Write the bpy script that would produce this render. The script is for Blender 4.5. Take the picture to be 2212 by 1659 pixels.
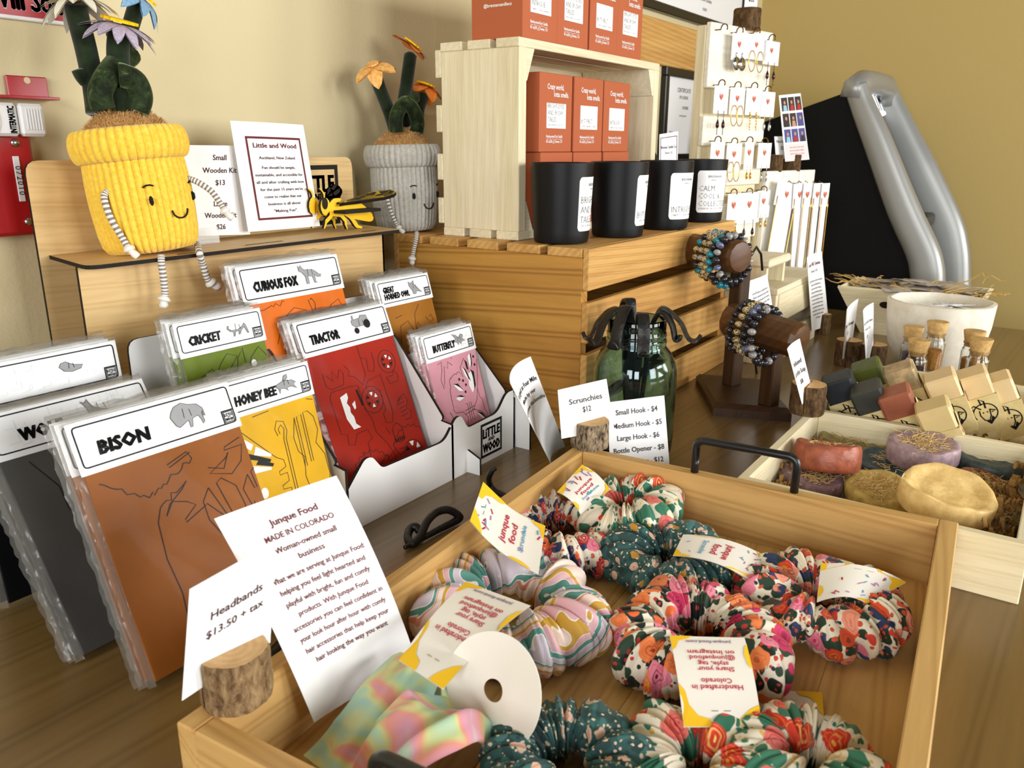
import bpy, bmesh, math, random
from math import sin, cos, pi, radians as R, sqrt, atan2
from mathutils import Vector as V, Matrix
for o in list(bpy.data.objects): bpy.data.objects.remove(o)
SC = bpy.context.scene
COL = SC.collection
# ---------------------------------------------------------------- camera, world, lights, exposure
HC = 0.40
FPX, PITCH, ROLL, YAW = 1743.68, 0.2864, 0.0035, R(55.5)
cam = bpy.data.cameras.new('camera'); co = bpy.data.objects.new('camera', cam); COL.objects.link(co)
cam.sensor_fit = 'HORIZONTAL'; cam.sensor_width = 36.0; cam.lens = FPX / 2212 * 36.0
cam.clip_start = 0.02; cam.clip_end = 60
co.matrix_world = Matrix.Translation((0, 0, HC)) @ Matrix.Rotation(-YAW, 4, 'Z') @ Matrix.Rotation(pi/2 - PITCH, 4, 'X') @ Matrix.Rotation(ROLL, 4, 'Z')
cam.dof.use_dof = True; cam.dof.focus_distance = 0.92; cam.dof.aperture_fstop = 15.0
SC.camera = co
W = bpy.data.worlds.new('room_light'); SC.world = W; W.use_nodes = True
W.node_tree.nodes['Background'].inputs[0].default_value = (1.0, 0.90, 0.72, 1)
W.node_tree.nodes['Background'].inputs[1].default_value = 0.065
def area(name, loc, target, sx, sy, power, col=(1, 1, 1), spread=180):
    l = bpy.data.lights.new(name, 'AREA'); l.shape = 'RECTANGLE'; l.size = sx; l.size_y = sy; l.energy = power; l.color = col
    l.spread = R(spread)
    o = bpy.data.objects.new(name, l); COL.objects.link(o); o.location = loc
    o.rotation_euler = (V(target) - V(loc)).to_track_quat('-Z', 'Y').to_euler(); return o
# daylight: a row of tall shop windows across the room, and an unseen ceiling lamp added as soft fill
for i, (x, e) in enumerate(((0.3, 34), (1.6, 42), (2.9, 40))):
    area('window_light', (x, -2.4, 0.72), (0.9 + 0.15 * i, 0.6, 0.22), 0.85, 1.1, e, (0.98, 0.995, 1.0))
for y, e in ((-1.5, 37), (-0.2, 34)):
    area('window_light', (-2.3, y, 0.85), (0.9, 0.65, 0.25), 0.8, 1.2, e, (0.97, 0.99, 1.0))
area('ceiling_fill_light', (0.8, -0.3, 2.4), (0.8, 0.3, 0), 1.2, 0.6, 3, (1.0, 0.93, 0.8))
vs = SC.view_settings
vs.view_transform = 'Standard'; vs.look = 'None'; vs.gamma = 1.0; vs.use_curve_mapping = False; vs.exposure = 0.17
# ---------------------------------------------------------------- placing on real planes
_cp, _sp, _cr, _sr = cos(PITCH), sin(PITCH), cos(ROLL), sin(ROLL)
def _ray(px, py):
    xr = (px - 1106) / FPX; ur = -(py - 829.5) / FPX
    x = xr*_cr + ur*_sr; up = -xr*_sr + ur*_cr
    y = _cp + up*_sp; z = -_sp + up*_cp
    a = YAW
    return V((x*cos(a) + y*sin(a), -x*sin(a) + y*cos(a), z))
def onZ(px, py, z=0.0): r = _ray(px, py); t = (z - HC)/r.z; return V((0, 0, HC)) + r*t
def onX(px, py, X): r = _ray(px, py); return V((0, 0, HC)) + r*(X/r.x)
def onY(px, py, Y): r = _ray(px, py); return V((0, 0, HC)) + r*(Y/r.y)
# ---------------------------------------------------------------- materials
def _n(nt, t, **k):
    n = nt.nodes.new(t)
    for a, b in k.items(): setattr(n, a, b)
    return n
def newmat(name):
    m = bpy.data.materials.new(name); m.use_nodes = True
    nt = m.node_tree; return m, nt, nt.nodes['Principled BSDF']
def setp(p, **k):
    for a, b in k.items(): p.inputs[a.replace('_', ' ')].default_value = b
def c4(c): return (c[0], c[1], c[2], 1)
def srgb(r, g, b):
    f = lambda v: (v/255/12.92) if v/255 <= .04045 else ((v/255 + .055)/1.055)**2.4
    return (f(r), f(g), f(b))
def coords(nt, scale=(1, 1, 1), rnd=0.0, kind='Object', rot=(0, 0, 0)):
    tc = _n(nt, 'ShaderNodeTexCoord'); mp = _n(nt, 'ShaderNodeMapping'); mp.inputs['Scale'].default_value = scale
    mp.inputs['Rotation'].default_value = rot
    nt.links.new(tc.outputs[kind], mp.inputs['Vector'])
    if rnd:
        oi = _n(nt, 'ShaderNodeObjectInfo'); mu = _n(nt, 'ShaderNodeMath', operation='MULTIPLY'); mu.inputs[1].default_value = rnd
        nt.links.new(oi.outputs['Random'], mu.inputs[0]); nt.links.new(mu.outputs[0], mp.inputs['Location'])
    return mp.outputs[0]
def noise(nt, vec, scale=5, detail=4, rough=.5, dist=0):
    n = _n(nt, 'ShaderNodeTexNoise'); n.inputs['Scale'].default_value = scale; n.inputs['Detail'].default_value = detail
    n.inputs['Roughness'].default_value = rough; n.inputs['Distortion'].default_value = dist
    nt.links.new(vec, n.inputs['Vector']); return n
def ramp(nt, fac, stops, interp='LINEAR'):
    r = _n(nt, 'ShaderNodeValToRGB'); r.color_ramp.interpolation = interp; e = r.color_ramp.elements
    while len(e) > 1: e.remove(e[-1])
    for i, (p, c) in enumerate(stops):
        q = e[0] if i == 0 else e.new(p)
        q.position = p; q.color = c4(c)
    nt.links.new(fac, r.inputs[0]); return r.outputs[0]
def mix(nt, fac, a, b, blend='MIX'):
    m = _n(nt, 'ShaderNodeMix', data_type='RGBA', blend_type=blend)
    for k, v in ((0, fac), (6, a), (7, b)):
        if isinstance(v, (int, float)): m.inputs[k].default_value = v
        elif isinstance(v, tuple): m.inputs[k].default_value = c4(v)
        else: nt.links.new(v, m.inputs[k])
    return m.outputs[2]
def bump(nt, p, h, strength=.3, dist=.002):
    b = _n(nt, 'ShaderNodeBump'); b.inputs['Strength'].default_value = strength; b.inputs['Distance'].default_value = dist
    nt.links.new(h, b.inputs['Height']); nt.links.new(b.outputs[0], p.inputs['Normal'])
def mat(name, col, rough=.5, spec=.5, metal=0.0, var=None, bmp=None, sheen=0.0, coat=0.0, sss=0.0, trans=0.0):
    m, nt, p = newmat(name)
    setp(p, Base_Color=c4(col), Roughness=rough, Specular_IOR_Level=spec, Metallic=metal, Sheen_Weight=sheen, Coat_Weight=coat, Transmission_Weight=trans)
    if sss: setp(p, Subsurface_Weight=sss, Subsurface_Radius=(.01, .006, .003), Subsurface_Scale=.6)
    if var:
        v = coords(nt, (1, 1, 1), 7.0); n = noise(nt, v, var[0], 5, .6)
        nt.links.new(ramp(nt, n.outputs[0], ((.3, col), (.7, var[1]))), p.inputs['Base Color'])
    if bmp:
        v = coords(nt); n = noise(nt, v, bmp[0], 4, .6); bump(nt, p, n.outputs[0], bmp[1], bmp[2] if len(bmp) > 2 else .002)
    return m
def wood(name, c1, c2, axis='x', freq=26, rough=.5, contrast=.5, spec=.35, dist=3.0, knots=None):
    m, nt, p = newmat(name); setp(p, Roughness=rough, Specular_IOR_Level=spec)
    s = {'x': (.06, 1, 1), 'y': (1, .06, 1), 'z': (1, 1, .06)}[axis]
    v = coords(nt, s, 3.0)
    n1 = noise(nt, v, freq * .35, 3, .5, 1.0)
    n2 = noise(nt, v, freq * 5, 5, .65)
    w = _n(nt, 'ShaderNodeTexWave', wave_type='BANDS', bands_direction='DIAGONAL')
    w.inputs['Scale'].default_value = freq; w.inputs['Distortion'].default_value = dist; w.inputs['Detail'].default_value = 2
    w.inputs['Detail Scale'].default_value = .6
    nt.links.new(v, w.inputs['Vector'])
    a = ramp(nt, w.outputs[0], ((.0, c1), (.55, c1), (.9, tuple(x*(1-contrast) + y*contrast for x, y in zip(c1, c2))), (1, c1)))
    b = ramp(nt, n1.outputs[0], ((.35, (1, 1, 1)), (.75, tuple(min(1, y/max(x, .001))**.6 for x, y in zip(c1, c2)))))
    col = mix(nt, 1.0, a, b, 'MULTIPLY')
    f = ramp(nt, n2.outputs[0], ((.3, (.80, .78, .74)), (.6, (1, 1, 1))))
    col = mix(nt, .7, col, f, 'MULTIPLY')
    nt.links.new(col, p.inputs['Base Color']); bump(nt, p, n2.outputs[0], .15, .001)
    return m
# ---------------------------------------------------------------- mesh builder
class MB:
    def __init__(s): s.v = []; s.f = []; s.mi = []; s.m = 0
    def add(s, vs, fs):
        b = len(s.v); s.v += [tuple(x) for x in vs]
        for f in fs: s.f.append(tuple(i + b for i in f)); s.mi.append(s.m)
        return s
    def box(s, x0, x1, y0, y1, z0, z1, b=0.0, M=None):
        if x1 < x0: x0, x1 = x1, x0
        if y1 < y0: y0, y1 = y1, y0
        if z1 < z0: z0, z1 = z1, z0
        if b <= 0:
            vs = [(x, y, z) for z in (z0, z1) for y in (y0, y1) for x in (x0, x1)]
            fs = [(0, 2, 3, 1), (4, 5, 7, 6), (0, 1, 5, 4), (2, 6, 7, 3), (0, 4, 6, 2), (1, 3, 7, 5)]
        else:
            b = min(b, (x1-x0)*.49, (y1-y0)*.49, (z1-z0)*.49)
            vs = []; idx = {}
            for i in (0, 1):
                for j in (0, 1):
                    for k in (0, 1):
                        X = (x0, x1)[i]; Y = (y0, y1)[j]; Z = (z0, z1)[k]; sx = (b, -b)[i]; sy = (b, -b)[j]; sz = (b, -b)[k]
                        for a, q in enumerate(((X, Y+sy, Z+sz), (X+sx, Y, Z+sz), (X+sx, Y+sy, Z))):
                            idx[(i, j, k, a)] = len(vs); vs.append(q)
            I = lambda *a: idx[a]
            fs = []
            for i in (0, 1):
                q = [I(i, 0, 0, 0), I(i, 1, 0, 0), I(i, 1, 1, 0), I(i, 0, 1, 0)]; fs.append(q if i else q[::-1])
                q = [I(0, i, 0, 1), I(0, i, 1, 1), I(1, i, 1, 1), I(1, i, 0, 1)]; fs.append(q if i else q[::-1])
                q = [I(0, 0, i, 2), I(1, 0, i, 2), I(1, 1, i, 2), I(0, 1, i, 2)]; fs.append(q if i else q[::-1])
            for i in (0, 1):
                for j in (0, 1):
                    fs.append([I(i, j, 0, 0), I(i, j, 1, 0), I(i, j, 1, 1), I(i, j, 0, 1)])
                    fs.append([I(i, 0, j, 0), I(i, 1, j, 0), I(i, 1, j, 2), I(i, 0, j, 2)])
                    fs.append([I(0, i, j, 1), I(1, i, j, 1), I(1, i, j, 2), I(0, i, j, 2)])
                    for k in (0, 1): fs.append([I(i, j, k, 0), I(i, j, k, 1), I(i, j, k, 2)])
        if M: vs = [M @ V(q) for q in vs]
        return s.add(vs, fs)
    def tube(s, pts, r, seg=8, closed=False, caps=True, flat=1.0):
        pts = [V(p) for p in pts]; n = len(pts); rr = r if isinstance(r, (list, tuple)) else [r]*n
        vs = []; fs = []; prev = None
        for i, p in enumerate(pts):
            t = (pts[(i+1) % n] - pts[i-1]) if closed else (pts[min(i+1, n-1)] - pts[max(i-1, 0)])
            t = t.normalized() if t.length > 1e-9 else V((0, 0, 1))
            if prev is None:
                a = V((0, 0, 1)) if abs(t.z) < .9 else V((1, 0, 0)); u = t.cross(a).normalized()
            else:
                u = prev - t*prev.dot(t); u = u.normalized() if u.length > 1e-9 else t.orthogonal().normalized()
            prev = u; w = t.cross(u)
            for k in range(seg):
                a = 2*pi*k/seg; vs.append(p + (u*cos(a) + w*sin(a)*flat)*rr[i])
        m = n if closed else n-1
        for i in range(m):
            j = (i+1) % n
            for k in range(seg):
                l = (k+1) % seg; fs.append((i*seg+k, i*seg+l, j*seg+l, j*seg+k))
        if caps and not closed:
            fs.append(tuple(range(seg))[::-1]); fs.append(tuple((n-1)*seg+k for k in range(seg)))
        return s.add(vs, fs)
    def lathe(s, prof, seg=32, M=None, cap=True, rfn=None):
        vs = []; fs = []; n = len(prof)
        for i, (r, z) in enumerate(prof):
            for k in range(seg):
                a = 2*pi*k/seg; q = rfn(r, z, a, i) if rfn else r
                vs.append((q*cos(a), q*sin(a), z))
        for i in range(n-1):
            for k in range(seg):
                l = (k+1) % seg; fs.append((i*seg+k, i*seg+l, (i+1)*seg+l, (i+1)*seg+k))
        if cap: fs.append(tuple(range(seg))[::-1]); fs.append(tuple((n-1)*seg+k for k in range(seg)))
        if M: vs = [M @ V(q) for q in vs]
        return s.add(vs, fs)
    def grid(s, fn, nu, nv, cu=False, cv=False):
        vs = [fn(i/(nu if cu else nu-1), j/(nv if cv else nv-1)) for i in range(nu) for j in range(nv)]; fs = []
        for i in range(nu if cu else nu-1):
            for j in range(nv if cv else nv-1):
                a = (i+1) % nu; b = (j+1) % nv; fs.append((i*nv+j, a*nv+j, a*nv+b, i*nv+b))
        return s.add(vs, fs)
    def prism(s, poly, y0, y1, fn=None):   # polygon in (x,z) given, extruded along y
        n = len(poly); fn = fn or (lambda u, v, w: (u, w, v))
        vs = [fn(u, v, y0) for u, v in poly] + [fn(u, v, y1) for u, v in poly]
        fs = [tuple(range(n)), tuple(range(2*n-1, n-1, -1))] + [(i, i+n, (i+1) % n + n, (i+1) % n) for i in range(n)]
        return s.add(vs, fs)
    def build(s, name, m, parent=None, smooth=False, angle=None, fix=False):
        me = bpy.data.meshes.new(name); me.from_pydata(s.v, [], s.f); ms = m if isinstance(m, (list, tuple)) else [m]
        for q in ms: me.materials.append(q)
        if len(ms) > 1: me.polygons.foreach_set('material_index', s.mi)
        if fix:
            bm = bmesh.new(); bm.from_mesh(me); bmesh.ops.recalc_face_normals(bm, faces=bm.faces); bm.to_mesh(me); bm.free()
        if smooth:
            me.polygons.foreach_set('use_smooth', [True]*len(me.polygons))
            if angle: me.set_sharp_from_angle(angle=R(angle))
        me.update()
        o = bpy.data.objects.new(name, me); COL.objects.link(o)
        if parent: o.parent = parent
        return o
def tag(o, label=None, cat=None, group=None, kind=None):
    if label: o['label'] = label
    if cat: o['category'] = cat
    if group: o['group'] = group
    if kind: o['kind'] = kind
    return o
def thing(name, label, cat, loc=(0, 0, 0), rz=0.0, group=None, M=None):
    o = bpy.data.objects.new(name, None); COL.objects.link(o); o.empty_display_size = .02
    if M is not None: o.matrix_world = M
    else: o.location = loc; o.rotation_euler = (0, 0, rz)
    return tag(o, label, cat, group)
def frameM(o, ex, ey):
    ex = V(ex).normalized(); ey = V(ey); ey = (ey - ex*ey.dot(ex)).normalized(); ez = ex.cross(ey)
    M = Matrix((ex, ey, ez)).transposed().to_4x4(); M.translation = V(o); return M
def copy_tree(o, parent=None):
    c = o.copy(); COL.objects.link(c); c.parent = parent
    for ch in o.children: copy_tree(ch, c)
    return c
# ---------------------------------------------------------------- lettering
_tc = {}
def text2d(t, bold=0.0, res=2, shear=0.0, sx=1.0, spacing=1.0):
    k = (t, bold, res, shear, sx, spacing)
    if k in _tc: return _tc[k]
    cu = bpy.data.curves.new('t', 'FONT'); cu.body = t; cu.size = 1.0; cu.offset = bold; cu.resolution_u = res; cu.shear = shear
    cu.space_character = spacing; cu.fill_mode = 'FRONT'; cu.dimensions = '2D'
    ob = bpy.data.objects.new('t', cu); me = bpy.data.meshes.new_from_object(ob)
    vs = [(v.co.x*sx, v.co.y) for v in me.vertices]; fs = [tuple(p.vertices) for p in me.polygons]
    bpy.data.objects.remove(ob); bpy.data.curves.remove(cu); bpy.data.meshes.remove(me)
    x0 = min((v[0] for v in vs), default=0); x1 = max((v[0] for v in vs), default=0)
    _tc[k] = ([(x - x0, y) for x, y in vs], fs, x1 - x0); return _tc[k]
class Print:
    """flat print laid on a surface: fn(u, v) -> point, slightly proud of it"""
    def __init__(s, fn): s.fn = fn; s.mb = MB()
    def text(s, t, u, v, h, align='c', bold=0.0, rot=0.0, sx=1.0, width=None, res=2, shear=0.0, spacing=1.0):
        heavy = bold if bold > .025 else 0
        vs, fs, w = text2d(t, 0.0 if heavy else bold, res, shear, sx, spacing); k = h/0.7
        kx = k if width is None else width/max(w, 1e-6)
        off = {'c': -w/2, 'l': 0, 'r': -w}[align]; c, q = cos(rot), sin(rot)
        for dx, dy in ([(a/2, b*.6) for a in (-2, -1, 0, 1, 2) for b in (-1, 0, 1)] if heavy else ((0, 0),)):
            P = []
            for x, y in vs:
                a = (x + off)*kx + dx*heavy*k; b = y*k + dy*heavy*k; P.append(s.fn(u + a*c - b*q, v + a*q + b*c))
            s.mb.add(P, fs)
        return s
    def line(s, pts, w, closed=False):
        pts = [V((p[0], p[1])) for p in pts]; n = len(pts)
        if n < 2: return s
        L = []; Rr = []
        for i in range(n):
            a = pts[i-1] if (i > 0 or closed) else pts[0]; b = pts[(i+1) % n] if (i < n-1 or closed) else pts[-1]
            d = (b - a); d = d.normalized() if d.length > 1e-9 else V((1, 0)); nn = V((-d.y, d.x))*w/2
            L.append(s.fn(*(pts[i] + nn))); Rr.append(s.fn(*(pts[i] - nn)))
        fs = [(i, n+i, n+(i+1) % n, (i+1) % n) for i in range(n if closed else n-1)]
        s.mb.add(L + Rr, fs); return s
    def poly(s, pts): s.mb.add([s.fn(*p) for p in pts], [tuple(range(len(pts)))]); return s
    def rect(s, u0, v0, u1, v1): return s.poly(((u0, v0), (u1, v0), (u1, v1), (u0, v1)))
    def frame(s, u0, v0, u1, v1, w): return s.line(((u0, v0), (u1, v0), (u1, v1), (u0, v1)), w, True) if False else s._fr(u0, v0, u1, v1, w)
    def _fr(s, u0, v0, u1, v1, w):
        for a in ((u0, v0, u1, v0+w), (u0, v1-w, u1, v1), (u0, v0+w, u0+w, v1-w), (u1-w, v0+w, u1, v1-w)):
            n = 8; # split so that it follows a bent sheet
            for i in range(n):
                if a[2]-a[0] > a[3]-a[1]:
                    x0 = a[0]+(a[2]-a[0])*i/n; x1 = a[0]+(a[2]-a[0])*(i+1)/n; s.rect(x0, a[1], x1, a[3])
                else:
                    y0 = a[1]+(a[3]-a[1])*i/n; y1 = a[1]+(a[3]-a[1])*(i+1)/n; s.rect(a[0], y0, a[2], y1)
        return s
    def disc(s, u, v, r, n=12, ry=None, rot=0):
        ry = ry or r; c, q = cos(rot), sin(rot)
        return s.poly([(u + r*cos(a)*c - ry*sin(a)*q, v + r*cos(a)*q + ry*sin(a)*c) for a in (2*pi*i/n for i in range(n))])
    def done(s, name, m, parent): return tag(s.mb.build(name, m, parent), kind='stuff')
def plane_fn(o, ex, ey, lift=.0004):
    o, ex, ey = V(o), V(ex), V(ey); n = ex.cross(ey).normalized()*lift
    return lambda u, v: o + ex*u + ey*v + n
# ---------------------------------------------------------------- shared materials
m_wall = mat('wall_paint', srgb(212, 197, 156), .75, .25, bmp=(160, .25, .002))
m_wall2 = mat('wall_paint_dimmed', srgb(192, 166, 104), .8, .2, bmp=(120, .2, .002))  # wall paint darkened and yellowed to carry the back wall's dimmer light
m_paper = mat('white_paper', srgb(244, 243, 242), .6, .3)
m_white = mat('white_print', srgb(248, 248, 246), .6, .2)
m_black = mat('black_print', (.008, .008, .009), .6, .2)
m_grey = mat('grey_print', (.07, .065, .065), .7, .2)
m_pale = mat('pale_grey_print', (.62, .62, .62), .7, .2)
m_maroon = mat('maroon_print', srgb(104, 36, 40), .6, .2)
m_ink = mat('plum_ink', srgb(72, 40, 42), .7, .2)
m_pine = wood('honey_pine_slats', srgb(222, 176, 104), srgb(170, 112, 50), 'x', 55, .5, .55, dist=2.0)
m_pineY = wood('honey_pine_end_panel', srgb(212, 160, 76), srgb(134, 80, 26), 'y', 22, .5, .55, dist=2.5)
m_endg = wood('pine_end_grain', srgb(176, 122, 62), srgb(110, 66, 26), 'x', 160, .7, .7)
m_raw = wood('pale_raw_wood', srgb(240, 230, 200), srgb(220, 204, 162), 'x', 40, .65, .35)
m_rawZ = wood('pale_raw_wood_upright', srgb(240, 228, 196), srgb(220, 204, 158), 'z', 40, .65, .35)
m_tray = wood('light_tray_wood', srgb(224, 186, 122), srgb(176, 128, 66), 'x', 24, .45, .4, dist=3)
m_trayY = wood('light_tray_wood_crosswise', srgb(224, 186, 122), srgb(176, 128, 66), 'y', 24, .45, .4, dist=3)
m_ply = wood('birch_ply', srgb(222, 190, 134), srgb(190, 150, 92), 'x', 30, .55, .35)
m_char = mat('charred_edge', (.016, .011, .008), .7, .2)
m_counter = wood('counter_laminate', srgb(126, 101, 58), srgb(86, 63, 32), 'x', 14, .26, .35, spec=.6, dist=5)
m_satin = mat('satin_black_metal', (.008, .008, .009), .32, .5)
m_chrome = mat('steel', (.55, .54, .52), .25, .5, 1.0)
m_red = mat('red_enamel', srgb(168, 16, 24), .35, .5)
m_plast = mat('white_plastic', srgb(226, 224, 222), .4, .4)
m_acr, nt, p = newmat('clear_acrylic'); setp(p, Base_Color=(.96, .98, .98, 1), Roughness=.08, Alpha=.3, Specular_IOR_Level=.6)
def film():
    m = bpy.data.materials.new('clear_film'); m.use_nodes = True; nt = m.node_tree; nt.nodes.clear()
    out = _n(nt, 'ShaderNodeOutputMaterial'); t = _n(nt, 'ShaderNodeBsdfTransparent'); g = _n(nt, 'ShaderNodeBsdfGlossy')
    g.inputs['Roughness'].default_value = .12; mx = _n(nt, 'ShaderNodeMixShader'); fr = _n(nt, 'ShaderNodeFresnel'); fr.inputs[0].default_value = 1.09
    v = coords(nt, (1, 1, 1), 5.0); g.inputs['Color'].default_value = (.6, .6, .6, 1); n = noise(nt, v, 18, 1, .4, .3); b = _n(nt, 'ShaderNodeBump'); b.inputs['Strength'].default_value = .10; b.inputs['Distance'].default_value = .006
    nt.links.new(n.outputs[0], b.inputs['Height']); nt.links.new(b.outputs[0], g.inputs['Normal']); nt.links.new(b.outputs[0], fr.inputs['Normal'])
    nt.links.new(fr.outputs[0], mx.inputs[0]); nt.links.new(t.outputs[0], mx.inputs[1]); nt.links.new(g.outputs[0], mx.inputs[2]); nt.links.new(mx.outputs[0], out.inputs[0])
    return m
m_film = film()
def film_edge():
    m = bpy.data.materials.new('clear_film_fold'); m.use_nodes = True; nt = m.node_tree; p = nt.nodes['Principled BSDF']; setp(p, Base_Color=(.42, .40, .36, 1), Roughness=.14, Specular_IOR_Level=1.0, Alpha=.24)
    v = coords(nt, (1, 1, 1), 5.0); n = noise(nt, v, 60, 2, .5); bump(nt, p, n.outputs[0], .5, .004); return m
m_filme = film_edge()
# ---------------------------------------------------------------- the room
WY = 0.95; WX = 2.80; CE = 2.16
b = MB(); b.box(-1.2, WX + .1, WY, WY + .1, -.92, 2.5); tag(b.build('wall_left', m_wall), kind='structure')
b = MB(); b.box(WX, WX + .1, -2.0, WY, -.92, 2.5); tag(b.build('wall_back', m_wall2), kind='structure')
b = MB(); b.box(-1.2, WX + .1, -3.2, WY + .1, -.98, -.92); tag(b.build('floor', mat('floor_tile', srgb(120, 104, 82), .5, .4, var=(6, srgb(104, 90, 70)))), kind='structure')
b = MB(); b.box(-.6, CE, -.75, WY - .002, -.035, 0, .003); ct = b.build('counter', m_counter)
tag(ct, 'long brown wood-grain counter top holding the whole gift display', 'counter')
b = MB(); b.box(-.55, CE - .05, -.7, WY - .05, -.9, -.0352); b.build('cabinet_body', mat('counter_base', srgb(110, 84, 54), .6), ct)
q0 = onX(2150, 695, CE); 
b = MB(); b.box(1.5, 2.30, WY - .014, WY - .0005, .60, .705, .002); tag(b.build('trim_1', m_pine), kind='structure')
def wall_frame(name, x0, x1, z0, z1, label, lines):
    t = thing(name, label, 'picture frame', (x0, WY - .0005, z0)); w, h = x1 - x0, z1 - z0; f = .022
    b = MB()
    for a in ((0, w, 0, f), (0, w, h-f, h), (0, f, f, h-f), (w-f, w, f, h-f)): b.box(a[0], a[1], -.016, 0, a[2], a[3], .002)
    b.build('frame', m_satin, t)
    b = MB(); b.box(f, w-f, -.006, -.001, f, h-f); b.build('document', m_paper, t)
    pr = Print(plane_fn((0, -.006, 0), (1, 0, 0), (0, 0, 1), .0005))
    for (s, u, v, hh, al) in lines: pr.text(s, u*w, v*h, hh, al)
    pr.done('lettering', m_grey, t); return t
wall_frame('certificate_frame', 2.06, 2.34, .36, .60, 'black-framed certificate on the cream wall behind the white crate',
    [('CERTIFICATE', .5, .76, .011, 'c'), ('OF LICENSE', .5, .69, .008, 'c'), ('LICENSE', .55, .58, .008, 'c'), ('is hereby granted', .5, .5, .005, 'c'), ('Number', .2, .32, .005, 'l'), ('Date', .2, .26, .005, 'l')])
wall_frame('document_frame', 1.80, 2.62, .722, 1.05, 'wide framed document above the wooden rail, cut off by the top edge',
    [('RETAIL SALES TAX', .62, .26, .010, 'c'), ('ACCOUNT NUMBER', .62, .19, .007, 'c'), ('ISSUED', .62, .12, .007, 'c'), ('PERIOD', .3, .26, .008, 'c')])
# red alarm sign and the red pull box on the left wall
t = thing('alarm_sign', 'red and white alarm sign on the wall at top left', 'sign', (.30, WY - .0005, .525))
b = MB(); b.box(0, .235, -.004, 0, 0, .10, .001); b.build('sign_plate', m_plast, t)
pr = Print(plane_fn((0, -.004, 0), (1, 0, 0), (0, 0, 1))); pr.rect(.002, .004, .232, .040); pr.done('red_band', m_red, t)
pr = Print(plane_fn((0, -.0045, 0), (1, 0, 0), (0, 0, 1))); xs = onY(-34, 40, WY).x - .30; pr.text('Will Sound', xs, .0105, .0225, 'l', .035, width=onY(166, 40, WY).x - .30 - xs); pr.done('lettering', m_white, t)
YW = WY - .0005
qx = lambda x, y, d=0.0: onY(x, y, YW - d)
t = thing('alarm_box', 'red metal wall alarm box with a white timer cover, left edge', 'alarm box', (0, 0, 0))
xr = qx(80, 400, .022).x; zb_ = qx(60, 515, .022).z; zt_ = qx(60, 232, .03).z; xl = xr - .15
b = MB(); b.box(xl, xr, YW - .022, YW, zb_, zt_ - .002, .004); b.build('red_housing', m_red, t)
xa, xb_ = qx(10, 200, .004).x, qx(98, 200, .004).x; z1 = qx(50, 220, .03).z; z2 = qx(50, 172, .004).z
b = MB(); b.box(xa - .06, xb_ + .002, YW - .024, YW, z1, z1 + .003, .0005); b.box(xa, xb_, YW - .006, YW - .003, z1 + .003, z2, .001); b.build('red_bracket', m_red, t)
b = MB(); hx, hz = qx(54, 181, .0065).x, qx(54, 181, .0065).z; b.lathe(((.0034, 0), (.0034, .0006)), 14, Matrix.Translation((hx, YW - .006, hz)) @ Matrix.Rotation(pi/2, 4, 'X')); b.build('bracket_hole', m_wall, t)
cz0, cz1 = qx(60, 302, .034).z, qx(60, 231, .034).z; cx1, cxm = qx(96, 270, .034).x, qx(38, 270, .034).x
b = MB(); b.box(xl + .01, cxm, YW - .034, YW - .0225, cz0, cz1, .003); b.box(cxm + .001, cx1, YW - .034, YW - .0225, cz0, cz1, .003)
b.lathe(((.019, 0), (.017, .0015), (.013, .002), (.001, .0012)), 30, Matrix.Translation((cxm - .036, YW - .034, (cz0 + cz1)/2)) @ Matrix.Rotation(pi/2, 4, 'X') @ Matrix.Scale(1.2, 4, (0, 1, 0))); o = b.build('timer_cover', m_plast, t)
cw = cx1 - cxm
for i in range(6):
    b = MB(); b.box(cxm + cw*(.26 + i*.105), cxm + cw*(.32 + i*.105), YW - .0352, YW - .034, cz0 + (cz1-cz0)*.2, cz1 - (cz1-cz0)*.15, .0005); b.build('grip_rib', m_plast, o)
pr = Print(plane_fn((0, YW - .0342, 0), (1, 0, 0), (0, 0, 1))); pr.text('INTERMATIC', cxm - .004, cz0 + (cz1-cz0)*.1, .0062, 'l', .03, pi/2, width=(cz1-cz0)*.8); pr.done('lettering', m_black, o)
for px, py in ((28, 316), (59, 486)):
    q = qx(px, py, .022)
    b = MB(); b.lathe(((.0045, 0), (.0042, .002), (.0022, .0035), (0.0002, .0038)), 14, Matrix.Translation((q.x, YW - .022, q.z)) @ Matrix.Rotation(pi/2, 4, 'X'))
    b.build('screw', m_chrome, t, True, 40)
l0, l1 = qx(17, 345, .0235), qx(58, 442, .0235)
b = MB(); b.box(l0.x + .003, l1.x - .002, YW - .0236, YW - .022, l1.z, l0.z, .0004); o = b.build('number_label', m_plast, t)
pr = Print(plane_fn((0, YW - .0238, 0), (1, 0, 0), (0, 0, 1))); pr.text('072010', (l0.x + l1.x)/2 - .002, l0.z - .010, .0058, 'l', .0, -pi/2, spacing=1.25); pr.done('lettering', m_black, o)
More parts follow.
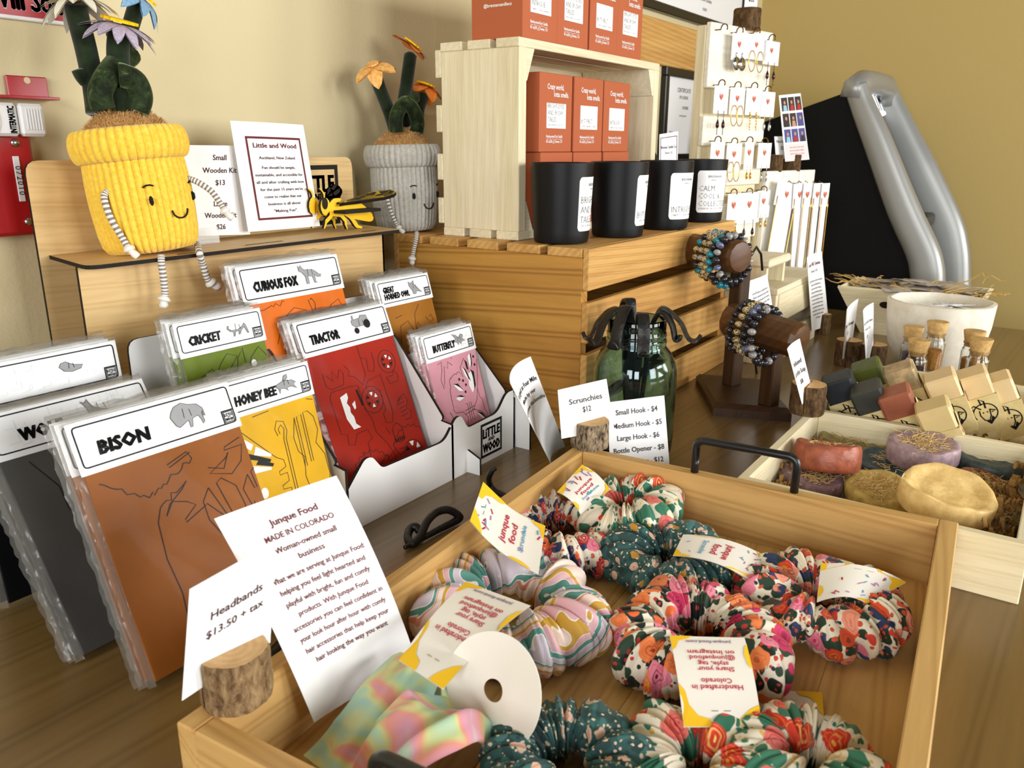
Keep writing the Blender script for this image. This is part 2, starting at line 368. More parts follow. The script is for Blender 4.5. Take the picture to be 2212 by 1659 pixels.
# ---------------------------------------------------------------- big honey pine crate
BX, BY, BH = .9335, .5290, .2706; BL = .545; BW = .326
t = thing('wooden_crate', 'large honey-coloured pine crate carrying the white crate and candles', 'crate', (BX, BY, 0))
b = MB(); b.box(0, .016, 0, BW, .012, .2585, .001); b.build('end_panel', m_pineY, t)
b = MB(); b.box(BL - .016, BL, 0, BW, .012, .2585, .001); b.build('end_panel', m_pineY, t)
for z in (.0, .0717, .1434, .2153):
    b = MB(); b.box(0, BL, -.010, 0, z, z + .0553, .0012); b.build('side_slat', m_pine, t)
    b = MB(); b.box(0, BL, BW, BW + .010, z, z + .0553, .0012); b.build('side_slat', m_pine, t)
ys = []
for a, c in ((1256, 1180.7), (1163.6, 1092.6), (1073, 1006.7), (987, 926.5), (909, 857)):
    y0 = onX(a, 540, BX).y - BY; y1 = onX(c, 525, BX).y - BY; ys.append((max(0, y0), min(BW, y1)))
for y0, y1 in ys:
    b = MB(); b.box(-.001, BL, y0, y1, .2585, BH, .0012); b.build('top_slat', m_pine, t)
b = MB()
for z in (.0635, .135, .207):
    b.box(.0015, .0155, .0005, .0295, z-.006, z+.006)
# ---------------------------------------------------------------- pale crate on top, open to the front
WXo, WYo, WL, WW, WH = .9635, .652, .443, .1362, .2701
t = thing('white_crate', 'pale cream slatted crate standing open-side out on the big crate', 'crate', (WXo, WYo, BH))
for x in (0, WL - .018):
    b = MB(); b.box(x, x + .018, 0, WW, .012, WH - .012, .001); b.build('end_panel', m_rawZ, t)
for i in range(3):
    y0 = i * .0489
    b = MB(); b.box(-.001, WL, y0, y0 + .0385, WH - .012, WH, .001); b.build('top_slat', m_raw, t)
    b = MB(); b.box(-.001, WL, y0, y0 + .0385, 0, .012, .001); b.build('bottom_slat', m_raw, t)
for z in (.2235, .149, .081, .0175):
    b = MB(); b.box(-.001, WL, WW, WW + .010, z, z + .0375, .001); b.build('back_slat', m_raw, t)
for x0, sg in ((.018, 1), (WL - .018, -1)):
    for z0, sz in ((WH - .012, -1), (.012, 1)):
        b = MB(); b.prism([(x0, z0), (x0 + sg*.022, z0), (x0 + sg*.004, z0 + sz*.042), (x0, z0 + sz*.042)], .002, WW - .002); b.build('corner_brace', m_raw, t, fix=True)
# ---------------------------------------------------------------- candle boxes
m_terra = mat('terracotta_card', srgb(182, 96, 60), .55, .3)
SCENT = {'b': (('BRIGHT EYED', 'AND BUSHY', 'TAILED'), 'LEMON, MINT & EUCALYPTUS'), 'f': (('BUT FIRST...',), 'COFFEE, CARAMEL & CREAM'), 'i': (('INTRIGUE',), 'OAKMOSS, SAGE & ORANGE'), 'c': (('CALM,', 'COOL &', 'COLLECTED'), 'LAVENDER, SAGE & ROSEMARY')}
def scent_text(pr, k, u, v, w, big):
    L, s = SCENT[k]
    pr.text(s, u + .002, v + .0035, big*.33, 'l', -.012, width=None if len(s) < 3 else (w - .008), res=1)
    for i, q in enumerate(L): pr.text(q, u + .002, v + .009 + (len(L)-1-i)*big*1.38, big, 'l', -.015, sx=.80, res=1)
def candle_box(x, y, z, k, label, group, w=.088, d=.086, h=.109, side=False, rz=0):
    t = thing('candle_box', label, 'box', (x, y, z), rz, group)
    b = MB(); b.box(0, w, 0, d, 0, h, .0008); b.build('carton', m_terra, t)
    F = plane_fn((0, 0, 0), (1, 0, 0), (0, 0, 1)); 
    pr = Print(F); pr.text('Crazy world,', w*.22, h*.80, .0072, 'l', .012, sx=.85); pr.text('lotta smells.', w*.42, h*.71, .0072, 'l', .012, sx=.85)
    pr.text('Hand-poured Soy Candle', w*.2, h*.185, .0040, 'l', .02, width=w*.5, res=1); pr.rect(w*.2, h*.165, w*.7, h*.168)
    pr.text('8.5 oz/241 g | Denver, CO', w*.2, h*.12, .0040, 'l', .02, width=w*.5, res=1)
    pr.done('lettering', m_white, t)
    b = MB(); b.box(w*.2, w*.79, -.0012, 0, h*.305, h*.625, .0003); lb = b.build('label', m_white, t)
    pr = Print(plane_fn((w*.2, -.0012, h*.305), (1, 0, 0), (0, 0, 1), .0002)); scent_text(pr, k, 0, 0, w*.59, .0068); pr.done('lettering', m_grey, lb)
    if side:
        pr = Print(plane_fn((0, d, 0), (0, -1, 0), (0, 0, 1)))
        pr.text('@brennancandleco', d*.52, .041, .0042, 'c', .02); pr.text('zinc & lead-free wicks', d*.5, .076, .0046, 'c', .01)
        pr.text('clean burning soy', d*.5, .088, .0046, 'c', .01); pr.done('side_lettering', m_white, t)
g = 'candle boxes on top of the white crate'
ZT = BH + WH
for x, k, lab, sd in ((.972, 'i', 'terracotta candle box nearest the corner of the white crate top, side lettering visible', True), (1.0605, 'b', 'terracotta BRIGHT EYED candle box, second along the crate top', False), (1.154, 'f', 'terracotta BUT FIRST candle box, third along the crate top', False), (1.2425, 'b', 'terracotta candle box at the far right end of the crate top', False)):
    candle_box(x, .6525, ZT, k, lab, g, side=sd)
zb = BH + .012
g = 'candle boxes inside the white crate'
for r in (0, 1):
    for i, k in enumerate('bfi'):
        lab = ('upper' if r else 'lower') + ' terracotta candle box inside the pale crate, ' + ('left, BRIGHT EYED' if i == 0 else 'middle, BUT FIRST' if i == 1 else 'right, INTRIGUE')
        if not r: lab = lab.split(',')[0] + ', ' + ('left' if i == 0 else 'middle' if i == 1 else 'right') + ', half hidden by black candles'
        candle_box(1.020 + i*.0955 + (.003 if not r else 0), .654 + .001*((i + r) % 2), zb + r*.1095, k, lab, g, .090)
# ---------------------------------------------------------------- black tumbler candles
m_tumb = mat('matte_black_glass', (.004, .004, .0045), .42, .25)
def tumbler(x, y, k, label, la):
    t = thing('candle_tumbler', label, 'candle', (x, y, BH), 0, 'black candle jars on the big crate')
    r0, r1, h = .0385, .0432, .108
    pf = [(r0 - .006, 0), (r0 - .001, .002), (r0, .006)] + [(r0 + (r1-r0)*i/10, .006 + (h-.006)*i/10) for i in range(1, 11)] + [(r1 - .0015, h + .0005), (r1 - .003, h - .001)] + [(r0 - .003 + (r1-r0)*i/6, .008 + (h - .011)*i/6) for i in range(5, -1, -1)]
    b = MB(); b.lathe(pf, 80); b.build('glass', m_tumb, t, True, 40)
    b = MB(); b.lathe(((r0 - .006, .02), (r0 - .004, .075), (.0002, .075)), 40, cap=False); b.build('wax', mat('black_wax', (.01, .01, .01), .6), t, True)
    w, v0, v1 = .062, .018, .090
    def F(off):
        def f(u, v):
            rr = r0 + (r1-r0)*(v - .006)/(h-.006) + off; a = la + u/ (.041); return V((rr*cos(a), rr*sin(a), v))
        return f
    f = F(.0004); b = MB(); rc = .005; pl = []
    for cx_, cy_, a0 in ((w/2 - rc, v1 - rc, 0), (-w/2 + rc, v1 - rc, 90), (-w/2 + rc, v0 + rc, 180), (w/2 - rc, v0 + rc, 270)):
        pl += [(cx_ + rc*cos(R(a0 + j*22.5)), cy_ + rc*sin(R(a0 + j*22.5))) for j in range(5)]
    n = 20
    def edge(u):
        c = max(0, abs(u) - (w/2 - rc)); return rc - sqrt(max(0, rc*rc - c*c))
    b.grid(lambda a, c: f(-w/2 + w*a, (v0 + edge(-w/2 + w*a)) + ((v1 - v0) - 2*edge(-w/2 + w*a))*c), 33, 3)
    lb = b.build('label', m_white, t, True)
    pr = Print(F(.0007)); scent_text(pr, k, -w/2 + .002, v0 + .002, w, .0095); pr.text('BRENNAN', .0, v1 - .012, .004, 'c', res=1); pr.text('CANDLE CO', .0, v1 - .017, .0022, 'c', res=1); pr.done('lettering', m_grey, lb)
for x, y, k, lab, la in ((.985, .594, 'b', 'black tumbler candle nearest the crate corner, BRIGHT label', R(-72)), (1.105, .568, 'f', 'black tumbler candle second from the left, thin slice of label showing', R(-71)), (1.255, .560, 'i', 'black tumbler candle third from the left, INTRIGUE label', R(-103)), (1.425, .566, 'c', 'black tumbler candle at the right, CALM COOL & COLLECTED label', R(-126))):
    tumbler(x, y, k, lab, la)
# ---------------------------------------------------------------- cards and signs made of paper
def card(name, label, cat, corners, texts=(), bulge=0.0, bend=0.0, group=None, m=None, frame=None, parent=None, ink=None, curl=0.0, thick=.0004):
    """corners bl, br, tr, tl; bulge bows it across, bend bows it along its height"""
    bl, br, tr, tl = [V(c) for c in corners]; w = (br - bl).length; h = (tl - bl).length
    n = (br - bl).cross(tl - bl).normalized()
    def F(lift):
        def f(u, v):
            a, c = u/w, v/h
            p = bl*(1-a)*(1-c) + br*a*(1-c) + tr*a*c + tl*(1-a)*c
            return p + n*(bulge*4*a*(1-a) + bend*4*c*(1-c) + curl*c*c*a + lift)
        return f
    org = (bl + br)/2 if parent is None else V((0, 0, 0))
    sh = lambda f: (lambda u, v: f(u, v) - org)
    b = MB(); f0, f1 = sh(F(0)), sh(F(-thick))
    b.grid(lambda a, c: f0(a*w, c*h), 11, 15)
    b.grid(lambda a, c: f1((1-a)*w, c*h), 11, 15)
    o = b.build(name, m or m_paper, parent, True); o.location = org
    if parent is None: tag(o, label, cat, group)
    fp = sh(F(.0005))
    if frame: pr = Print(fp); pr.frame(frame[0]*w, frame[1]*h, frame[2]*w, frame[3]*h, frame[4]); pr.done('border', frame[5], o)
    byink = {}
    for t in texts:
        s, u, v, hh = t[:4]; k = t[4] if len(t) > 4 else {}
        k = dict(k); k.setdefault('bold', .012); ik = k.pop('ink', ink or m_ink); wf = k.pop('wf', None)
        if wf: k['width'] = wf*w
        byink.setdefault(ik.name, (ik, Print(fp)))[1].text(s, u*w, v*h, hh*h, **k)
    for ik, pr in byink.values(): pr.done('lettering', ik, o)
    o['w'] = w; o['h'] = h
    del o['w']; del o['h']
    return o, fp, w, h
def rpoly(pts, r, n=5):
    out = []
    N = len(pts)
    for i, p in enumerate(pts):
        rr = r[i] if isinstance(r, (list, tuple)) else r
        p = V((p[0], p[1])); a = V(pts[i-1][:2]); c = V(pts[(i+1) % N][:2])
        if rr <= 0: out.append((p.x, p.y)); continue
        d1 = (a - p); d2 = (c - p); k = min(rr, d1.length*.49, d2.length*.49); s = p + d1.normalized()*k; e = p + d2.normalized()*k
        for j in range(n):
            t = j/(n-1); q = s*(1-t)**2 + p*2*t*(1-t) + e*t*t; out.append((q.x, q.y))
    return out
def plate(name, poly, t, M, mf, me, parent):
    """flat board: outline poly in the plane of M, thickness t to the back, own material on the edge"""
    n = len(poly); b = MB(); vs = [M @ V((u, v, 0)) for u, v in poly] + [M @ V((u, v, -t)) for u, v in poly]
    b.m = 0; b.add(vs, [tuple(range(n)), tuple(range(2*n-1, n-1, -1))]); b.m = 1
    b.add(vs, [(i+n, (i+1) % n + n, (i+1) % n, i) for i in range(n)])
    return b.build(name, [mf, me], parent)
MXZ = lambda Y: Matrix(((1, 0, 0, 0), (0, 0, -1, Y), (0, 1, 0, 0), (0, 0, 0, 1)))       # (u,v)->(x,z), faces -Y
MYZ = lambda X: Matrix(((0, 0, -1, X), (-1, 0, 0, 0), (0, 1, 0, 0), (0, 0, 0, 1)))      # (u,v)->(-y,z), faces -X
MXY = lambda Z: Matrix(((1, 0, 0, 0), (0, 1, 0, 0), (0, 0, 1, Z), (0, 0, 0, 1)))
def logo(pr, u, v, s, dark=True):
    """LITTLE AND WOOD mark inside a rounded square of side s"""
    a = s*.075
    for r in ((0, 0, s, a), (0, s-a, s, s), (0, a, a, s-a), (s-a, a, s, s-a)): pr.rect(u+r[0], v+r[1], u+r[2], v+r[3])
    pr.text('LiTTLE', u + s*.5, v + s*.56, s*.27, 'c', .045, width=s*.78, res=1)
    pr.text('AND', u + s*.5, v + s*.43, s*.10, 'c', .04, width=s*.30, res=1)
    pr.text('WOOD', u + s*.5, v + s*.14, s*.25, 'c', .045, width=s*.78, res=1)
# ---------------------------------------------------------------- plywood display stand
t = thing('display_stand', 'birch plywood display stand with dark laser-cut edges behind the puzzle packs', 'display stand')
YB, YF, ZS = .880, .795, .289
plate('back_panel', rpoly([(.414, 0), (.868, 0), (.868, .3845), (.414, .3845)], (0, 0, .014, .014)), .004, MXZ(YB), m_ply, m_char, t)
plate('front_panel', [(.408, 0), (.838, 0), (.838, ZS - .004), (.408, ZS - .004)], .004, MXZ(YF), m_ply, m_char, t)
plate('shelf', rpoly([(.404, .769), (.846, .769), (.868, YB - .0005), (.424, YB - .0005)], (.016, .008, 0, 0)), .004, MXY(ZS), m_ply, m_char, t)
pr = Print(plane_fn((0, 0, ZS), (1, 0, 0), (0, 1, 0), .0003))
for x0, x1, y in ((.505, .525, .775), (.60, .655, .786), (.79, .815, .786)): pr.rect(x0, y, x1, y + .0035)
pr.done('slot', m_char, t)
pr = Print(plane_fn((0, YB, 0), (1, 0, 0), (0, 0, 1), .0004)); logo(pr, .757, .292, .082); pr.done('engraved_logo', m_char, t)
b = MB(); b.box(.835, .838, YF, YB, 0, ZS - .004); b.build('side_panel', m_char, t)
# ---------------------------------------------------------------- white rack in front of it
m_rack = mat('white_laminate', srgb(236, 235, 232), .45, .35)
t = thing('puzzle_rack', 'white laser-cut rack with black edges holding the puzzle packs', 'rack')
YR = .590
pl = [(.548, 0)] + rpoly([(.549, .046), (.579, .076), (.590, .0755), (.605, .057), (.714, .0550), (.737, .0790), (.7475, .0790), (.7605, .0590), (.8245, .0615), (.846, .0840), (.867, .0840)], (.004, .009, .009, .006, .010, .009, .009, .006, .010, .008, .006)) + [(.867, 0)]
fp_ = plate('front_panel', pl, .004, MXZ(YR), m_rack, m_char, t)
pr = Print(plane_fn((0, YR, 0), (1, 0, 0), (0, 0, 1), .0004)); logo(pr, .787, .008, .047); pr.done('logo', m_black, fp_)
for X, (a, c) in ((.553, (.70, .19)), (.7315, (.682, .176)), (.866, (.668, .146))):
    plate('divider', [(-YR + .0, 0.0), (-YR, .072)] + rpoly([(-(YR + .012), .078), (-a, c), (-(a + .022), c + .004), (-(a + .024), 0)], (.006, .010, .012, 0)), .004, MYZ(X - .004), m_rack, m_char, t)
for X, hh, d in ((.758, .030, .020), (.869, .078, .022)):
    plate('foot', [(-(YR + .006), 0), (-(YR - d), 0), (-(YR - d), hh*.72), (-(YR - .001), hh), (-(YR + .006), hh)], .0035, MYZ(X), m_rack, m_char, t)
plate('rear_plate', rpoly([(.424, 0), (.858, 0), (.858, .212), (.424, .215)], (0, 0, .012, .012)), .003, MXZ(.752), m_rack, m_char, t)
plate('bay_plate', rpoly([(.737, 0), (.8815, 0), (.8815, .146), (.737, .146)], (0, 0, .012, .012)), .003, MXZ(.6725), m_rack, m_char, t)
# ---------------------------------------------------------------- puzzle packs
m_card = mat('header_card', srgb(246, 246, 245), .5, .3)
PCOL = {'BISON': srgb(150, 88, 34), 'WOLF': srgb(84, 82, 78), 'HONEY BEE': srgb(232, 180, 32), 'TRACTOR': srgb(172, 40, 22), 'BUTTERFLY': srgb(226, 160, 172), 'CURIOUS FOX': srgb(224, 112, 22), 'GREAT HORNED OWL': srgb(166, 108, 36), 'CRICKET': srgb(104, 122, 24), 'RAVEN': srgb(22, 22, 23)}
CNAME = {'BISON': 'brown', 'WOLF': 'grey', 'HONEY BEE': 'yellow', 'TRACTOR': 'red', 'BUTTERFLY': 'pink', 'CURIOUS FOX': 'orange', 'GREAT HORNED OWL': 'tan', 'CRICKET': 'green', 'RAVEN': 'black'}
PM = {k: mat('board_' + CNAME[k], c, .5, .12, var=(14, tuple(x*.82 for x in c))) for k, c in PCOL.items()}
# animal drawings, unit square, y up
ANI = {
 'BISON': [((.06, .42), (.02, .55), (.08, .72), (.2, .9), (.42, .98), (.62, .86), (.85, .8), (.98, .6), (1, .3), (.96, .3), (.95, .5), (.92, .42), (.94, .1), (.88, .02), (.86, .2), (.8, .38), (.62, .32), (.56, .02), (.5, .02), (.5, .3), (.36, .22), (.2, .12), (.12, .22))],
 'WOLF': [((0, .95), (.1, .85), (.2, .98), (.22, .82), (.3, .6), (.6, .42), (1, .25), (1, .1), (.8, .12), (.78, -.2), (.7, -.2), (.68, .1), (.4, .05), (.36, -.2), (.28, -.2), (.25, .15), (.12, .4), (.1, .68))],
 'CURIOUS FOX': [((.02, .98), (.08, .85), (.14, .97), (.2, .8), (.3, .72), (.62, .7), (.75, .6), (.9, .42), (1, .4), (.95, .28), (.8, .3), (.7, .42), (.68, .1), (.76, .02), (.62, .02), (.58, .36), (.38, .38), (.38, .02), (.26, .02), (.26, .4), (.14, .62), (.02, .7))],
 'GREAT HORNED OWL': [((.1, .98), (.2, .85), (.36, .86), (.5, 1), (.5, .7), (.8, .3), (.98, .05), (.6, .2), (.5, .0), (.3, .02), (.28, .3), (.15, .5), (.08, .75))],
 'CRICKET': [((.1, .7), (.05, .55), (.2, .42), (.5, .4), (.75, .55), (.85, .72), (.9, .6), (1, .1), (.94, .1), (.82, .5), (.66, .34), (.55, .12), (.5, .12), (.55, .34), (.36, .3), (.3, .06), (.25, .06), (.28, .3), (.12, .38), (.0, .55), (.04, .7))],
 'TRACTOR': [((.05, .55), (.05, .75), (.12, .78), (.12, 1), (.18, 1), (.18, .78), (.5, .82), (.55, .95), (.85, .9), (.9, .6), (.6, .4), (.2, .38))],
 'BUTTERFLY': [((.0, 1), (.3, .85), (.5, .6), (.7, .85), (.9, .75), (.8, .5), (.98, .3), (.7, .3), (.62, .1), (.5, .35), (.4, .1), (.32, .3), (.1, .4), (.25, .6))],
 'HONEY BEE': [((.0, .55), (.15, .6), (.4, .68), (.8, .62), (.98, .45), (.85, .35), (.98, .1), (.7, .3), (.5, .25), (.55, .08), (.4, .26), (.2, .3), (.12, .02), (.1, .32), (.02, .4)), ((.35, .68), (.45, .95), (.62, 1), (.6, .8), (.48, .68))],
 'RAVEN': [((0, .6), (.1, .8), (.3, .85), (.6, .6), (1, .5), (.9, .3), (.5, .2), (.2, .3))]}
def seg(*p): return [(p[i], p[i+1]) for i in range(0, len(p), 2)]
def circ(x, y, r, n=20, ry=None, a0=0, a1=360): return [(x + r*cos(R(a0 + (a1-a0)*i/n)), y + (ry or r)*sin(R(a0 + (a1-a0)*i/n))) for i in range(n+1)]
def gear(x, y, r, n=22, w=.018):
    o = []
    for i in range(n*4):
        a = 2*pi*i/(n*4); rr = r + (w if i % 4 < 2 else 0); o.append((x + rr*cos(a), y + rr*sin(a)*1.0))
    return o + [o[0]]
def jag(x0, y0, x1, y1, n, amp, sd):
    rr = random.Random(sd); o = [(x0, y0)]
    for i in range(1, n): t = i/n; o.append((x0 + (x1-x0)*t + rr.uniform(-amp, amp)*.6, y0 + (y1-y0)*t + rr.uniform(-amp, amp)))
    return o + [(x1, y1)]
# cut lines per board, unit = board width, origin bottom left of the board
def cuts(k):
    L = []; holes = []; dark = []
    if k == 'BISON':
        L += [jag(.06, 1.17, .30, 1.00, 9, .015, 1) + jag(.30, 1.00, .62, 1.14, 16, .018, 2) + seg(.60, 1.19, .46, 1.15, .47, 1.13, .62, 1.18, .62, 1.28)]
        L += [seg(.70, 1.24, .74, 1.28, .82, 1.28, .81, 1.25, .70, 1.24)[:], seg(.70, 1.23, .70, 1.05, .80, 1.01, .86, 1.10, .83, 1.07, .70, 1.01, .84, .96, .93, 1.02, .97, 1.12, .84, 1.12, .85, 1.14, .97, 1.17, .92, 1.27, .82, 1.30, .72, 1.25)]
        L += [seg(.66, .93, .60, .86, .60, .74, .66, .60, .70, .46, .74, .40, .78, .46, .80, .60, .86, .74, .84, .88, .76, .96, .72, .94, .76, .72, .73, .70, .66, .93)]
        L += [seg(.93, .74, .90, .62, .92, .48, .96, .30)[:], seg(.94, .92, .88, .84, .90, .74, .98, .52), seg(.94, .92, .96, .82, .98, .82, .97, .93, 1.0, .95)]
        L += [jag(.34, .92, .54, 1.02, 8, .02, 3) + seg(.50, .98, .40, .92, .36, .86, .42, .93, .50, .90, .55, .86, .46, .80, .46, .78, .60, .83, .62, .84, .78, .62) + jag(.78, .62, .82, .34, 12, .02, 4) + seg(.86, .24, .60, .18, .60, .21, .84, .30)]
        L += [seg(.34, .92, .30, .84, .28, .62, .30, .40, .28, .2, .32, .02)]
    elif k == 'WOLF':
        L += [seg(.15, 1.2, .25, 1.0, .25, .84, .42, .66, .50, .66, .42, .86, .45, .87, .53, .68, .64, .78, .68, .95, .55, 1.06, .32, 1.22)]
        L += [seg(.45, .56, .36, .50, .32, .40, .42, .22, .52, .04, .60, .02, .64, .08, .58, .16, .60, .32, .68, .48, .64, .56, .52, .58, .58, .42, .55, .41, .48, .56)]
    elif k == 'HONEY BEE':
        L += [seg(.14, 1.34, .22, 1.23, .42, 1.24, .50, 1.36, .53, 1.31, .60, 1.37, .62, 1.31, .75, 1.36, .82, 1.48)[:], seg(.84, 1.38, .90, 1.24, .98, 1.22, 1.0, 1.26, .93, 1.30, .90, 1.40)]
        L += [seg(.46, 1.02, .44, 1.08, .48, 1.14, .56, 1.12, .58, 1.04, .55, .98, .55, .50, .62, .46, .66, .34, .60, .24, .52, .26, .50, .32)]
        L += [seg(.49, 1.03, .48, 1.07, .52, 1.10, .55, 1.06, .52, .98, .52, .48, .59, .44, .62, .34, .58, .28, .54, .30)]
        L += [seg(.70, 1.12, .64, .96, .66, .84, .72, .78, .68, .62, .72, .44, .82, .34, .92, .40, .99, .56, .98, .74, .90, .86, .96, .96, .94, 1.08, .88, 1.14, .82, 1.14, .82, .72, .79, .72, .79, 1.13, .73, 1.12, .73, .70, .70, .70, .70, 1.12)]
        L += [seg(.02, 1.18, .38, .86, .46, .82, .47, .76, .38, .74, .38, .71, .47, .71, .47, .64, .38, .62, .38, .59, .48, .58, .46, .50, .38, .48, .30, .20)]
        holes += [seg(.02, 1.12, .16, 1.02, .12, .98, .02, 1.06), seg(.18, 1.0, .34, .90, .32, .88, .14, .94), seg(.06, .80, .10, .86, .30, .80, .30, .78), circ(.16, .62, .045, 10)[:-1], seg(.08, .34, .20, .48, .18, .30, .08, .24), circ(.84, 1.42, .04, 10)[:-1]]
        dark += [seg(.05, .98, .32, .86, .30, .84, .05, .93), seg(.18, .89, .34, .82, .32, .80, .14, .86), seg(.20, .30, .24, .46, .27, .46, .23, .26), seg(.26, .30, .30, .46, .32, .46, .30, .26), seg(.10, .20, .18, .26, .18, .18, .12, .14)]
    elif k == 'TRACTOR':
        for x, y, r in ((.84, 1.05, .10), (.55, .78, .115)): L += [circ(x, y, r), circ(x, y, r*.62)]
        for x, y in ((.83, .24), (.33, .16)): L += [gear(x, y, .22), circ(x, y, .105)]
        L += [seg(.12, 1.1, .12, 1.0, .16, .96, .30, .97, .33, 1.06, .30, 1.1, .26, 1.03, .22, 1.1, .2, 1.02, .15, 1.08), seg(.36, 1.12, .40, 1.06, .37, 1.03, .44, 1.0, .5, .92, .56, 1.0, .56, 1.24)]
        L += [seg(.56, 1.14, .62, 1.12, .60, 1.02, .66, 1.0, .69, 1.06, .70, 1.16), seg(.12, .90, .15, .94, .36, .94, .44, .93, .44, .72, .48, .64, .48, .52, .56, .40, .60, .30, .52, .28, .52, .31, .44, .26, .34, .22)]
        L += [seg(.12, .90, .12, .60, .18, .58, .16, .50, .22, .48, .28, .56, .40, .56, .42, .48, .36, .46, .34, .30, .30, .30, .28, .40), seg(.52, .90, .56, .94, .72, .96, .73, .62, .69, .54, .62, .56, .62, .64, .66, .66, .66, .84, .52, .86, .52, .90)]
        L += [seg(.78, .92, .86, .92, .88, .96, .92, .92, .90, .86, .80, .86, .78, .92), seg(.80, .66, .86, .72, .92, .74, .94, .68, .90, .62, .94, .58, .92, .52, .84, .52)]
        for i in range(5): L.append(seg(.82, .70 - i*.035, .90, .71 - i*.035))
        L += [seg(.60, .52, .62, .46, .66, .48, .66, .40, .62, .36, .66, .26, .74, .28, .74, .30, .68, .31)]
        L += [circ(.72, .44, .06, 16, .085)]
        holes += [seg(.22, .88, .30, .90, .30, .86, .27, .82, .29, .78, .28, .74, .30, .70, .30, .64, .34, .60, .26, .60, .22, .70), seg(.32, .80, .36, .82, .35, .76, .33, .75)]
        dark += [seg(.40, .90, .42, .90, .44, .76, .42, .76)] + [seg(.66 + i*.025, .40, .675 + i*.025, .405, .675 + i*.025, .37, .665 + i*.025, .365) for i in range(5)]
        for x, y, r in ((.84, 1.05, .058), (.55, .78, .066), (.83, .24, .095), (.33, .16, .095)):
            for j in range(6):
                a = j*60 + 10; q = [(x + r*cos(R(a)), y + r*sin(R(a))), (x + r*cos(R(a+32)), y + r*sin(R(a+32))), (x + r*.55*cos(R(a+24)), y + r*.55*sin(R(a+24))), (x + r*.55*cos(R(a+8)), y + r*.55*sin(R(a+8)))]
                (holes if j in (0, 1, 4) else dark).append(q)
    elif k == 'BUTTERFLY':
        L += [seg(.18, 1.18, .26, 1.20, .24, 1.10, .18, 1.0, .20, .88, .24, .96, .30, 1.14, .36, 1.10, .38, 1.18, .46, 1.12), jag(.46, 1.2, .70, 1.26, 12, .02, 5), jag(.34, .96, .56, 1.02, 10, .03, 6) + seg(.62, .94, .60, 1.06, .72, 1.16, .86, 1.26, .96, 1.24, .98, 1.10, .92, .90, .80, .62, .68, .52)]
        L += [jag(.34, .96, .28, .62, 12, .025, 7) + seg(.32, .56, .46, .54, .54, .46, .50, .34, .46, .10), seg(.68, .52, .84, .46, .98, .30), jag(.86, .74, .96, .36, 12, .03, 8), jag(.2, .6, .42, .3, 12, .03, 9)]
        L += [seg(.54, .62, .58, .62, .58, .40, .62, .40, .62, .62, .66, .62, .66, .40), seg(.50, .54, .72, .56), seg(.50, .50, .72, .52)]
        holes += [seg(.80, 1.16, .86, 1.20, .86, 1.08, .80, 1.02), seg(.64, 1.06, .70, 1.0, .72, .86, .66, .96), seg(.74, .96, .82, .98, .80, .76, .74, .72, .70, .82), seg(.40, .88, .46, .90, .56, .78, .48, .80), seg(.38, .72, .46, .74, .56, .70, .44, .68), seg(.74, .46, .82, .44, .94, .30, .84, .34)]
        dark += [seg(.86, 1.20, .88, 1.18, .86, 1.06, .82, 1.02, .85, 1.10), seg(.72, 1.14, .76, 1.10, .76, 1.0, .73, 1.02), seg(.66, 1.06, .70, 1.02, .76, .86, .72, .90), seg(.80, 1.0, .86, .96, .84, .80, .79, .74, .82, .88), seg(.40, .90, .48, .89, .57, .78, .50, .84), seg(.40, .75, .50, .74, .57, .70, .48, .72), seg(.74, .48, .84, .44, .95, .30, .84, .40)]
        dark += [circ(x, y, .018, 8)[:-1] for x, y in ((.92, 1.14), (.91, 1.04), (.53, .93), (.60, .90), (.64, .84), (.60, .76), (.56, .30), (.66, .28), (.58, .22))]
    elif k == 'CURIOUS FOX':
        L += [jag(.1, 1.18, .36, 1.22, 10, .02, 11) + seg(.46, 1.26, .60, 1.20, .62, 1.1, .5, 1.0), seg(.2, .9, .3, 1.08, .44, 1.16, .56, 1.12, .52, 1.02, .46, .98, .40, .8), jag(.62, 1.28, .72, .9, 16, .04, 12), seg(.78, 1.0, .82, 1.12, .92, 1.16, .96, 1.04)]
        holes += [seg(.60, 1.24, .72, 1.27, .74, 1.18, .70, 1.08, .62, 1.12)]; dark += [seg(.72, 1.27, .76, 1.22, .75, 1.12, .77, 1.06, .72, 1.06, .73, 1.16)]
    elif k == 'GREAT HORNED OWL':
        L += [seg(.12, 1.26, .2, 1.1, .34, 1.12, .36, 1.24), seg(.2, .8, .26, 1.0, .42, 1.04, .50, .90, .46, .8), seg(.54, .9, .58, 1.1, .70, 1.2), seg(.76, 1.3, .78, 1.04, .84, .96, .92, .98, .90, 1.05, .85, 1.03), seg(.5, .84, .6, 1.0, .7, .84)]
    elif k == 'CRICKET':
        L += [seg(.06, .9, .16, 1.05, .3, 1.1, .34, 1.0, .2, .9), seg(.2, .86, .4, 1.12, .5, 1.2, .62, 1.16, .5, 1.06, .4, .9), seg(.56, .96, .62, 1.14, .70, 1.22, .7, 1.05), seg(.74, 1.0, .78, 1.12, .9, 1.2, .98, 1.1)]
        holes += [circ(.80, 1.06, .035, 10)[:-1]]
    return L, holes, dark
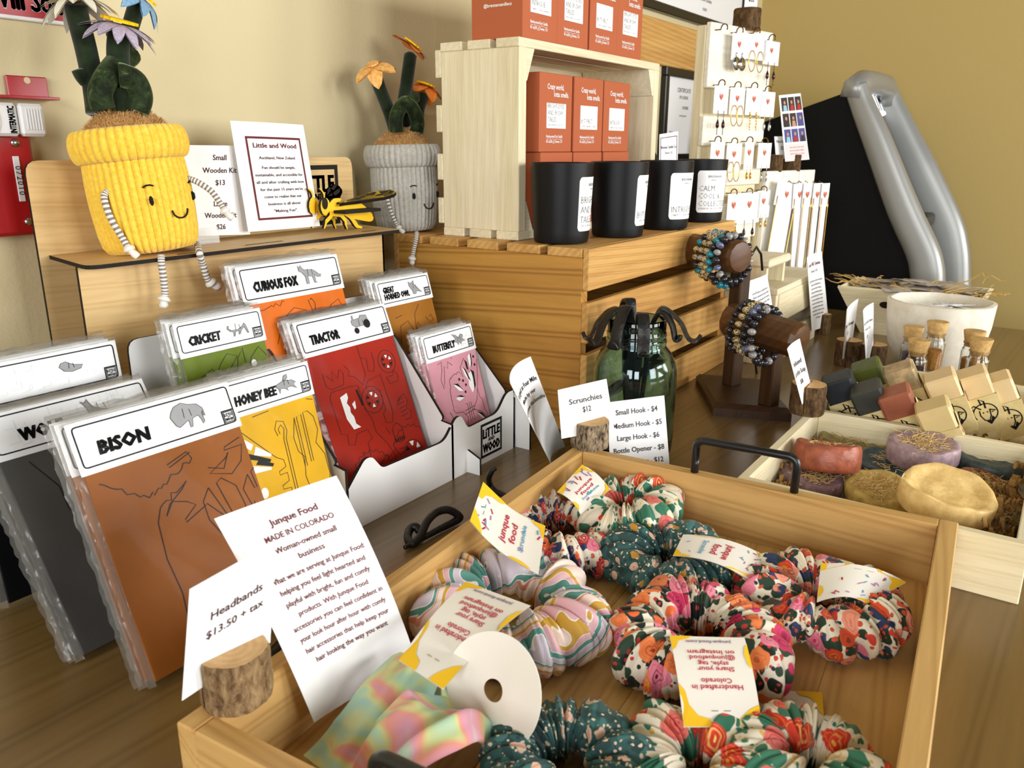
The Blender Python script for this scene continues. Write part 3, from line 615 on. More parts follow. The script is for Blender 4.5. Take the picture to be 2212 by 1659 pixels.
def pack(k, big, X0, Yb, zb, Yt, zt, idx, n, first_label):
    W = .147 if big else .105; d = V((0, Yt - Yb, zt - zb)); L = d.length
    hh = .0425 if big else .036
    o = V((X0, Yb, zb)); ey = d.normalized(); nrm = V((1, 0, 0)).cross(ey)
    o = o - nrm*(.0043*idx) + V((-(.0035 if idx else 0) - .0012*(idx % 3), 0, 0)) + ey*(.002*idx)
    M = frameM(o, (1, 0, 0), ey)
    an = ('a large' if big else 'a small')
    nm = {'RAVEN': 'unnamed black'}.get(k, CNAME[k] + ' ' + k.lower())
    if idx == 0: lab = first_label
    elif idx == n-1: lab = f'{nm} puzzle pack at the very back of its stack'
    else: lab = f'{nm} puzzle pack, {("second", "third", "fourth", "fifth")[idx-1]} from the front of its stack'
    t = thing('puzzle_pack', lab, 'puzzle', M=M, group=f'{nm} puzzle packs')
    b = MB(); b.box(.003, W - .003, .003, L - .014, -.003, 0, .0005); b.build('puzzle_board', PM[k], t)
    b = MB(); b.box(.001, W - .001, L - hh, L - .001, .0002, .0010, .0003); hc = b.build('header_card', m_card, t)
    P0 = plane_fn((0, L - hh, .0010), (1, 0, 0), (0, 1, 0), .0003)
    if idx <= 1:
        pr = Print(P0); i0 = .0050 if big else .0046; w = .0012 if big else .0010; pr.line(rpoly([(i0, i0+.0005), (W-i0, i0+.0005), (W-i0, hh-i0), (i0, hh-i0)], .003, 4), w, True)
        s = .0125 if big else .0115; pr.rect(W-i0-s, i0, W-i0-s+w, i0+s*.9); pr.rect(W-i0-s, i0+s*.9, W-i0, i0+s*.9+w); pr.done('border', m_black, hc)
        pr = Print(P0); 
        if k != 'RAVEN':
            if 'OWL' in k: pr.text('GREAT', .012, hh*.50, .0075, 'l', .055, width=.020, shear=.06, res=1); pr.text('HORNED OWL', .012, hh*.26, .0075, 'l', .055, width=.047, shear=.06, res=1)
            else:
                ww = {'BISON': .042, 'WOLF': .036, 'TRACTOR': .042, 'CURIOUS FOX': .060, 'CRICKET': .036, 'BUTTERFLY': .044, 'HONEY BEE': .048}[k]
                pr.text(k, {'WOLF': .026, 'BISON': .020, 'HONEY BEE': .010, 'CRICKET': .014}.get(k, .018), hh*.30, .0105 if big else .0088, 'l', .06, width=ww, shear=.08, res=1)
        logo(pr, W-i0-s+.0016, i0+.0014, s*.78); pr.done('lettering', m_black, hc)
        pr = Print(P0); rr = random.Random(hash(k) % 97 if False else len(k)*7 + ord(k[0])); 
        for _ in range(34):
            u = rr.uniform(i0+.004, W*.8); v = rr.uniform(i0+.003, hh-i0-.004); q = rr.uniform(.003, .010)
            pr.line([(u, v), (min(u+q, W*.88), v), (min(u+q, W*.88), min(hh-i0-.001, v+rr.uniform(.002, .008)))], .00025)
        pr.done('maze_pattern', m_pale, hc)
        pr = Print(plane_fn((0, L - hh, .0010), (1, 0, 0), (0, 1, 0), .0005)); S = .032 if big else .025; ax, ay = W*.56, hh*.27; gm = mat('animal_grey', srgb(150, 150, 150), .6) if 'animal_grey' not in bpy.data.materials else bpy.data.materials['animal_grey']
        if k == 'RAVEN': ax, ay, S = W*.60, hh*.4, .022
        for p in ANI[k]: pr.poly([(ax + x*S, ay + y*S*.72) for x, y in p])
        pr.done('animal_print', gm, hc)
        pr = Print(plane_fn((0, L - hh, .0010), (1, 0, 0), (0, 1, 0), .0007))
        for p in ANI[k]: pr.line([(ax + x*S, ay + y*S*.72) for x, y in p], .0004, True)
        if k == 'TRACTOR':
            for x, y, r in ((.78, .45, .0052), (.2, .2, .0035)): pr.disc(ax + x*S, ay + y*S*.72, r, 14); pr.line(circ(ax + x*S, ay + y*S*.72, r), .0003)
        pr.line([(ax + .4*S, ay + .3*S), (ax + .42*S, ay + .55*S)], .0005); pr.line([(ax + .62*S, ay + .3*S), (ax + .6*S, ay + .5*S)], .0005)
        pr.done('animal_outline', m_black, hc)
    if idx == 0:
        LL, holes, dark = cuts(k); bw = W - .006; Fb = plane_fn((.003, .003, 0), (1, 0, 0), (0, 1, 0), .0003)
        top = L - hh - .004
        pr = Print(Fb); sx = bw; kk = (L - .006)/1.53
        def clip(p): return [(x*sx, y*kk) for x, y in p]
        for p in LL:
            run = []
            for q in clip(p) + [(9, 9)]:
                if q[1] < top and 0 <= q[0] <= bw: run.append(q)
                else:
                    if len(run) > 1: pr.line(run, .0009 if k in ('BISON', 'WOLF') else .0007)
                    run = []
        pr.done('cut_line', mat('cut_line_' + CNAME[k], tuple(x*.06 for x in PCOL[k]), .7), t)
        if holes:
            pr = Print(Fb); [pr.poly(clip(p)) for p in holes if max(q[1] for q in clip(p)) < top]; pr.done('cut_out', m_white, t)
        if dark:
            pr = Print(plane_fn((.003, .003, 0), (1, 0, 0), (0, 1, 0), .00045)); [pr.poly(clip(p)) for p in dark if max(q[1] for q in clip(p)) < top]; pr.done('dark_cut_out', m_black, t)
    # clear sleeve: front sheet plus crinkled side seam and loose top edge
    rr = random.Random(idx*31 + ord(k[0])); b = MB()
    if idx == 0:
        b.grid(lambda a, c: V((-.001 + (W + .002)*a, L*c, .0022 + .0007*sin(9*a + 14*c) + .0006*sin(23*a*c + 5))), 13, 17)
    if b.v: b.build('clear_sleeve', m_film, t, True); b = MB()
    N = 46
    zz = [rr.uniform(-.0026, .0012) for _ in range(N)]; xx = [rr.uniform(.0025, .0048) for _ in range(N)]
    vs = []; fs = []
    for i in range(N):
        v = L*i/(N-1); vs += [(.002, v, .0012), (-xx[i]*.5, v, zz[i]), (-xx[i], v, -.0010 + zz[i]*.4)]
    for i in range(N-1): fs += [(3*i, 3*i+3, 3*i+4, 3*i+1), (3*i+1, 3*i+4, 3*i+5, 3*i+2)]
    b.add(vs, fs)
    vs = []; fs = []
    for i in range(17):
        u = W*i/16; vs += [(u, L - .002, .0012), (u, L + rr.uniform(.003, .006), rr.uniform(-.002, .001)), (u, L + .002, -.003)]
    for i in range(16): fs += [(3*i, 3*i+3, 3*i+4, 3*i+1), (3*i+1, 3*i+4, 3*i+5, 3*i+2)]
    b.add(vs, fs); b.build('sleeve_fold', m_filme, t, True)
STACKS = [('RAVEN', 1, .268, .732, .002, .757, .218, 3, 'black puzzle pack with glare on its sleeve, at the far left edge'),
 ('WOLF', 1, .266, .602, .002, .716, .186, 3, 'grey WOLF puzzle pack at the front of its stack, left of the bison packs'),
 ('BISON', 1, .279, .523, .002, .601, .199, 3, 'brown BISON puzzle pack, the frontmost at lower left'),
 ('HONEY BEE', 0, .437, .584, .002, .628, .189, 4, 'yellow HONEY BEE puzzle pack at the front of its stack beside the bison pack'),
 ('TRACTOR', 1, .576, .611, .006, .690, .2145, 4, 'red TRACTOR puzzle pack standing in the middle of the white rack'),
 ('BUTTERFLY', 0, .744, .606, .006, .652, .172, 4, 'pink BUTTERFLY puzzle pack at the right end of the white rack'),
 ('CRICKET', 0, .4395, .660, .060, .700, .236, 4, 'green CRICKET puzzle pack in the back row above the bee packs'),
 ('CURIOUS FOX', 1, .534, .668, .068, .724, .277, 3, 'orange CURIOUS FOX puzzle pack, the tallest in the back row'),
 ('GREAT HORNED OWL', 0, .739, .672, .062, .722, .235, 5, 'tan GREAT HORNED OWL puzzle pack in the back row at right')]
for k, big, X0, Yb, zb, Yt, zt, n, lab in STACKS:
    for i in range(n): pack(k, big, X0, Yb, zb, Yt, zt, i, n, lab)
# ---------------------------------------------------------------- the two cards on the shelf
YC = .852
card('price_card', 'white price card for small and large wooden kits on the plywood shelf', 'sign', (onY(400, 516, YC), onY(538, 510, YC), onY(541, 319, YC), onY(383, 318, YC)),
    [(s, .53, v, .058) for s, v in (('Small', .84), ('Wooden Kit', .70), ('$13', .565), ('Large', .33), ('Wooden Kit', .20), ('$26', .07))])
card('info_sheet', 'taller white sheet with a maroon border telling about Little and Wood', 'sign', (onY(534, 505, YC-.012), onY(689, 491, YC-.012), onY(651, 273, YC-.006), onY(493, 265, YC-.006)),
    [('Little and Wood', .52, .77, .042, dict(bold=.02, ink=m_maroon, wf=.60)), ('Auckland, New Zeland', .52, .665, .026, dict(bold=.012, wf=.50))] +
    [(s, .52, .575 - i*.068, .026, dict(wf=q)) for i, (s, q) in enumerate((('Fun should be simple,', .46), ('sustainable, and accessible for', .66), ('all and after crafting with love', .66), ("for the past 15 years we've", .59), ('come to realise that our', .52), ('business is all about', .45), ('"Making Fun".', .33)))],
    bulge=.004, frame=(.14, .10, .90, .87, .0026, m_maroon))
t = thing('card_holder', 'small clear acrylic holder at the foot of the wooden kit card', 'holder', onZ(432, 532, ZS))
b = MB(); b.box(-.014, .022, -.006, -.0045, 0, .018, .0004); b.box(-.014, .022, -.006, .012, 0, .002, .0004); b.build('acrylic', m_acr, t)
def onPl(px, py, C, deg):
    n = V((-sin(R(deg)), cos(R(deg)), 0)); r = _ray(px, py); o = V((0, 0, HC)); return o + r*(n.dot(V((C[0], C[1], 0)) - o)/n.dot(r))
# ---------------------------------------------------------------- plush flower pots
def plushmat(name, c, c2, sc=90):
    m, nt, p = newmat(name); setp(p, Roughness=.9, Specular_IOR_Level=.1, Sheen_Weight=.35, Sheen_Roughness=.5)
    v = coords(nt); n = noise(nt, v, sc, 5, .7); nt.links.new(ramp(nt, n.outputs[0], ((.3, c2), (.65, c))), p.inputs['Base Color']); bump(nt, p, n.outputs[0], .35, .002); return m
m_velvet = plushmat('green_velvet', srgb(36, 50, 26), srgb(14, 22, 10), 45)
m_vel2, nt, p = newmat('crushed_green_velvet'); setp(p, Roughness=.75, Specular_IOR_Level=.15, Sheen_Weight=.8, Sheen_Roughness=.35)
p.inputs['Sheen Tint'].default_value = (.45, .55, .3, 1)
n = noise(nt, coords(nt), 70, 6, .75, .5); nt.links.new(ramp(nt, n.outputs[0], ((.42, srgb(20, 28, 14)), (.58, srgb(44, 58, 30)), (.72, srgb(104, 118, 66)))), p.inputs['Base Color'])
m_fur = plushmat('tan_fur', srgb(206, 158, 92), srgb(140, 94, 44), 130)
m_soil = [mat('fur_tuft_' + str(i), c, .9, .1, sheen=.3) for i, c in enumerate((srgb(204, 156, 90), srgb(176, 126, 64), srgb(224, 182, 118)))]
m_st = [mat('striped_cord_white', srgb(228, 224, 216), .85, .1), mat('striped_cord_taupe', srgb(136, 124, 114), .85, .1)]
def striped(pts, r, parent, name, n=34):
    # resample along the path so that the stripes are even
    P = [V(q) for q in pts]; S = []
    for i in range(n*2 + 1):
        t = i/(n*2)*(len(P)-1); k = min(int(t), len(P)-2); f = t-k
        p0, p1, p2, p3 = P[max(k-1, 0)], P[k], P[k+1], P[min(k+2, len(P)-1)]
        S.append(.5*((2*p1) + (p2-p0)*f + (2*p0-5*p1+4*p2-p3)*f*f + (3*p1-p0-3*p2+p3)*f**3))
    b = MB(); b.tube(S, r, 8); m = []
    for i in range(n*2): m += [(i//2) % 2]*8
    m += [0, 0]; b.mi = m; o = b.build(name, m_st, parent, True)
    d = (S[-1]-S[-3]).normalized(); q = S[-1]
    b = MB(); b.tube([q - d*.006, q - d*.002, q, q + d*.001], [r*.8, r*1.9, r*1.7, r*.6], 8); b.tube([q, q + d*.006 + V((.002, 0, .001)), q + d*.010 + V((.003, 0, .002))], [r*.9, r*1.3, r*1.1], 7)
    b.build('knot', m_st[0], o, True); return o
def petals(parent, c, nrm, Rr, n, w, droop, m, cm, cr, phase=0.0, cup=0.0):
    nrm = V(nrm).normalized(); u = nrm.orthogonal().normalized(); v = nrm.cross(u); c = V(c)
    root = thing('flower', None, None, (0, 0, 0)); root.parent = parent
    for i in range(n):
        a = 2*pi*(i + phase)/n; d = u*cos(a) + v*sin(a); s = nrm.cross(d); dr = droop*(1 + .35*sin(i*2.7 + phase)); b = MB()
        def f(t, k):
            wd = w*(sin(pi*min(1, (t*.86 + .14)))**.6)*(k-.5)*2
            return c + d*(Rr*(.12 + .88*t)) + s*wd - nrm*(dr*Rr*t*t) + nrm*(cup*wd*wd/w) + nrm*(.0014)
        b.grid(f, 9, 5); b.grid(lambda t, k: f(t, 1-k) - nrm*.0016, 9, 5); b.build('petal', m, root, True)
    b = MB(); pts = []
    for k in range(28):
        rr = cr*(1 + .10*(k % 2)); a = 2*pi*k/28; pts.append(c + (u*cos(a) + v*sin(a))*rr + nrm*.003)
    b.add(pts + [q + nrm*.0026 for q in pts], [tuple(range(28))[::-1], tuple(range(28, 56))] + [(i, (i+1) % 28, 28 + (i+1) % 28, 28 + i) for i in range(28)])
    b.build('flower_centre', cm, root)
    return root
def plush(base, label, r0, r1, h, m_body, face, lean, kind):
    t = thing('plush_flower_pot', label, 'plush toy', base); NR = 42
    L = Matrix.Rotation(lean, 4, V((.824, .566, 0)))
    def body(prof, nm):
        b = MB()
        b.lathe(prof, NR*6, L, True, lambda r, z, a, i: max(0.0002, r + (.0036 if r > .02 else 0)*(abs(cos(a*NR/2))**.5 - .78)*min(1, r/.04)))
        return b.build(nm, m_body, t, True)
    pf = [(.001, .0015), (r0*.6, .001), (r0*.86, .003), (r0*.96, .010), (r0, .022)] + [(r0 + (r1-r0)*i/10 + .002*sin(pi*i/10), .022 + (h*.80 - .022)*i/10) for i in range(1, 11)] + [(r1*.98, h*.84), (r1*.9, h*.9), (r1*.5, h*.9), (.001, h*.9)]
    body(pf, 'pot_body')
    rm = []
    for i in range(15):
        a = -pi*.80 + pi*1.35*i/14; rm.append((r1 + .0015 + .0075*cos(a), h*.885 + .0165*sin(a)))
    rm = [(r1 - .004, h*.80)] + rm + [(r1 - .012, h*.99), (r1 - .018, h*.96)]
    body(rm, 'pot_rim')
    rr = random.Random(4); b = MB()
    rs = r1 - .004
    def dome(r): return h*.95 + .031*(1 - (r/rs)**2)
    b.lathe([(rs, h*.94)] + [(rs*(1 - i/9), dome(rs*(1-i/9))) for i in range(9)] + [(.0005, dome(0))], 40, L); so = b.build('fur_soil', m_fur, t, True)
    for q in range(3):
        b = MB()
        for i in range(1700):
            a = rr.uniform(0, 2*pi); r = rs*1.02*sqrt(rr.random()); z = dome(min(r, rs)) - .001; p0 = L @ V((r*cos(a), r*sin(a), z))
            d = V((rr.uniform(-1, 1)*.7 + .5*cos(a)*r/rs, rr.uniform(-1, 1)*.7 + .5*sin(a)*r/rs, rr.uniform(.4, 1.0))).normalized()*rr.uniform(.003, .0065); s = d.cross(V((rr.uniform(-1, 1), rr.uniform(-1, 1), .2))).normalized()*.00035
            b.add([p0 - s, p0 + s, p0 + d*.6 + s*.8 + V((0, 0, .0004)), p0 + d], [(0, 1, 2, 3)])
        tag(b.build('fur_tuft', m_soil[q], so), kind='stuff')
    def P(a, z, off=.0022):
        f = (z - .022)/(h*.80 - .022); r = r0 + (r1-r0)*f + .002*sin(pi*max(0, min(1, f))) + off; return L @ V((r*cos(a), r*sin(a), z))
    m_thr = bpy.data.materials.get('black_thread') or mat('black_thread', (.01, .009, .009), .7, .2)
    fa, ez, sp = face
    for s in (-1, 1):
        a = fa + s*sp
        b = MB(); b.tube([P(a, ez - .0045, .0008), P(a, ez - .002, .0016), P(a, ez + .002, .0016), P(a, ez + .0045, .0008)], [.0012, .0029, .0029, .0012], 8, flat=.6); b.build('eye', m_thr, t, True)
        b = MB(); b.tube([P(a - .10, ez + .0135, .0014), P(a - .04, ez + .0155, .0016), P(a + .04, ez + .0155, .0016), P(a + .09, ez + .0145, .0014)], .0009, 6); b.build('eyebrow', m_thr, t, True)
    b = MB(); b.tube([P(fa + .20*cos(pi + pi*i/10), ez - .012 + .0085*sin(pi + pi*i/10) , .0016) for i in range(11)], .0009, 6); b.build('smile', m_thr, t, True)
    return t, P, L
m_yel = plushmat('yellow_corduroy', srgb(250, 212, 84), srgb(232, 182, 46), 220)
m_gry = plushmat('grey_corduroy', srgb(196, 192, 182), srgb(166, 162, 152), 220)
def stem(t, base, pts, r, m=None):
    b = MB(); P = [V(q) - V(base) for q in pts]; S = []; n = 7
    for k in range(len(P)-1):
        p0, p1, p2, p3 = P[max(k-1, 0)], P[k], P[k+1], P[min(k+2, len(P)-1)]
        for i in range(n):
            f = i/n; S.append(.5*((2*p1) + (p2-p0)*f + (2*p0-5*p1+4*p2-p3)*f*f + (3*p1-p0-3*p2+p3)*f**3))
    S.append(P[-1]); rr = [r*(.55 if i in (0,) and False else 1) for i in range(len(S))]; rr[-1] = r*.5
    S.append(S[-1] + (S[-1]-S[-2])*.3); rr.append(r*.12)
    b.tube(S, rr, 14); return b.build('stem', m or m_velvet, t, True)
YP = .825; yb = onY(312, 548, YP); yb.z = ZS
ybase = (yb.x + .006, .819, ZS)
t, P, L = plush(ybase, 'yellow corduroy plush flower pot with a smile sitting on the plywood shelf', .0495, .0490, .126, m_yel, (R(280), .054, R(32)), R(-6.0), 0)
A = lambda x, y, d=0.0: onY(x, y, YP + d)
stem(t, ybase, [A(205, 250, .01), A(195, 180, .02), A(180, 110, .02), A(163, 45, .015), A(158, 14, .012)], .0105)
stem(t, ybase, [A(180, 184, .02), A(170, 172, .02), A(162, 156, .02)], .006)
stem(t, ybase, [A(218, 238, -.012), A(212, 205, -.014), A(228, 170, -.012), A(252, 140, .006), A(270, 128, .012), A(276, 122, .014)], .0115, m_vel2)
stem(t, ybase, [A(262, 245, -.008), A(256, 205, -.008), A(252, 160, -.002), A(250, 110, 0), A(254, 70, 0)], .0110)
stem(t, ybase, [A(292, 245, -.022), A(300, 215, -.024), A(288, 182, -.024), A(264, 170, -.022), A(252, 168, -.020)], .0115, m_vel2)
stem(t, ybase, [A(262, 130, .02), A(272, 80, .02), A(286, 30, .02), A(292, 5, .02)], .0085)
b1 = V(ybase)
fl = lambda c: V(c) - b1
m_lav = mat('lavender_glitter', srgb(204, 190, 206), .5, .4, var=(420, srgb(160, 146, 168))); m_blu = mat('blue_glitter', srgb(150, 188, 214), .5, .4, var=(420, srgb(104, 146, 184)))
m_wht = mat('cream_felt', srgb(232, 226, 206), .7, .2); m_fey = mat('yellow_felt', srgb(250, 196, 20), .8, .15)
m_ora = mat('orange_foil', srgb(236, 116, 30), .45, .4, var=(160, srgb(246, 160, 74))); m_or2 = mat('pale_orange_foil', srgb(226, 150, 60), .45, .4, var=(200, srgb(250, 206, 130)))
petals(t, fl(A(252, 60, -.01)), (.10, -.25, 1), .037, 13, .0062, .42, m_lav, m_fey, .016)
petals(t, fl(A(300, 2, .02)), (.55, -.5, .8), .032, 10, .0062, .5, m_blu, m_fey, .013)
petals(t, fl(A(160, 8, .01)), (.05, .2, 1), .036, 12, .0056, .55, m_wht, m_fey, .014, .3)
PP = lambda q: V(q)
striped([P(R(203), .068, -.001), P(R(201), .062, .004), P(R(204), .042, .006), P(R(210), .022, .005), P(R(216), .008, .006)], .0032, t, 'arm')
ra = P(R(314), .072, 0); striped([ra, ra + V((.006, -.008, -.004)), ra + V((.016, -.016, -.014)), ra + V((.022, -.022, -.028)), ra + V((.024, -.026, -.036))], .0032, t, 'arm')
for (x0, y0), pts in (((346, 556), ((347, 575), (352, 610), (355, 640), (352, 655))), ((424, 532), ((428, 548), (436, 575), (446, 605), (456, 617)))):
    Yl = .7655; q = [fl(onZ(x0, y0, ZS + .003))] + [fl(onY(x, y, Yl - .0)) for x, y in pts]
    striped(q, .0036, t, 'leg')
gb = (.978, .876, BH)
t, P, L = plush(gb, 'grey corduroy plush flower pot sitting at the back corner of the big crate', .0480, .0505, .130, m_gry, (R(267), .056, R(30)), R(-1.5), 1)
b1 = V(gb); A = lambda x, y, d=0.0: onY(x, y, .874 + d)
stem(t, gb, [A(848, 280, .01), A(835, 240, .01), A(815, 190, .01), A(803, 155, .008)], .0098)
stem(t, gb, [A(872, 270, .01), A(868, 225, .0), A(874, 180, 0), A(882, 115, 0)], .0098)
stem(t, gb, [A(853, 287, -.012), A(852, 255, -.012), A(864, 230, -.01), A(884, 216, .0), A(890, 212, .004)], .0105, m_vel2)
stem(t, gb, [A(896, 287, -.018), A(898, 262, -.018), A(886, 235, -.018), A(868, 222, -.016)], .0105, m_vel2)
stem(t, gb, [A(900, 260, .0), A(902, 235, .004), A(912, 205, .006)], .0085)
petals(t, fl(A(802, 146, .006)), (-.5, -.1, .9), .034, 6, .0115, .45, m_or2, m_or2, .008)
petals(t, fl(A(884, 102, 0)), (.35, -.45, .8), .034, 6, .0115, .12, m_ora, m_fey, .014, .2)
petals(t, fl(A(914, 190, .006)), (.25, -.2, 1), .031, 6, .0125, .55, m_ora, m_fey, .014, .5)
striped([P(R(194), .062, -.001), P(R(193), .055, .004), P(R(198), .034, .006), P(R(205), .016, .006), P(R(210), .008, .007)], .0030, t, 'arm')
lp = [V(gb) + V((-.040, -.040, .004)) - V(gb)] 
striped([fl(onZ(898, 504, BH + .004)), fl(onX(897, 516, .927)), fl(onX(892, 540, .9245)), fl(onX(888, 562, .924))], .0034, t, 'leg')
# third pot, only its rim and leaves show behind the candles
bb = (1.86, .80, .19)
tt = thing('plush_flower_pot', 'yellow corduroy plush pot with dark leaves, half hidden behind the candles below the certificate', 'plush toy', (1.80, .80, 0))
b = MB(); b.lathe([(.06, 0), (.062, .30), (.062, .305), (.066, .31), (.070, .33), (.067, .348), (.05, .35)], 46*6, None, True, lambda r, z, a, i: r + .002*(abs(cos(a*20))**.6 - .7)); b.build('pot_body', m_yel, tt, True)
for k, (x, y, l, w) in enumerate(((-.03, -.02, .075, .02), (.015, -.03, .070, .02), (.03, .01, .08, .02), (-.01, .02, .085, .022))):
    b = MB(); b.grid(lambda s, c: V((x*(1 + 1.4*s) + (c-.5)*2*w*sin(pi*min(1, s*.9 + .1)), y*(1 + s), .345 + l*s*(1 - .25*s) - .01*abs(c-.5))), 9, 5); b.build('leaf', m_velvet, tt, True)
# ---------------------------------------------------------------- yellow wooden bee model
t = thing('wooden_bee_model', 'yellow slotted wooden bee model standing on the shelf beside the info sheet', 'toy', (0, 0, 0))
m_beey = mat('yellow_stained_ply', srgb(250, 204, 34), .5, .3, var=(30, srgb(236, 184, 24))); YBE = .822
def bp(x, y, Yd=YBE): q = onY(640 + x/8.295, 320 + y/8.295, Yd); return (q.x, q.z)
zoff = onY(738, 500, YBE).z - ZS
body = [(575, 1010), (600, 970), (650, 925), (750, 915), (790, 940), (770, 985), (690, 1000), (700, 1030), (900, 985), (1080, 955), (1170, 1030), (1270, 1110), (1300, 1150), (1340, 1200), (1365, 1270), (1345, 1320), (1290, 1335), (1180, 1320), (1020, 1290), (1060, 1340), (1095, 1400), (1165, 1425), (1160, 1455), (1070, 1452), (1030, 1420), (960, 1310), (920, 1270), (825, 1215), (870, 1280), (890, 1340), (885, 1380), (905, 1474), (890, 1474), (850, 1385), (845, 1340), (770, 1255), (640, 1240), (590, 1310), (530, 1370), (495, 1466), (475, 1466), (498, 1360), (500, 1310), (580, 1220), (575, 1150), (555, 1180), (525, 1220), (490, 1228), (455, 1200), (425, 1130), (415, 1060), (425, 980), (455, 930), (470, 915), (465, 860), (440, 805), (385, 745), (395, 738), (455, 790), (485, 850), (490, 908), (530, 925), (565, 970)]
bodyw = [(x, z - zoff + .0004) for x, z in (bp(*q) for q in body)]
plate('body_plate', bodyw, .0045, MXZ(YBE), m_beey, m_char, t)
plate('body_plate', [(x - .004, z) for x, z in bodyw[27:]] + [], .0035, MXZ(YBE + .018), m_beey, m_char, t)
plate('head_plate', [(x, z - zoff) for x, z in (bp(*q) for q in ((320, 1080), (325, 990), (350, 930), (375, 905), (372, 860), (350, 810), (290, 750), (320, 745), (380, 800), (395, 850), (395, 905), (430, 960), (420, 1100), (430, 1210), (380, 1210), (340, 1170)))], .004, MXZ(YBE + .012), m_beey, m_char, t)
pr = Print(lambda u, v: V((u, YBE - .0004, v - zoff)))
ex, ez = bp(488, 1010); pr.poly([(ex + .0052*cos(a*pi/9), ez + .0078*sin(a*pi/9)) for a in range(18)]); pr.done('eye_hole', m_char, t)
def wing(poly, Y0, name, dy, th=.004):
    vs = [V((x, Y0 + dy*(x - bp(*poly[0])[0]), z - zoff)) for x, z in (bp(*q) for q in poly)]; n = len(vs); b = MB()
    b.m = 0; b.add(vs, [tuple(range(n))]); b.m = 1; b.add([q for q in vs] + [q - V((0, 0, th)) for q in vs], [(i, (i+1) % n, n + (i+1) % n, n + i) for i in range(n)] + [tuple(range(2*n-1, n-1, -1))])
    return b.build(name, [m_beey, m_char], t)
w1 = [(690, 1005), (770, 985), (950, 960), (1400, 880), (1540, 830), (1575, 785), (1500, 745), (1300, 770), (1130, 812), (760, 960)]
wo = wing(w1, YBE - .006, 'wing', -.15)
def cells(poly, cs, Y0, dy, wobj):
    x00 = bp(*poly[0])[0]
    pr = Print(lambda u, v: V((bp(u, v)[0], Y0 + dy*(bp(u, v)[0] - x00) - .0004, bp(u, v)[1] - zoff + .0006)))
    for c in cs: pr.poly(c)
    pr.done('wing_cell', m_char, wobj)
cells(w1, [[(1100, 850), (1220, 800), (1270, 800), (1230, 850), (1130, 860)], [(1310, 800), (1460, 765), (1420, 800), (1340, 830)], [(1480, 770), (1545, 780), (1510, 815), (1440, 835)], [(1290, 840), (1400, 825), (1330, 860), (1240, 875)], [(860, 950), (1050, 880), (1100, 880), (960, 940)]], YBE - .006, -.15, wo)
w2 = [(600, 905), (620, 760), (680, 695), (780, 668), (860, 700), (910, 765), (880, 830), (860, 905)]
wo = wing(w2, YBE + .012, 'wing', 0)
cells(w2, [[(640, 880), (645, 770), (690, 720), (700, 800)], [(700, 760), (760, 690), (820, 690), (760, 780)], [(740, 840), (800, 780), (870, 750), (860, 820), (790, 880)], [(660, 890), (720, 830), (740, 880)]], YBE + .012, 0, wo)
z0 = bp(900, 1110)[1] - zoff; xa, xb = bp(645, 1100)[0], bp(1290, 1110)[0]
b = MB(); b.box(xa, xb, YBE - .022, YBE + .022, z0 - .004, z0, 0); b.build('abdomen_plate', m_char, t)
# ---------------------------------------------------------------- light wood tray with scrunchies
TY = R(-85.8); TM = Matrix.Translation((.7664, .4367, 0)) @ Matrix.Rotation(TY, 4, 'Z'); TMI = TM.inverted()
TU, TV, TH, TT, TF = .3934, .5461, .0677, .0160, .006
tray = thing('wooden_tray', 'light wooden tray with black bar handles holding the scrunchies', 'tray', M=TM)
for n, a in (('back_rail', (TT, TU - TT, -TT, 0)), ('front_rail', (TT, TU - TT, -TV, -TV + TT))):
    b = MB(); b.box(*a, 0, TH, .0012); b.build(n, m_tray, tray)
for x0 in (0, TU - TT):
    b = MB(); b.box(x0, x0 + TT, -TV, 0, 0, TH, .0012); b.build('side_rail', m_trayY, tray)
for i in range(6):
    w = (TU - 2*TT)/6; b = MB(); b.box(TT + i*w, TT + (i+1)*w - .0002, -TV + TT, -TT, .001, TF, .0004); b.build('base_board', m_trayY, tray)
h1 = TMI @ onZ(1505, 1013, TH); h2 = TMI @ onZ(1718, 1057, TH)
def bar(x1, x2, y):
    P = [(x1, y, TH - .004), (x1, y, TH + .028)]; r = .009
    for i in range(6): a = pi - pi/2*i/5; P.append((x1 + r + r*cos(a), y, TH + .028 + r*sin(a)))
    for i in range(6): a = pi/2 - pi/2*i/5; P.append((x2 - r + r*cos(a), y, TH + .028 + r*sin(a)))
    P.append((x2, y, TH - .004)); b = MB(); b.tube(P, .0042, 10); b.build('handle', m_satin, tray, True)
bar(h1.x, h2.x, -TT/2); bar(h1.x + .004, h2.x + .004, -TV + TT/2)
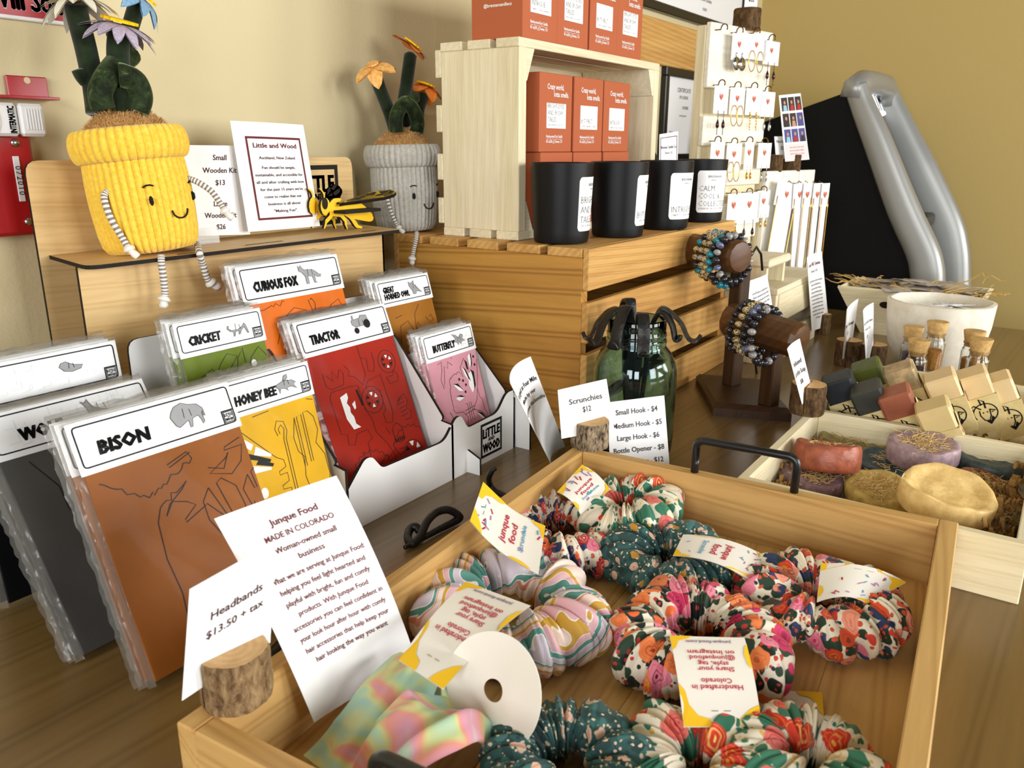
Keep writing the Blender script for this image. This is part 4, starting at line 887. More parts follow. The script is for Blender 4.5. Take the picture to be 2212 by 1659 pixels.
# ---------------------------------------------------------------- log slices that hold cards
def barkmat(name, dark, light, sc):
    m, nt, p = newmat(name); setp(p, Roughness=.9, Specular_IOR_Level=.15); v = coords(nt, (1, 1, .45)); n = noise(nt, v, sc, 6, .7, .4)
    nt.links.new(ramp(nt, n.outputs[0], ((.36, dark), (.52, tuple((a+b)/2 for a, b in zip(dark, light))), (.66, light))), p.inputs['Base Color']); bump(nt, p, n.outputs[0], .9, .004); return m
m_bark1 = barkmat('brown_bark', srgb(92, 66, 42), srgb(178, 148, 106), 150); m_bark2 = barkmat('speckled_bark', srgb(52, 40, 28), srgb(196, 172, 140), 260); m_bark3 = barkmat('dark_bark', srgb(58, 42, 28), srgb(128, 98, 66), 160)
def heart():
    m, nt, p = newmat('log_cut_face'); setp(p, Roughness=.75, Specular_IOR_Level=.2); v = coords(nt)
    w = _n(nt, 'ShaderNodeTexWave', wave_type='RINGS', rings_direction='Z'); w.inputs['Scale'].default_value = 60; w.inputs['Distortion'].default_value = 1.5; w.inputs['Detail'].default_value = 2
    nt.links.new(v, w.inputs['Vector']); n = noise(nt, v, 120, 3)
    c = ramp(nt, w.outputs[0], ((0, srgb(200, 162, 110)), (1, srgb(184, 142, 90)))); nt.links.new(mix(nt, .5, c, ramp(nt, n.outputs[0], ((.3, srgb(190, 150, 100)), (.7, srgb(222, 186, 136))))), p.inputs['Base Color']); return m
m_cut = heart()
def log(C, z, r, h, deg, label, bark, slit=True, group=None, lean=0):
    """round slice of branch standing on end; slit along direction deg"""
    t = thing('log_holder', label, 'card holder', (C[0], C[1], z), R(deg), group); rr = random.Random(int(r*1e6) + int(deg*10)); ph = [rr.uniform(0, 6) for _ in range(4)]
    rad = lambda a: r*(1 + .035*sin(2*a + ph[0]) + .02*sin(5*a + ph[1]) + .012*sin(11*a + ph[2]) + .01*sin(19*a + ph[3]))
    for s in ((1, -1) if slit else (0,)):
        n = 26; aa = [(pi*i/n)*s for i in range(n+1)] if s else [2*pi*i/48 for i in range(48)]
        off = .0007*s; out = []
        rows = ((0, .96), (.1, 1.0), (.35, 1.01), (.65, .99), (.92, 1.0), (1, .95)); b = MB()
        def pt(a, k, f): q = rad(a)*k; return (q*cos(a), q*sin(a) + off, f*h)
        vs = []; fs = []; m = len(aa)
        for f, k in rows: vs += [pt(a, k, f) for a in aa]
        for i in range(len(rows)-1):
            for j in range(m - 1 if s else m):
                l = (j+1) % m; q = (i*m+j, i*m+l, (i+1)*m+l, (i+1)*m+j); fs.append(q if s >= 0 else q[::-1])
        b.m = 0; b.add(vs, fs); b.m = 1
        top = [pt(a, .95, 1) for a in aa]; q = tuple(range(m)); b.add(top, [q if s >= 0 else q[::-1]])
        bot = [pt(a, .96, 0) for a in aa]; b.add(bot, [q[::-1] if s >= 0 else q])
        if s: b.add([pt(aa[0], .96, 0), pt(aa[-1], .96, 0), pt(aa[-1], .95, 1), pt(aa[0], .95, 1)], [(0, 1, 2, 3) if s < 0 else (3, 2, 1, 0)])
        b.build('half_log' if slit else 'log', [bark, m_cut], t, True, 40)
    return t
def cpl(C, deg, pts): return [onPl(x, y, C, deg) for x, y in pts]
C1 = (.2585, .386); log(C1, TH, .0208, .0345, -8, 'pale-barked log slice on the near left corner of the tray, holding the Headbands card', m_bark1)
card('headbands_card', 'white Headbands price card held in a log slice on the tray corner', 'sign', cpl(C1, -8, ((398, 1519), (588, 1392), (598, 1172), (413, 1278))),
    [('Headbands', .56, .60, .075, dict(wf=.60, sx=.8)), ('$13.50 + tax', .55, .44, .070, dict(wf=.66))])
C2 = (.775, .423); log(C2, TH, .0218, .031, -17, 'speckled log slice on the far corner of the tray, holding the Scrunchies card', m_bark2)
card('scrunchies_card', 'white Scrunchies price card held in a log slice on the far tray corner', 'sign', cpl(C2, -17, ((1214, 947), (1328, 926), (1310, 817), (1205, 842))),
    [('Scrunchies', .52, .66, .105, dict(wf=.66, ink=m_grey)), ('$12', .52, .46, .11, dict(ink=m_grey))])
C3 = (.897, .386)
card('hook_price_list', 'white price list for iron hooks leaning against the green glass jar', 'sign', [*cpl(C3, -33, ((1322, 1045), (1450, 1032))), *cpl((C3[0] + .004, C3[1] + .006), -33, ((1435, 852), (1311, 868)))],
    [(s, .50, v, .062, dict(ink=m_grey, wf=w)) for s, v, w in (('Small Hook - $4', .835, .72), ('Medium Hook - $5', .675, .84), ('Large Hook - $6', .525, .72), ('Bottle Opener - $8', .375, .86), ('BBQ Turner - $12', .225, .80))])
q = [onZ(1192, 1003, .001), onZ(1222, 964, .001)]
card('blacksmith_card', 'tall curved white card about the blacksmiths between the puzzle rack and the jar', 'sign', [q[0], q[1], *cpl((.862, .530), 23.6, ((1146, 770), (1102, 828)))],
    [('Forged at Four Mile', .52, .80, .042, dict(ink=m_black, wf=.86, bold=.01)), ('Made by our', .52, .71, .036, dict(ink=m_black, wf=.60)), ('volunteer blacksmiths', .52, .62, .036, dict(ink=m_black, wf=.92))], bulge=-.008)
bl, br = onZ(684, 1564, .026), onZ(905, 1432, .024); tl = onY(465, 1125, .418); tr = onY(728, 1030, .410)
card('story_sheet', 'large white curling sheet about Junque Food leaning in the tray over its left rail', 'sign', (bl, br, tr, tl),
    [('Junque Food', .54, .885, .030, dict(ink=m_maroon, wf=.40, bold=.02)), ('MADE IN COLORADO', .54, .825, .026, dict(ink=m_maroon, wf=.58)), ('Woman-owned small', .54, .765, .026, dict(ink=m_maroon, wf=.52, bold=.012)), ('business', .54, .71, .026, dict(ink=m_maroon, wf=.22, bold=.012))] +
    [(s, .54, .645 - i*.0565, .0245, dict(ink=m_maroon, wf=w)) for i, (s, w) in enumerate((('What we are serving at Junque Food:', .82), ('helping you feel light hearted and', .74), ('playful with bright, fun and comfy', .74), ('products. With Junque Food', .62), ('accessories you can feel confident in', .80), ('your look hour after hour with comfy', .78), ('hair accessories that help keep your', .76), ('hair looking the way you want', .66)))],
    bend=.006, bulge=-.003)
C0 = onZ(815, 1500, TF); log((C0.x + .02, C0.y - .006), TF, .014, .022, 20, 'small log slice in the tray propping the story sheet', m_bark3, False)
# ---------------------------------------------------------------- scrunchies
def floral(name, base, f1, f2, leaf, dot, s=1.0, rot=0.0, ring=True, dens=.40):
    m, nt, p = newmat(name); setp(p, Roughness=.62, Specular_IOR_Level=.3, Sheen_Weight=.15)
    v0 = coords(nt, (1, 1, 1), 0, 'Object', (rot, rot*.7, 0)); nz = noise(nt, v0, 60*s, 2, .5)
    mv = _n(nt, 'ShaderNodeMix', data_type='VECTOR'); mv.inputs[0].default_value = .012/s
    nt.links.new(v0, mv.inputs[4]); nt.links.new(nz.outputs['Color'], mv.inputs[5]); v = mv.outputs[1]
    def vor(sc, off):
        ad = _n(nt, 'ShaderNodeVectorMath', operation='ADD'); ad.inputs[1].default_value = (off, off*1.7, off*.6); nt.links.new(v, ad.inputs[0])
        w = _n(nt, 'ShaderNodeTexVoronoi'); w.inputs['Scale'].default_value = sc; nt.links.new(ad.outputs[0], w.inputs['Vector']); return w
    def less(w, t, soft=.03):
        return ramp(nt, w.outputs['Distance'], ((0, (1, 1, 1)), (t, (1, 1, 1)), (t + soft, (0, 0, 0))))
    col = base
    d = vor(150*s, 3.1); col = mix(nt, less(d, .22), col if not isinstance(col, tuple) else base, dot[0])
    l = vor(80*s, 7.7); lc = ramp(nt, l.outputs['Color'], ((0, leaf[0]), (.5, leaf[1])), 'CONSTANT'); col = mix(nt, less(l, .46), col, lc)
    g = vor(170*s, 11.3); col = mix(nt, less(g, .26), col, dot[1])
    f = vor(58*s, 1.3); sep = _n(nt, 'ShaderNodeSeparateColor'); nt.links.new(f.outputs['Color'], sep.inputs[0])
    pick = ramp(nt, sep.outputs[0], tuple((i/len(f1), c) for i, c in enumerate(f1)), 'CONSTANT')
    pick2 = ramp(nt, sep.outputs[0], tuple((i/len(f2), c) for i, c in enumerate(f2)), 'CONSTANT')
    rings = ramp(nt, f.outputs['Distance'], ((0, (1, 1, 1)), (.09, (1, 1, 1)), (.10, (0, 0, 0)), (.17, (0, 0, 0)), (.19, (.6, .6, .6)), (.22, (.6, .6, .6)), (.24, (0, 0, 0)), (.30, (0, 0, 0)), (.31, (.4, .4, .4)), (.34, (0, 0, 0))))
    fc = mix(nt, rings, pick, pick2); col = mix(nt, less(f, dens), col, fc)
    nt.links.new(col, p.inputs['Base Color']); nn = noise(nt, v0, 900, 2); bump(nt, p, nn.outputs[0], .08, .0005); return m
RED, ORG, PNK, MAG = srgb(196, 40, 34), srgb(232, 104, 50), srgb(232, 130, 150), srgb(206, 50, 96)
YEL, NAV, GRN, DGR, CRM = srgb(226, 176, 58), srgb(40, 60, 104), srgb(58, 92, 60), srgb(22, 36, 28), srgb(232, 222, 200)
m_fl1 = floral('rose_floral_on_cream', CRM, (RED, ORG, PNK, srgb(226, 90, 60)), (srgb(250, 200, 190), srgb(90, 20, 16), MAG, srgb(40, 20, 20)), (DGR, NAV), (srgb(92, 126, 170), srgb(214, 90, 60)), 1.0)
m_fl2 = floral('dark_rose_floral', srgb(232, 222, 200), (ORG, MAG, srgb(236, 130, 70), PNK), (YEL, srgb(120, 16, 50), srgb(160, 60, 20), srgb(90, 20, 40)), (srgb(18, 30, 24), srgb(40, 64, 44)), (srgb(24, 34, 46), srgb(196, 60, 50)), .85, .8, True, .46)
m_fl3 = floral('poppy_floral_on_cream', CRM, (srgb(214, 50, 36), srgb(226, 120, 110), srgb(216, 60, 40), srgb(236, 220, 190)), (YEL, RED, srgb(250, 220, 120), srgb(222, 180, 80)), (srgb(48, 112, 86), srgb(60, 124, 96)), (srgb(222, 180, 80), srgb(48, 112, 86)), .72, .4, True, .38)
m_fl4 = floral('teal_ditsy_floral', srgb(44, 84, 82), (srgb(226, 178, 150), srgb(196, 140, 50), srgb(30, 50, 50), srgb(214, 190, 160)), (srgb(226, 178, 150), srgb(196, 140, 50), srgb(24, 44, 44), srgb(220, 130, 140)), (srgb(60, 108, 104), srgb(34, 64, 62)), (srgb(30, 58, 56), srgb(222, 200, 170)), 1.35, .3, False, .30)
m_fl5 = floral('mixed_floral', srgb(236, 226, 200), (srgb(226, 84, 44), srgb(214, 60, 40), srgb(236, 150, 120), PNK), (srgb(60, 26, 20), YEL, srgb(110, 30, 20), MAG), (srgb(34, 58, 40), srgb(44, 60, 96)), (srgb(30, 44, 66), srgb(206, 80, 50)), .9, 1.3, True, .42)
def stripes():
    m, nt, p = newmat('wavy_striped_satin'); setp(p, Roughness=.5, Specular_IOR_Level=.35, Sheen_Weight=.1); v = coords(nt)
    w = _n(nt, 'ShaderNodeTexWave', wave_type='BANDS', bands_direction='DIAGONAL'); w.inputs['Scale'].default_value = 7.5; w.inputs['Distortion'].default_value = 9; w.inputs['Detail'].default_value = 1; w.inputs['Detail Scale'].default_value = 2.6
    w.wave_profile = 'SAW'; nt.links.new(v, w.inputs['Vector'])
    T, Y_, P_, L_, W_, O_ = srgb(88, 146, 134), srgb(204, 158, 56), srgb(226, 178, 184), srgb(206, 194, 204), srgb(244, 240, 232), srgb(222, 144, 120)
    nt.links.new(ramp(nt, w.outputs[0], ((0, L_), (.2, W_), (.215, T), (.36, W_), (.375, P_), (.52, W_), (.535, Y_), (.66, W_), (.675, srgb(236, 214, 200)), (.84, O_), (.88, W_), (.895, T), (.98, W_)), 'CONSTANT'), p.inputs['Base Color']); return m
m_stripe = stripes()
def tiedye():
    m, nt, p = newmat('pastel_tie_dye'); setp(p, Roughness=.5, Specular_IOR_Level=.4, Sheen_Weight=.1); v = coords(nt, (1, 1, 1), 0, 'Object', (.3, .2, .8)); n = noise(nt, v, 17, 2, .5, 1.2)
    nt.links.new(ramp(nt, n.outputs[0], ((.28, srgb(150, 190, 200)), (.38, srgb(166, 204, 180)), (.46, srgb(204, 208, 140)), (.53, srgb(226, 150, 130)), (.60, srgb(214, 150, 170)), (.68, srgb(176, 206, 180)), (.76, srgb(206, 190, 214)))), p.inputs['Base Color']); return m
m_tie = tiedye()
def scrunchie(c, Rm, r, m, label, seed, el=1.0, ang=0.0, tiltx=0.0, tilty=0.0, base=TF + .0006, ruff=1.0):
    """gathered fabric tube closed into a ring: deep radial folds, loose bulges, flattened where it lies"""
    rr = random.Random(seed); nf = rr.randint(15, 19); Rm, r = Rm*.90, r*1.08
    F = [(rr.uniform(.6, 1.25), rr.uniform(-.35, .35), rr.uniform(-.8, .8)) for _ in range(nf)]
    B = [(rr.randint(2, 4), rr.uniform(0, 6.28), rr.uniform(.06, .14)) for _ in range(3)]; K = [(rr.randint(26, 40), rr.randint(1, 3), rr.uniform(0, 6.28)) for _ in range(3)]
    t = thing('scrunchie', label, 'scrunchie', (c[0], c[1], 0), R(ang), 'scrunchies in the wooden tray'); RX = Matrix.Rotation(R(tiltx), 3, 'X') @ Matrix.Rotation(R(tilty), 3, 'Y')
    q1, q2, q3, q4 = [rr.uniform(0, 6.28) for _ in range(4)]
    LAY = [(rr.randint(8, 10), rr.choice((-1, 1)), rr.uniform(0, 6.28), .30), (rr.randint(15, 18), rr.choice((-2, -1, 1, 2)), rr.uniform(0, 6.28), .26), (rr.randint(25, 29), rr.choice((-2, 1, 2)), rr.uniform(0, 6.28), .17), (rr.randint(42, 50), rr.choice((-3, 1, 3)), rr.uniform(0, 6.28), .08)]
    def f(u, v):
        a = 2*pi*u; b = 2*pi*v
        aw = a + .22*sin(2*a + q1) + .10*sin(5*a + q2) + .07*sin(b + 3*a + q3) + .03*sin(2*b + 7*a + q4)
        rad = 1.12 + .10*sin(3*a + q2) + .07*sin(5*a - b + q1)
        for k, m, ph, am in LAY:
            w = abs(sin((k*aw + m*.5*sin(b + ph) + ph)*.5)); rad -= am*ruff*(1 - w)**2.2
            rad += am*.25*ruff*w
        rad *= r*.86*(1 + .18*cos(b - .3*sin(2*a + q4)))
        R0 = Rm*(1 + .05*sin(3*a + B[0][1]) + .03*sin(7*a + q2)); X = (R0 + rad*cos(b))*cos(a)*el; Y = (R0 + rad*cos(b))*sin(a); Z = rad*sin(b)*(.84 if b < pi else .95) + .0022*sin(9*aw + q3)
        return RX @ V((X, Y, Z))
    NU, NV = 380, 40; b_ = MB(); b_.grid(f, NU, NV, True, True); zmin = sorted(v[2] for v in b_.v)[int(len(b_.v)*.06)]
    out = []
    for x, y, z in b_.v:
        z -= zmin
        if z < 0: z *= .08
        out.append((x, y, max(z, -.0) + base))
    b_.v = out; b_.build('gathered_fabric', m, t, True); return t
S = {}
S[1] = scrunchie((.487, .334), .0545, .0245, m_stripe, 'striped pastel satin scrunchie in teal, mustard and lilac, largest in the tray', 3, 1.0, 20)
S[2] = scrunchie((.634, .376), .050, .0205, m_fl1, 'red and cream rose-print scrunchie in the far left corner of the tray', 5, 1.05, 40, 8, 0)
S[3] = scrunchie((.706, .338), .0370, .0200, m_fl3, 'white scrunchie with green and red flowers against the back rail', 8, 1.1, 10, -8, 0, TF + .010)
S[4] = scrunchie((.642, .262), .0390, .0215, m_fl4, 'dark teal flowered scrunchie in the middle of the back rail side', 11, 1.0, 0)
S[5] = scrunchie((.538, .192), .0455, .0230, m_fl2, 'orange, pink and black flowered scrunchie in the tray centre, big back-side tag', 14, 1.0, 60)
S[6] = scrunchie((.652, .128), .0440, .0215, m_fl5, 'orange-poppy cream scrunchie beside the right rail of the tray', 18, 1.05, 80)
S[7] = scrunchie((.366, .208), .0360, .0190, m_fl4, 'dark teal flowered scrunchie at the bottom edge of the photo', 21, 1.0, 30)
S[8] = scrunchie((.413, .142), .0300, .0180, m_fl3, 'cream flowered scrunchie at the bottom edge, left of the other cream one', 24, 1.05, 0)
S[9] = scrunchie((.452, .083), .0300, .0190, m_fl3, 'cream scrunchie with large green flowers at the bottom right of the tray', 27, 1.0, 50, 6, 0)
# ---------------------------------------------------------------- card tags
m_tag = mat('tag_card', srgb(240, 234, 222), .55, .3); m_tagy = mat('tag_yellow_print', srgb(246, 196, 40), .6, .2)
m_tred = mat('tag_red_print', srgb(190, 50, 70), .6, .2); m_tblu = mat('tag_blue_print', srgb(98, 158, 190), .6, .2); m_tlil = mat('tag_lilac_print', srgb(170, 130, 178), .6, .2); m_tpur = mat('tag_purple_print', srgb(120, 90, 130), .6, .2)
m_staple = m_chrome
def tagcard(label, par, C, front=True, texts=True, seed=1, **k):
    o, f, w, h = card('product_tag', None, None, C, (), thick=.0005, m=m_tag, parent=par, **k); del_org = V(par.matrix_basis.translation)
    Mi = par.matrix_basis.inverted(); me = o.data
    for v in me.vertices: v.co = Mi @ v.co
    g = lambda u, v: Mi @ f(u*w, v*h); rr = random.Random(seed)
    pr = Print(g); bl = lambda pts: pr.poly(pts)
    bl([(0, 1), (0, .80), (.12, .84), (.22, .90), (.30, .96), (.32, 1)]); bl([(1, 1), (.62, 1), (.66, .93), (.80, .90), (.90, .80), (.93, .66), (1, .58)])
    bl([(0, .42), (.05, .36), (.07, .24), (.04, .14), (0, .10)]); bl([(1, 0), (.70, 0), (.78, .04), (.90, .07), (.95, .16), (1, .2)]); pr.done('yellow_corner', m_tagy, o)
    asp = w/h
    if front:
        for m in (m_tred, m_tblu, m_tlil):
            pr = Print(g)
            for i in range(5):
                u, v, a = rr.uniform(.12, .86), rr.uniform(.06, .94), rr.uniform(0, 6.28)
                if texts and .30 < v < .62: v = v*.4 + .62
                d = (.045*cos(a), .045*sin(a)*asp); n = (-sin(a)*.012, cos(a)*.012*asp); pr.poly([(u-d[0]-n[0], v-d[1]-n[1]), (u+d[0]-n[0], v+d[1]-n[1]), (u+d[0]+n[0], v+d[1]+n[1]), (u-d[0]+n[0], v-d[1]+n[1])])
            pr.done('sprinkle_print', m, o)
    def words(L, m):
        pr = Print(lambda a, b: Mi @ f(a, b))
        for s, u, v, hh, ww, al in L: pr.text(s, u*w, v*h, hh*h, al, .016, width=ww*w)
        pr.done('lettering', m, o)
    if texts and front: words([('junque', .5, .50, .085, .60, 'c'), ('food', .5, .36, .085, .42, 'c')], m_tred); words([('Scrunchie', .52, .24, .06, .58, 'c')], m_tblu)
    if texts and not front:
        words([('Handcrafted in', .5, .60, .052, .66, 'c'), ('Colorado', .5, .53, .052, .40, 'c'), ('Share your', .48, .40, .052, .48, 'c'), ('style, tag', .5, .335, .052, .40, 'c'), ('@junquefood', .5, .265, .052, .60, 'c'), ('on Instagram', .5, .195, .052, .62, 'c')], m_tred)
        words([('junque-food.com', .5, .06, .040, .60, 'c')], m_tpur)
    pr = Print(g)
    for u in (.42, .58): pr.poly([(u - .045, .855), (u + .045, .855), (u + .045, .862), (u - .045, .862)])
    pr.done('staple', m_staple, o)
    if label: o['label'] = label
    return o
Z = lambda x, y, z: onZ(x, y, z + (.009 if z > .02 else 0))
tagcard(None, S[2], (Z(1166, 1240, .048), Z(1180, 1136, .062), Z(1045, 1042, .092), Z(1017, 1126, .080)), True, True, 1, bend=-.006)
tagcard(None, S[3], (Z(1256, 1110, .040), Z(1319, 1056, .040), Z(1258, 1003, .060), Z(1205, 1062, .055)), True, True, 2, bend=.004)
tagcard(None, S[4], (Z(1478, 1152, .048), Z(1456, 1198, .046), Z(1640, 1264, .030), Z(1673, 1209, .028)), True, True, 3, bend=.008)
tagcard(None, S[6], (Z(1768, 1296, .042), Z(1876, 1300, .036), Z(1960, 1252, .040), Z(1776, 1213, .052)), True, False, 4, bulge=.008)
tagcard(None, S[5], (Z(1612, 1374, .054), Z(1450, 1371, .056), Z(1482, 1568, .032), Z(1651, 1566, .030)), False, True, 5, bend=.004)
tagcard(None, S[1], (Z(1150, 1308, .058), Z(1010, 1258, .062), Z(866, 1428, .060), Z(962, 1490, .056)), False, True, 6, bend=.005)
tagcard(None, S[8], (Z(1604, 1632, .012), Z(1792, 1620, .012), Z(1780, 1492, .010), Z(1636, 1484, .010)), False, True, 7)
# ---------------------------------------------------------------- tie-dye headband with its round card
hb = thing('headband', 'wide pastel tie-dye fabric headband lying at the near left of the tray', 'headband', (.34, .32, TF))
def ribbon(path, widths, seed, wr=.0035, th=.0014, tw=None):
    P = [V(p) for p in path]; n = 60; rr = random.Random(seed); ph = [rr.uniform(0, 6.28) for _ in range(6)]; o = V((.34, .32, TF))
    def cr(t):
        x = t*(len(P)-1); k = min(int(x), len(P)-2); f = x-k; p0, p1, p2, p3 = P[max(k-1, 0)], P[k], P[k+1], P[min(k+2, len(P)-1)]
        return .5*((2*p1) + (p2-p0)*f + (2*p0-5*p1+4*p2-p3)*f*f + (3*p1-p0-3*p2+p3)*f**3)
    def f(t, s):
        c = cr(t); d = (cr(min(1, t+.01)) - cr(max(0, t-.01))).normalized(); side = d.cross(V((0, 0, 1))).normalized(); up = side.cross(d)
        if tw: a = tw[0]*(1-t) + tw[1]*t; side, up = side*cos(a) + up*sin(a), up*cos(a) - side*sin(a)
        x = t*(len(widths)-1); k = min(int(x), len(widths)-2); w = widths[k]*(1-x+k) + widths[k+1]*(x-k); q = (s-.5)*2
        z = wr*(sin(9*s + ph[0] + 4*t) + .7*sin(17*s + ph[1] - 3*t) + .6*sin(7*t + 5*s + ph[2]) + .4*sin(26*s + ph[3])) + .006*(1-q*q)
        p = c + side*(q*w/2) + up*z; p.z = max(p.z, TF + .001 + .0006*sin(12*s)); return p - o
    b = MB(); b.grid(f, n, 40); b.grid(lambda t, s: f(t, 1-s) - V((0, 0, th)), n, 40); return b
g = lambda x, y, z: onZ(x, y, z)
ribbon([g(905, 1428, .046), g(860, 1500, .046), g(800, 1600, .030), g(730, 1690, .016)], [.040, .052, .064, .066], 2, .0012).build('fabric_band', m_tie, hb, True)
ribbon([g(1090, 1610, .010), g(1010, 1560, .038), g(940, 1560, .055), g(860, 1620, .044), g(800, 1720, .018)], [.030, .050, .058, .060, .05], 5, .0030).build('fabric_band', m_tie, hb, True)
ribbon([g(930, 1450, .030), g(950, 1520, .034), g(930, 1600, .030)], [.02, .022, .03], 9, .0016).build('fabric_band', m_tie, hb, True)
dc = onZ(1070, 1492, .058); vd = (V((0, 0, HC)) - dc).normalized(); camr = V((sin(R(55.5-0))*0 + .566, -.824, 0)); camu = vd.cross(camr).normalized() * -1
camu = camr.cross(vd) * -1 if (camr.cross(vd)).z < 0 else camr.cross(vd)
e1 = (camu*(-.94) + camr*.34).normalized(); e2p = vd.cross(e1).normalized(); e2 = (e2p*.80 + vd*.60).normalized() if (e2p*.8 + vd*.6).z > (e2p*.8 - vd*.6).z else (e2p*.8 - vd*.6).normalized()
nn = e1.cross(e2); nn = nn if nn.dot(vd) > 0 else -nn
rad_ = 118*(dc - V((0, 0, HC))).length/FPX*.98; o0 = V((.34, .32, TF)); vs = []; fs = []; N = 64
for k, (rr_, ex) in enumerate(((.20, 0), (1, 0))):
    for i in range(N):
        a = 2*pi*i/N; vs.append(dc + (e1*cos(a) + e2*sin(a))*rad_*rr_ + nn*(.002*sin(2*a)*rr_) - o0)
b = MB(); fs = [(i, N+i, N+(i+1) % N, (i+1) % N) for i in range(N)]; b.add(vs, fs); b.add([q - nn*.0006 for q in vs], [f[::-1] for f in fs]); b.add(vs[N:] + [q - nn*.0006 for q in vs[N:]], [(i, N+i, N+(i+1) % N, (i+1) % N) for i in range(N)])
o = b.build('round_card', m_tag, hb); o['label'] = 'round plain card with a hole in the middle'
# ---------------------------------------------------------------- forged hooks lying on the counter
m_iron = mat('forged_iron', (.030, .028, .026), .38, .5, .75, bmp=(140, .5, .002))
def ironpath(label, pts, r, name='iron_hook'):
    b = MB(); P = [V(q) for q in pts]; S_ = []
    for k in range(len(P)-1):
        p0, p1, p2, p3 = P[max(k-1, 0)], P[k], P[k+1], P[min(k+2, len(P)-1)]
        for i in range(6): f = i/6; S_.append(.5*((2*p1) + (p2-p0)*f + (2*p0-5*p1+4*p2-p3)*f*f + (3*p1-p0-3*p2+p3)*f**3))
    S_.append(P[-1]); n = len(S_); rs = [r*(1 - .55*max(0, i/n - .75)*4*.9) for i in range(n)]; c = sum(S_, V((0, 0, 0)))/n; c.z = 0
    b.tube([q - c for q in S_], rs, 8); o = b.build(name, m_iron, None, True); o.location = c; tag(o, label, 'hook', 'forged hooks on the counter'); return o
zz = lambda L: [onZ(700 + x/4.809, 860 + y/4.809, z) for x, y, z in L]
ironpath('black forged hook with a loop lying between the white rack and the tray', zz([(1000, 1390, .006), (960, 1340, .010), (905, 1370, .008), (880, 1460, .006), (930, 1520, .005), (1010, 1440, .008), (1080, 1290, .016), (1180, 1190, .018), (1300, 1165, .018), (1410, 1225, .010), (1390, 1270, .006), (1200, 1370, .005), (1000, 1480, .005), (850, 1560, .005)]), .0045)
ironpath('small black S-shaped hook standing by the far tray rail, tip curling up', zz([(1920, 1030, .005), (1860, 1000, .005), (1780, 960, .006), (1730, 900, .012), (1720, 830, .026), (1750, 760, .036), (1795, 730, .040)]), .0035)
ironpath('black iron hook half hidden under the story sheet beside the bison pack', [onZ(560, 1450, .005), onZ(610, 1400, .006), onZ(660, 1340, .010), onZ(690, 1330, .012), onZ(670, 1370, .006), onZ(600, 1440, .005)], .0055)
# ---------------------------------------------------------------- green glass jar full of forged hooks
def glassmat(name, col, rough=.03):
    m, nt, p = newmat(name); setp(p, Base_Color=c4(col), Roughness=rough, Transmission_Weight=1.0, IOR=1.45); return m
m_jar = glassmat('green_bottle_glass', srgb(176, 218, 224)); m_vial = glassmat('clear_vial_glass', (.97, .98, .98))
JC = (.938, .448)
t = thing('glass_jar', 'green-tinted glass canning jar full of black forged hooks', 'jar', (*JC, 0))
ro = [(.001, 0), (.044, 0), (.050, .004), (.0535, .012), (.0545, .03), (.0550, .10), (.0545, .118), (.052, .130), (.046, .143), (.040, .150), (.0385, .154), (.0395, .158), (.0395, .161), (.0380, .163), (.0390, .166), (.0390, .169), (.0375, .172), (.0380, .178), (.0375, .186), (.0365, .188)]
ri = [(.0350, .187), (.0352, .170), (.0355, .155), (.038, .147), (.044, .139), (.0490, .127), (.0512, .115), (.0515, .03), (.049, .012), (.040, .006), (.001, .005)]
b = MB(); b.lathe(ro + ri, 64, cap=False); b.build('jar_glass', m_jar, t, True)
def hook_strip(pts, w, th, label):
    P = [V(q) for q in pts]; S_ = []
    for k in range(len(P)-1):
        p0, p1, p2, p3 = P[max(k-1, 0)], P[k], P[k+1], P[min(k+2, len(P)-1)]
        for i in range(7): f = i/7; S_.append(.5*((2*p1) + (p2-p0)*f + (2*p0-5*p1+4*p2-p3)*f*f + (3*p1-p0-3*p2+p3)*f**3))
    S_.append(P[-1]); n = len(S_); rad = V((S_[n//2].x - JC[0], S_[n//2].y - JC[1], 0)); rad = rad.normalized() if rad.length > 1e-6 else V((-1, 0, 0)); side = rad.cross(V((0, 0, 1)))
    b = MB(); vs = []; fs = []
    for i, p in enumerate(S_):
        tt_ = (S_[min(i+1, n-1)] - S_[max(i-1, 0)]).normalized(); up = side.cross(tt_).normalized(); f = i/(n-1); ww = w*(.55 + .55*min(1, f*2.2)) * (1 if f < .9 else 1 - (f-.9)*6)
        for a in range(8): q = 2*pi*a/8 + pi/8; vs.append(p + side*ww*max(-.85, min(.85, cos(q)*1.2)) + up*th*max(-.8, min(.8, sin(q)*1.2)))
    for i in range(n-1):
        for a in range(8): l = (a+1) % 8; fs.append((i*8+a, i*8+l, (i+1)*8+l, (i+1)*8+a))
    fs += [tuple(range(8))[::-1], tuple((n-1)*8 + a for a in range(8))]
    c = V((JC[0], JC[1], 0)); b.add([q - c for q in vs], fs); o = b.build('iron_hook', m_iron, None, True, 50); o.location = c; return tag(o, label, 'hook', 'forged hooks in the green jar')
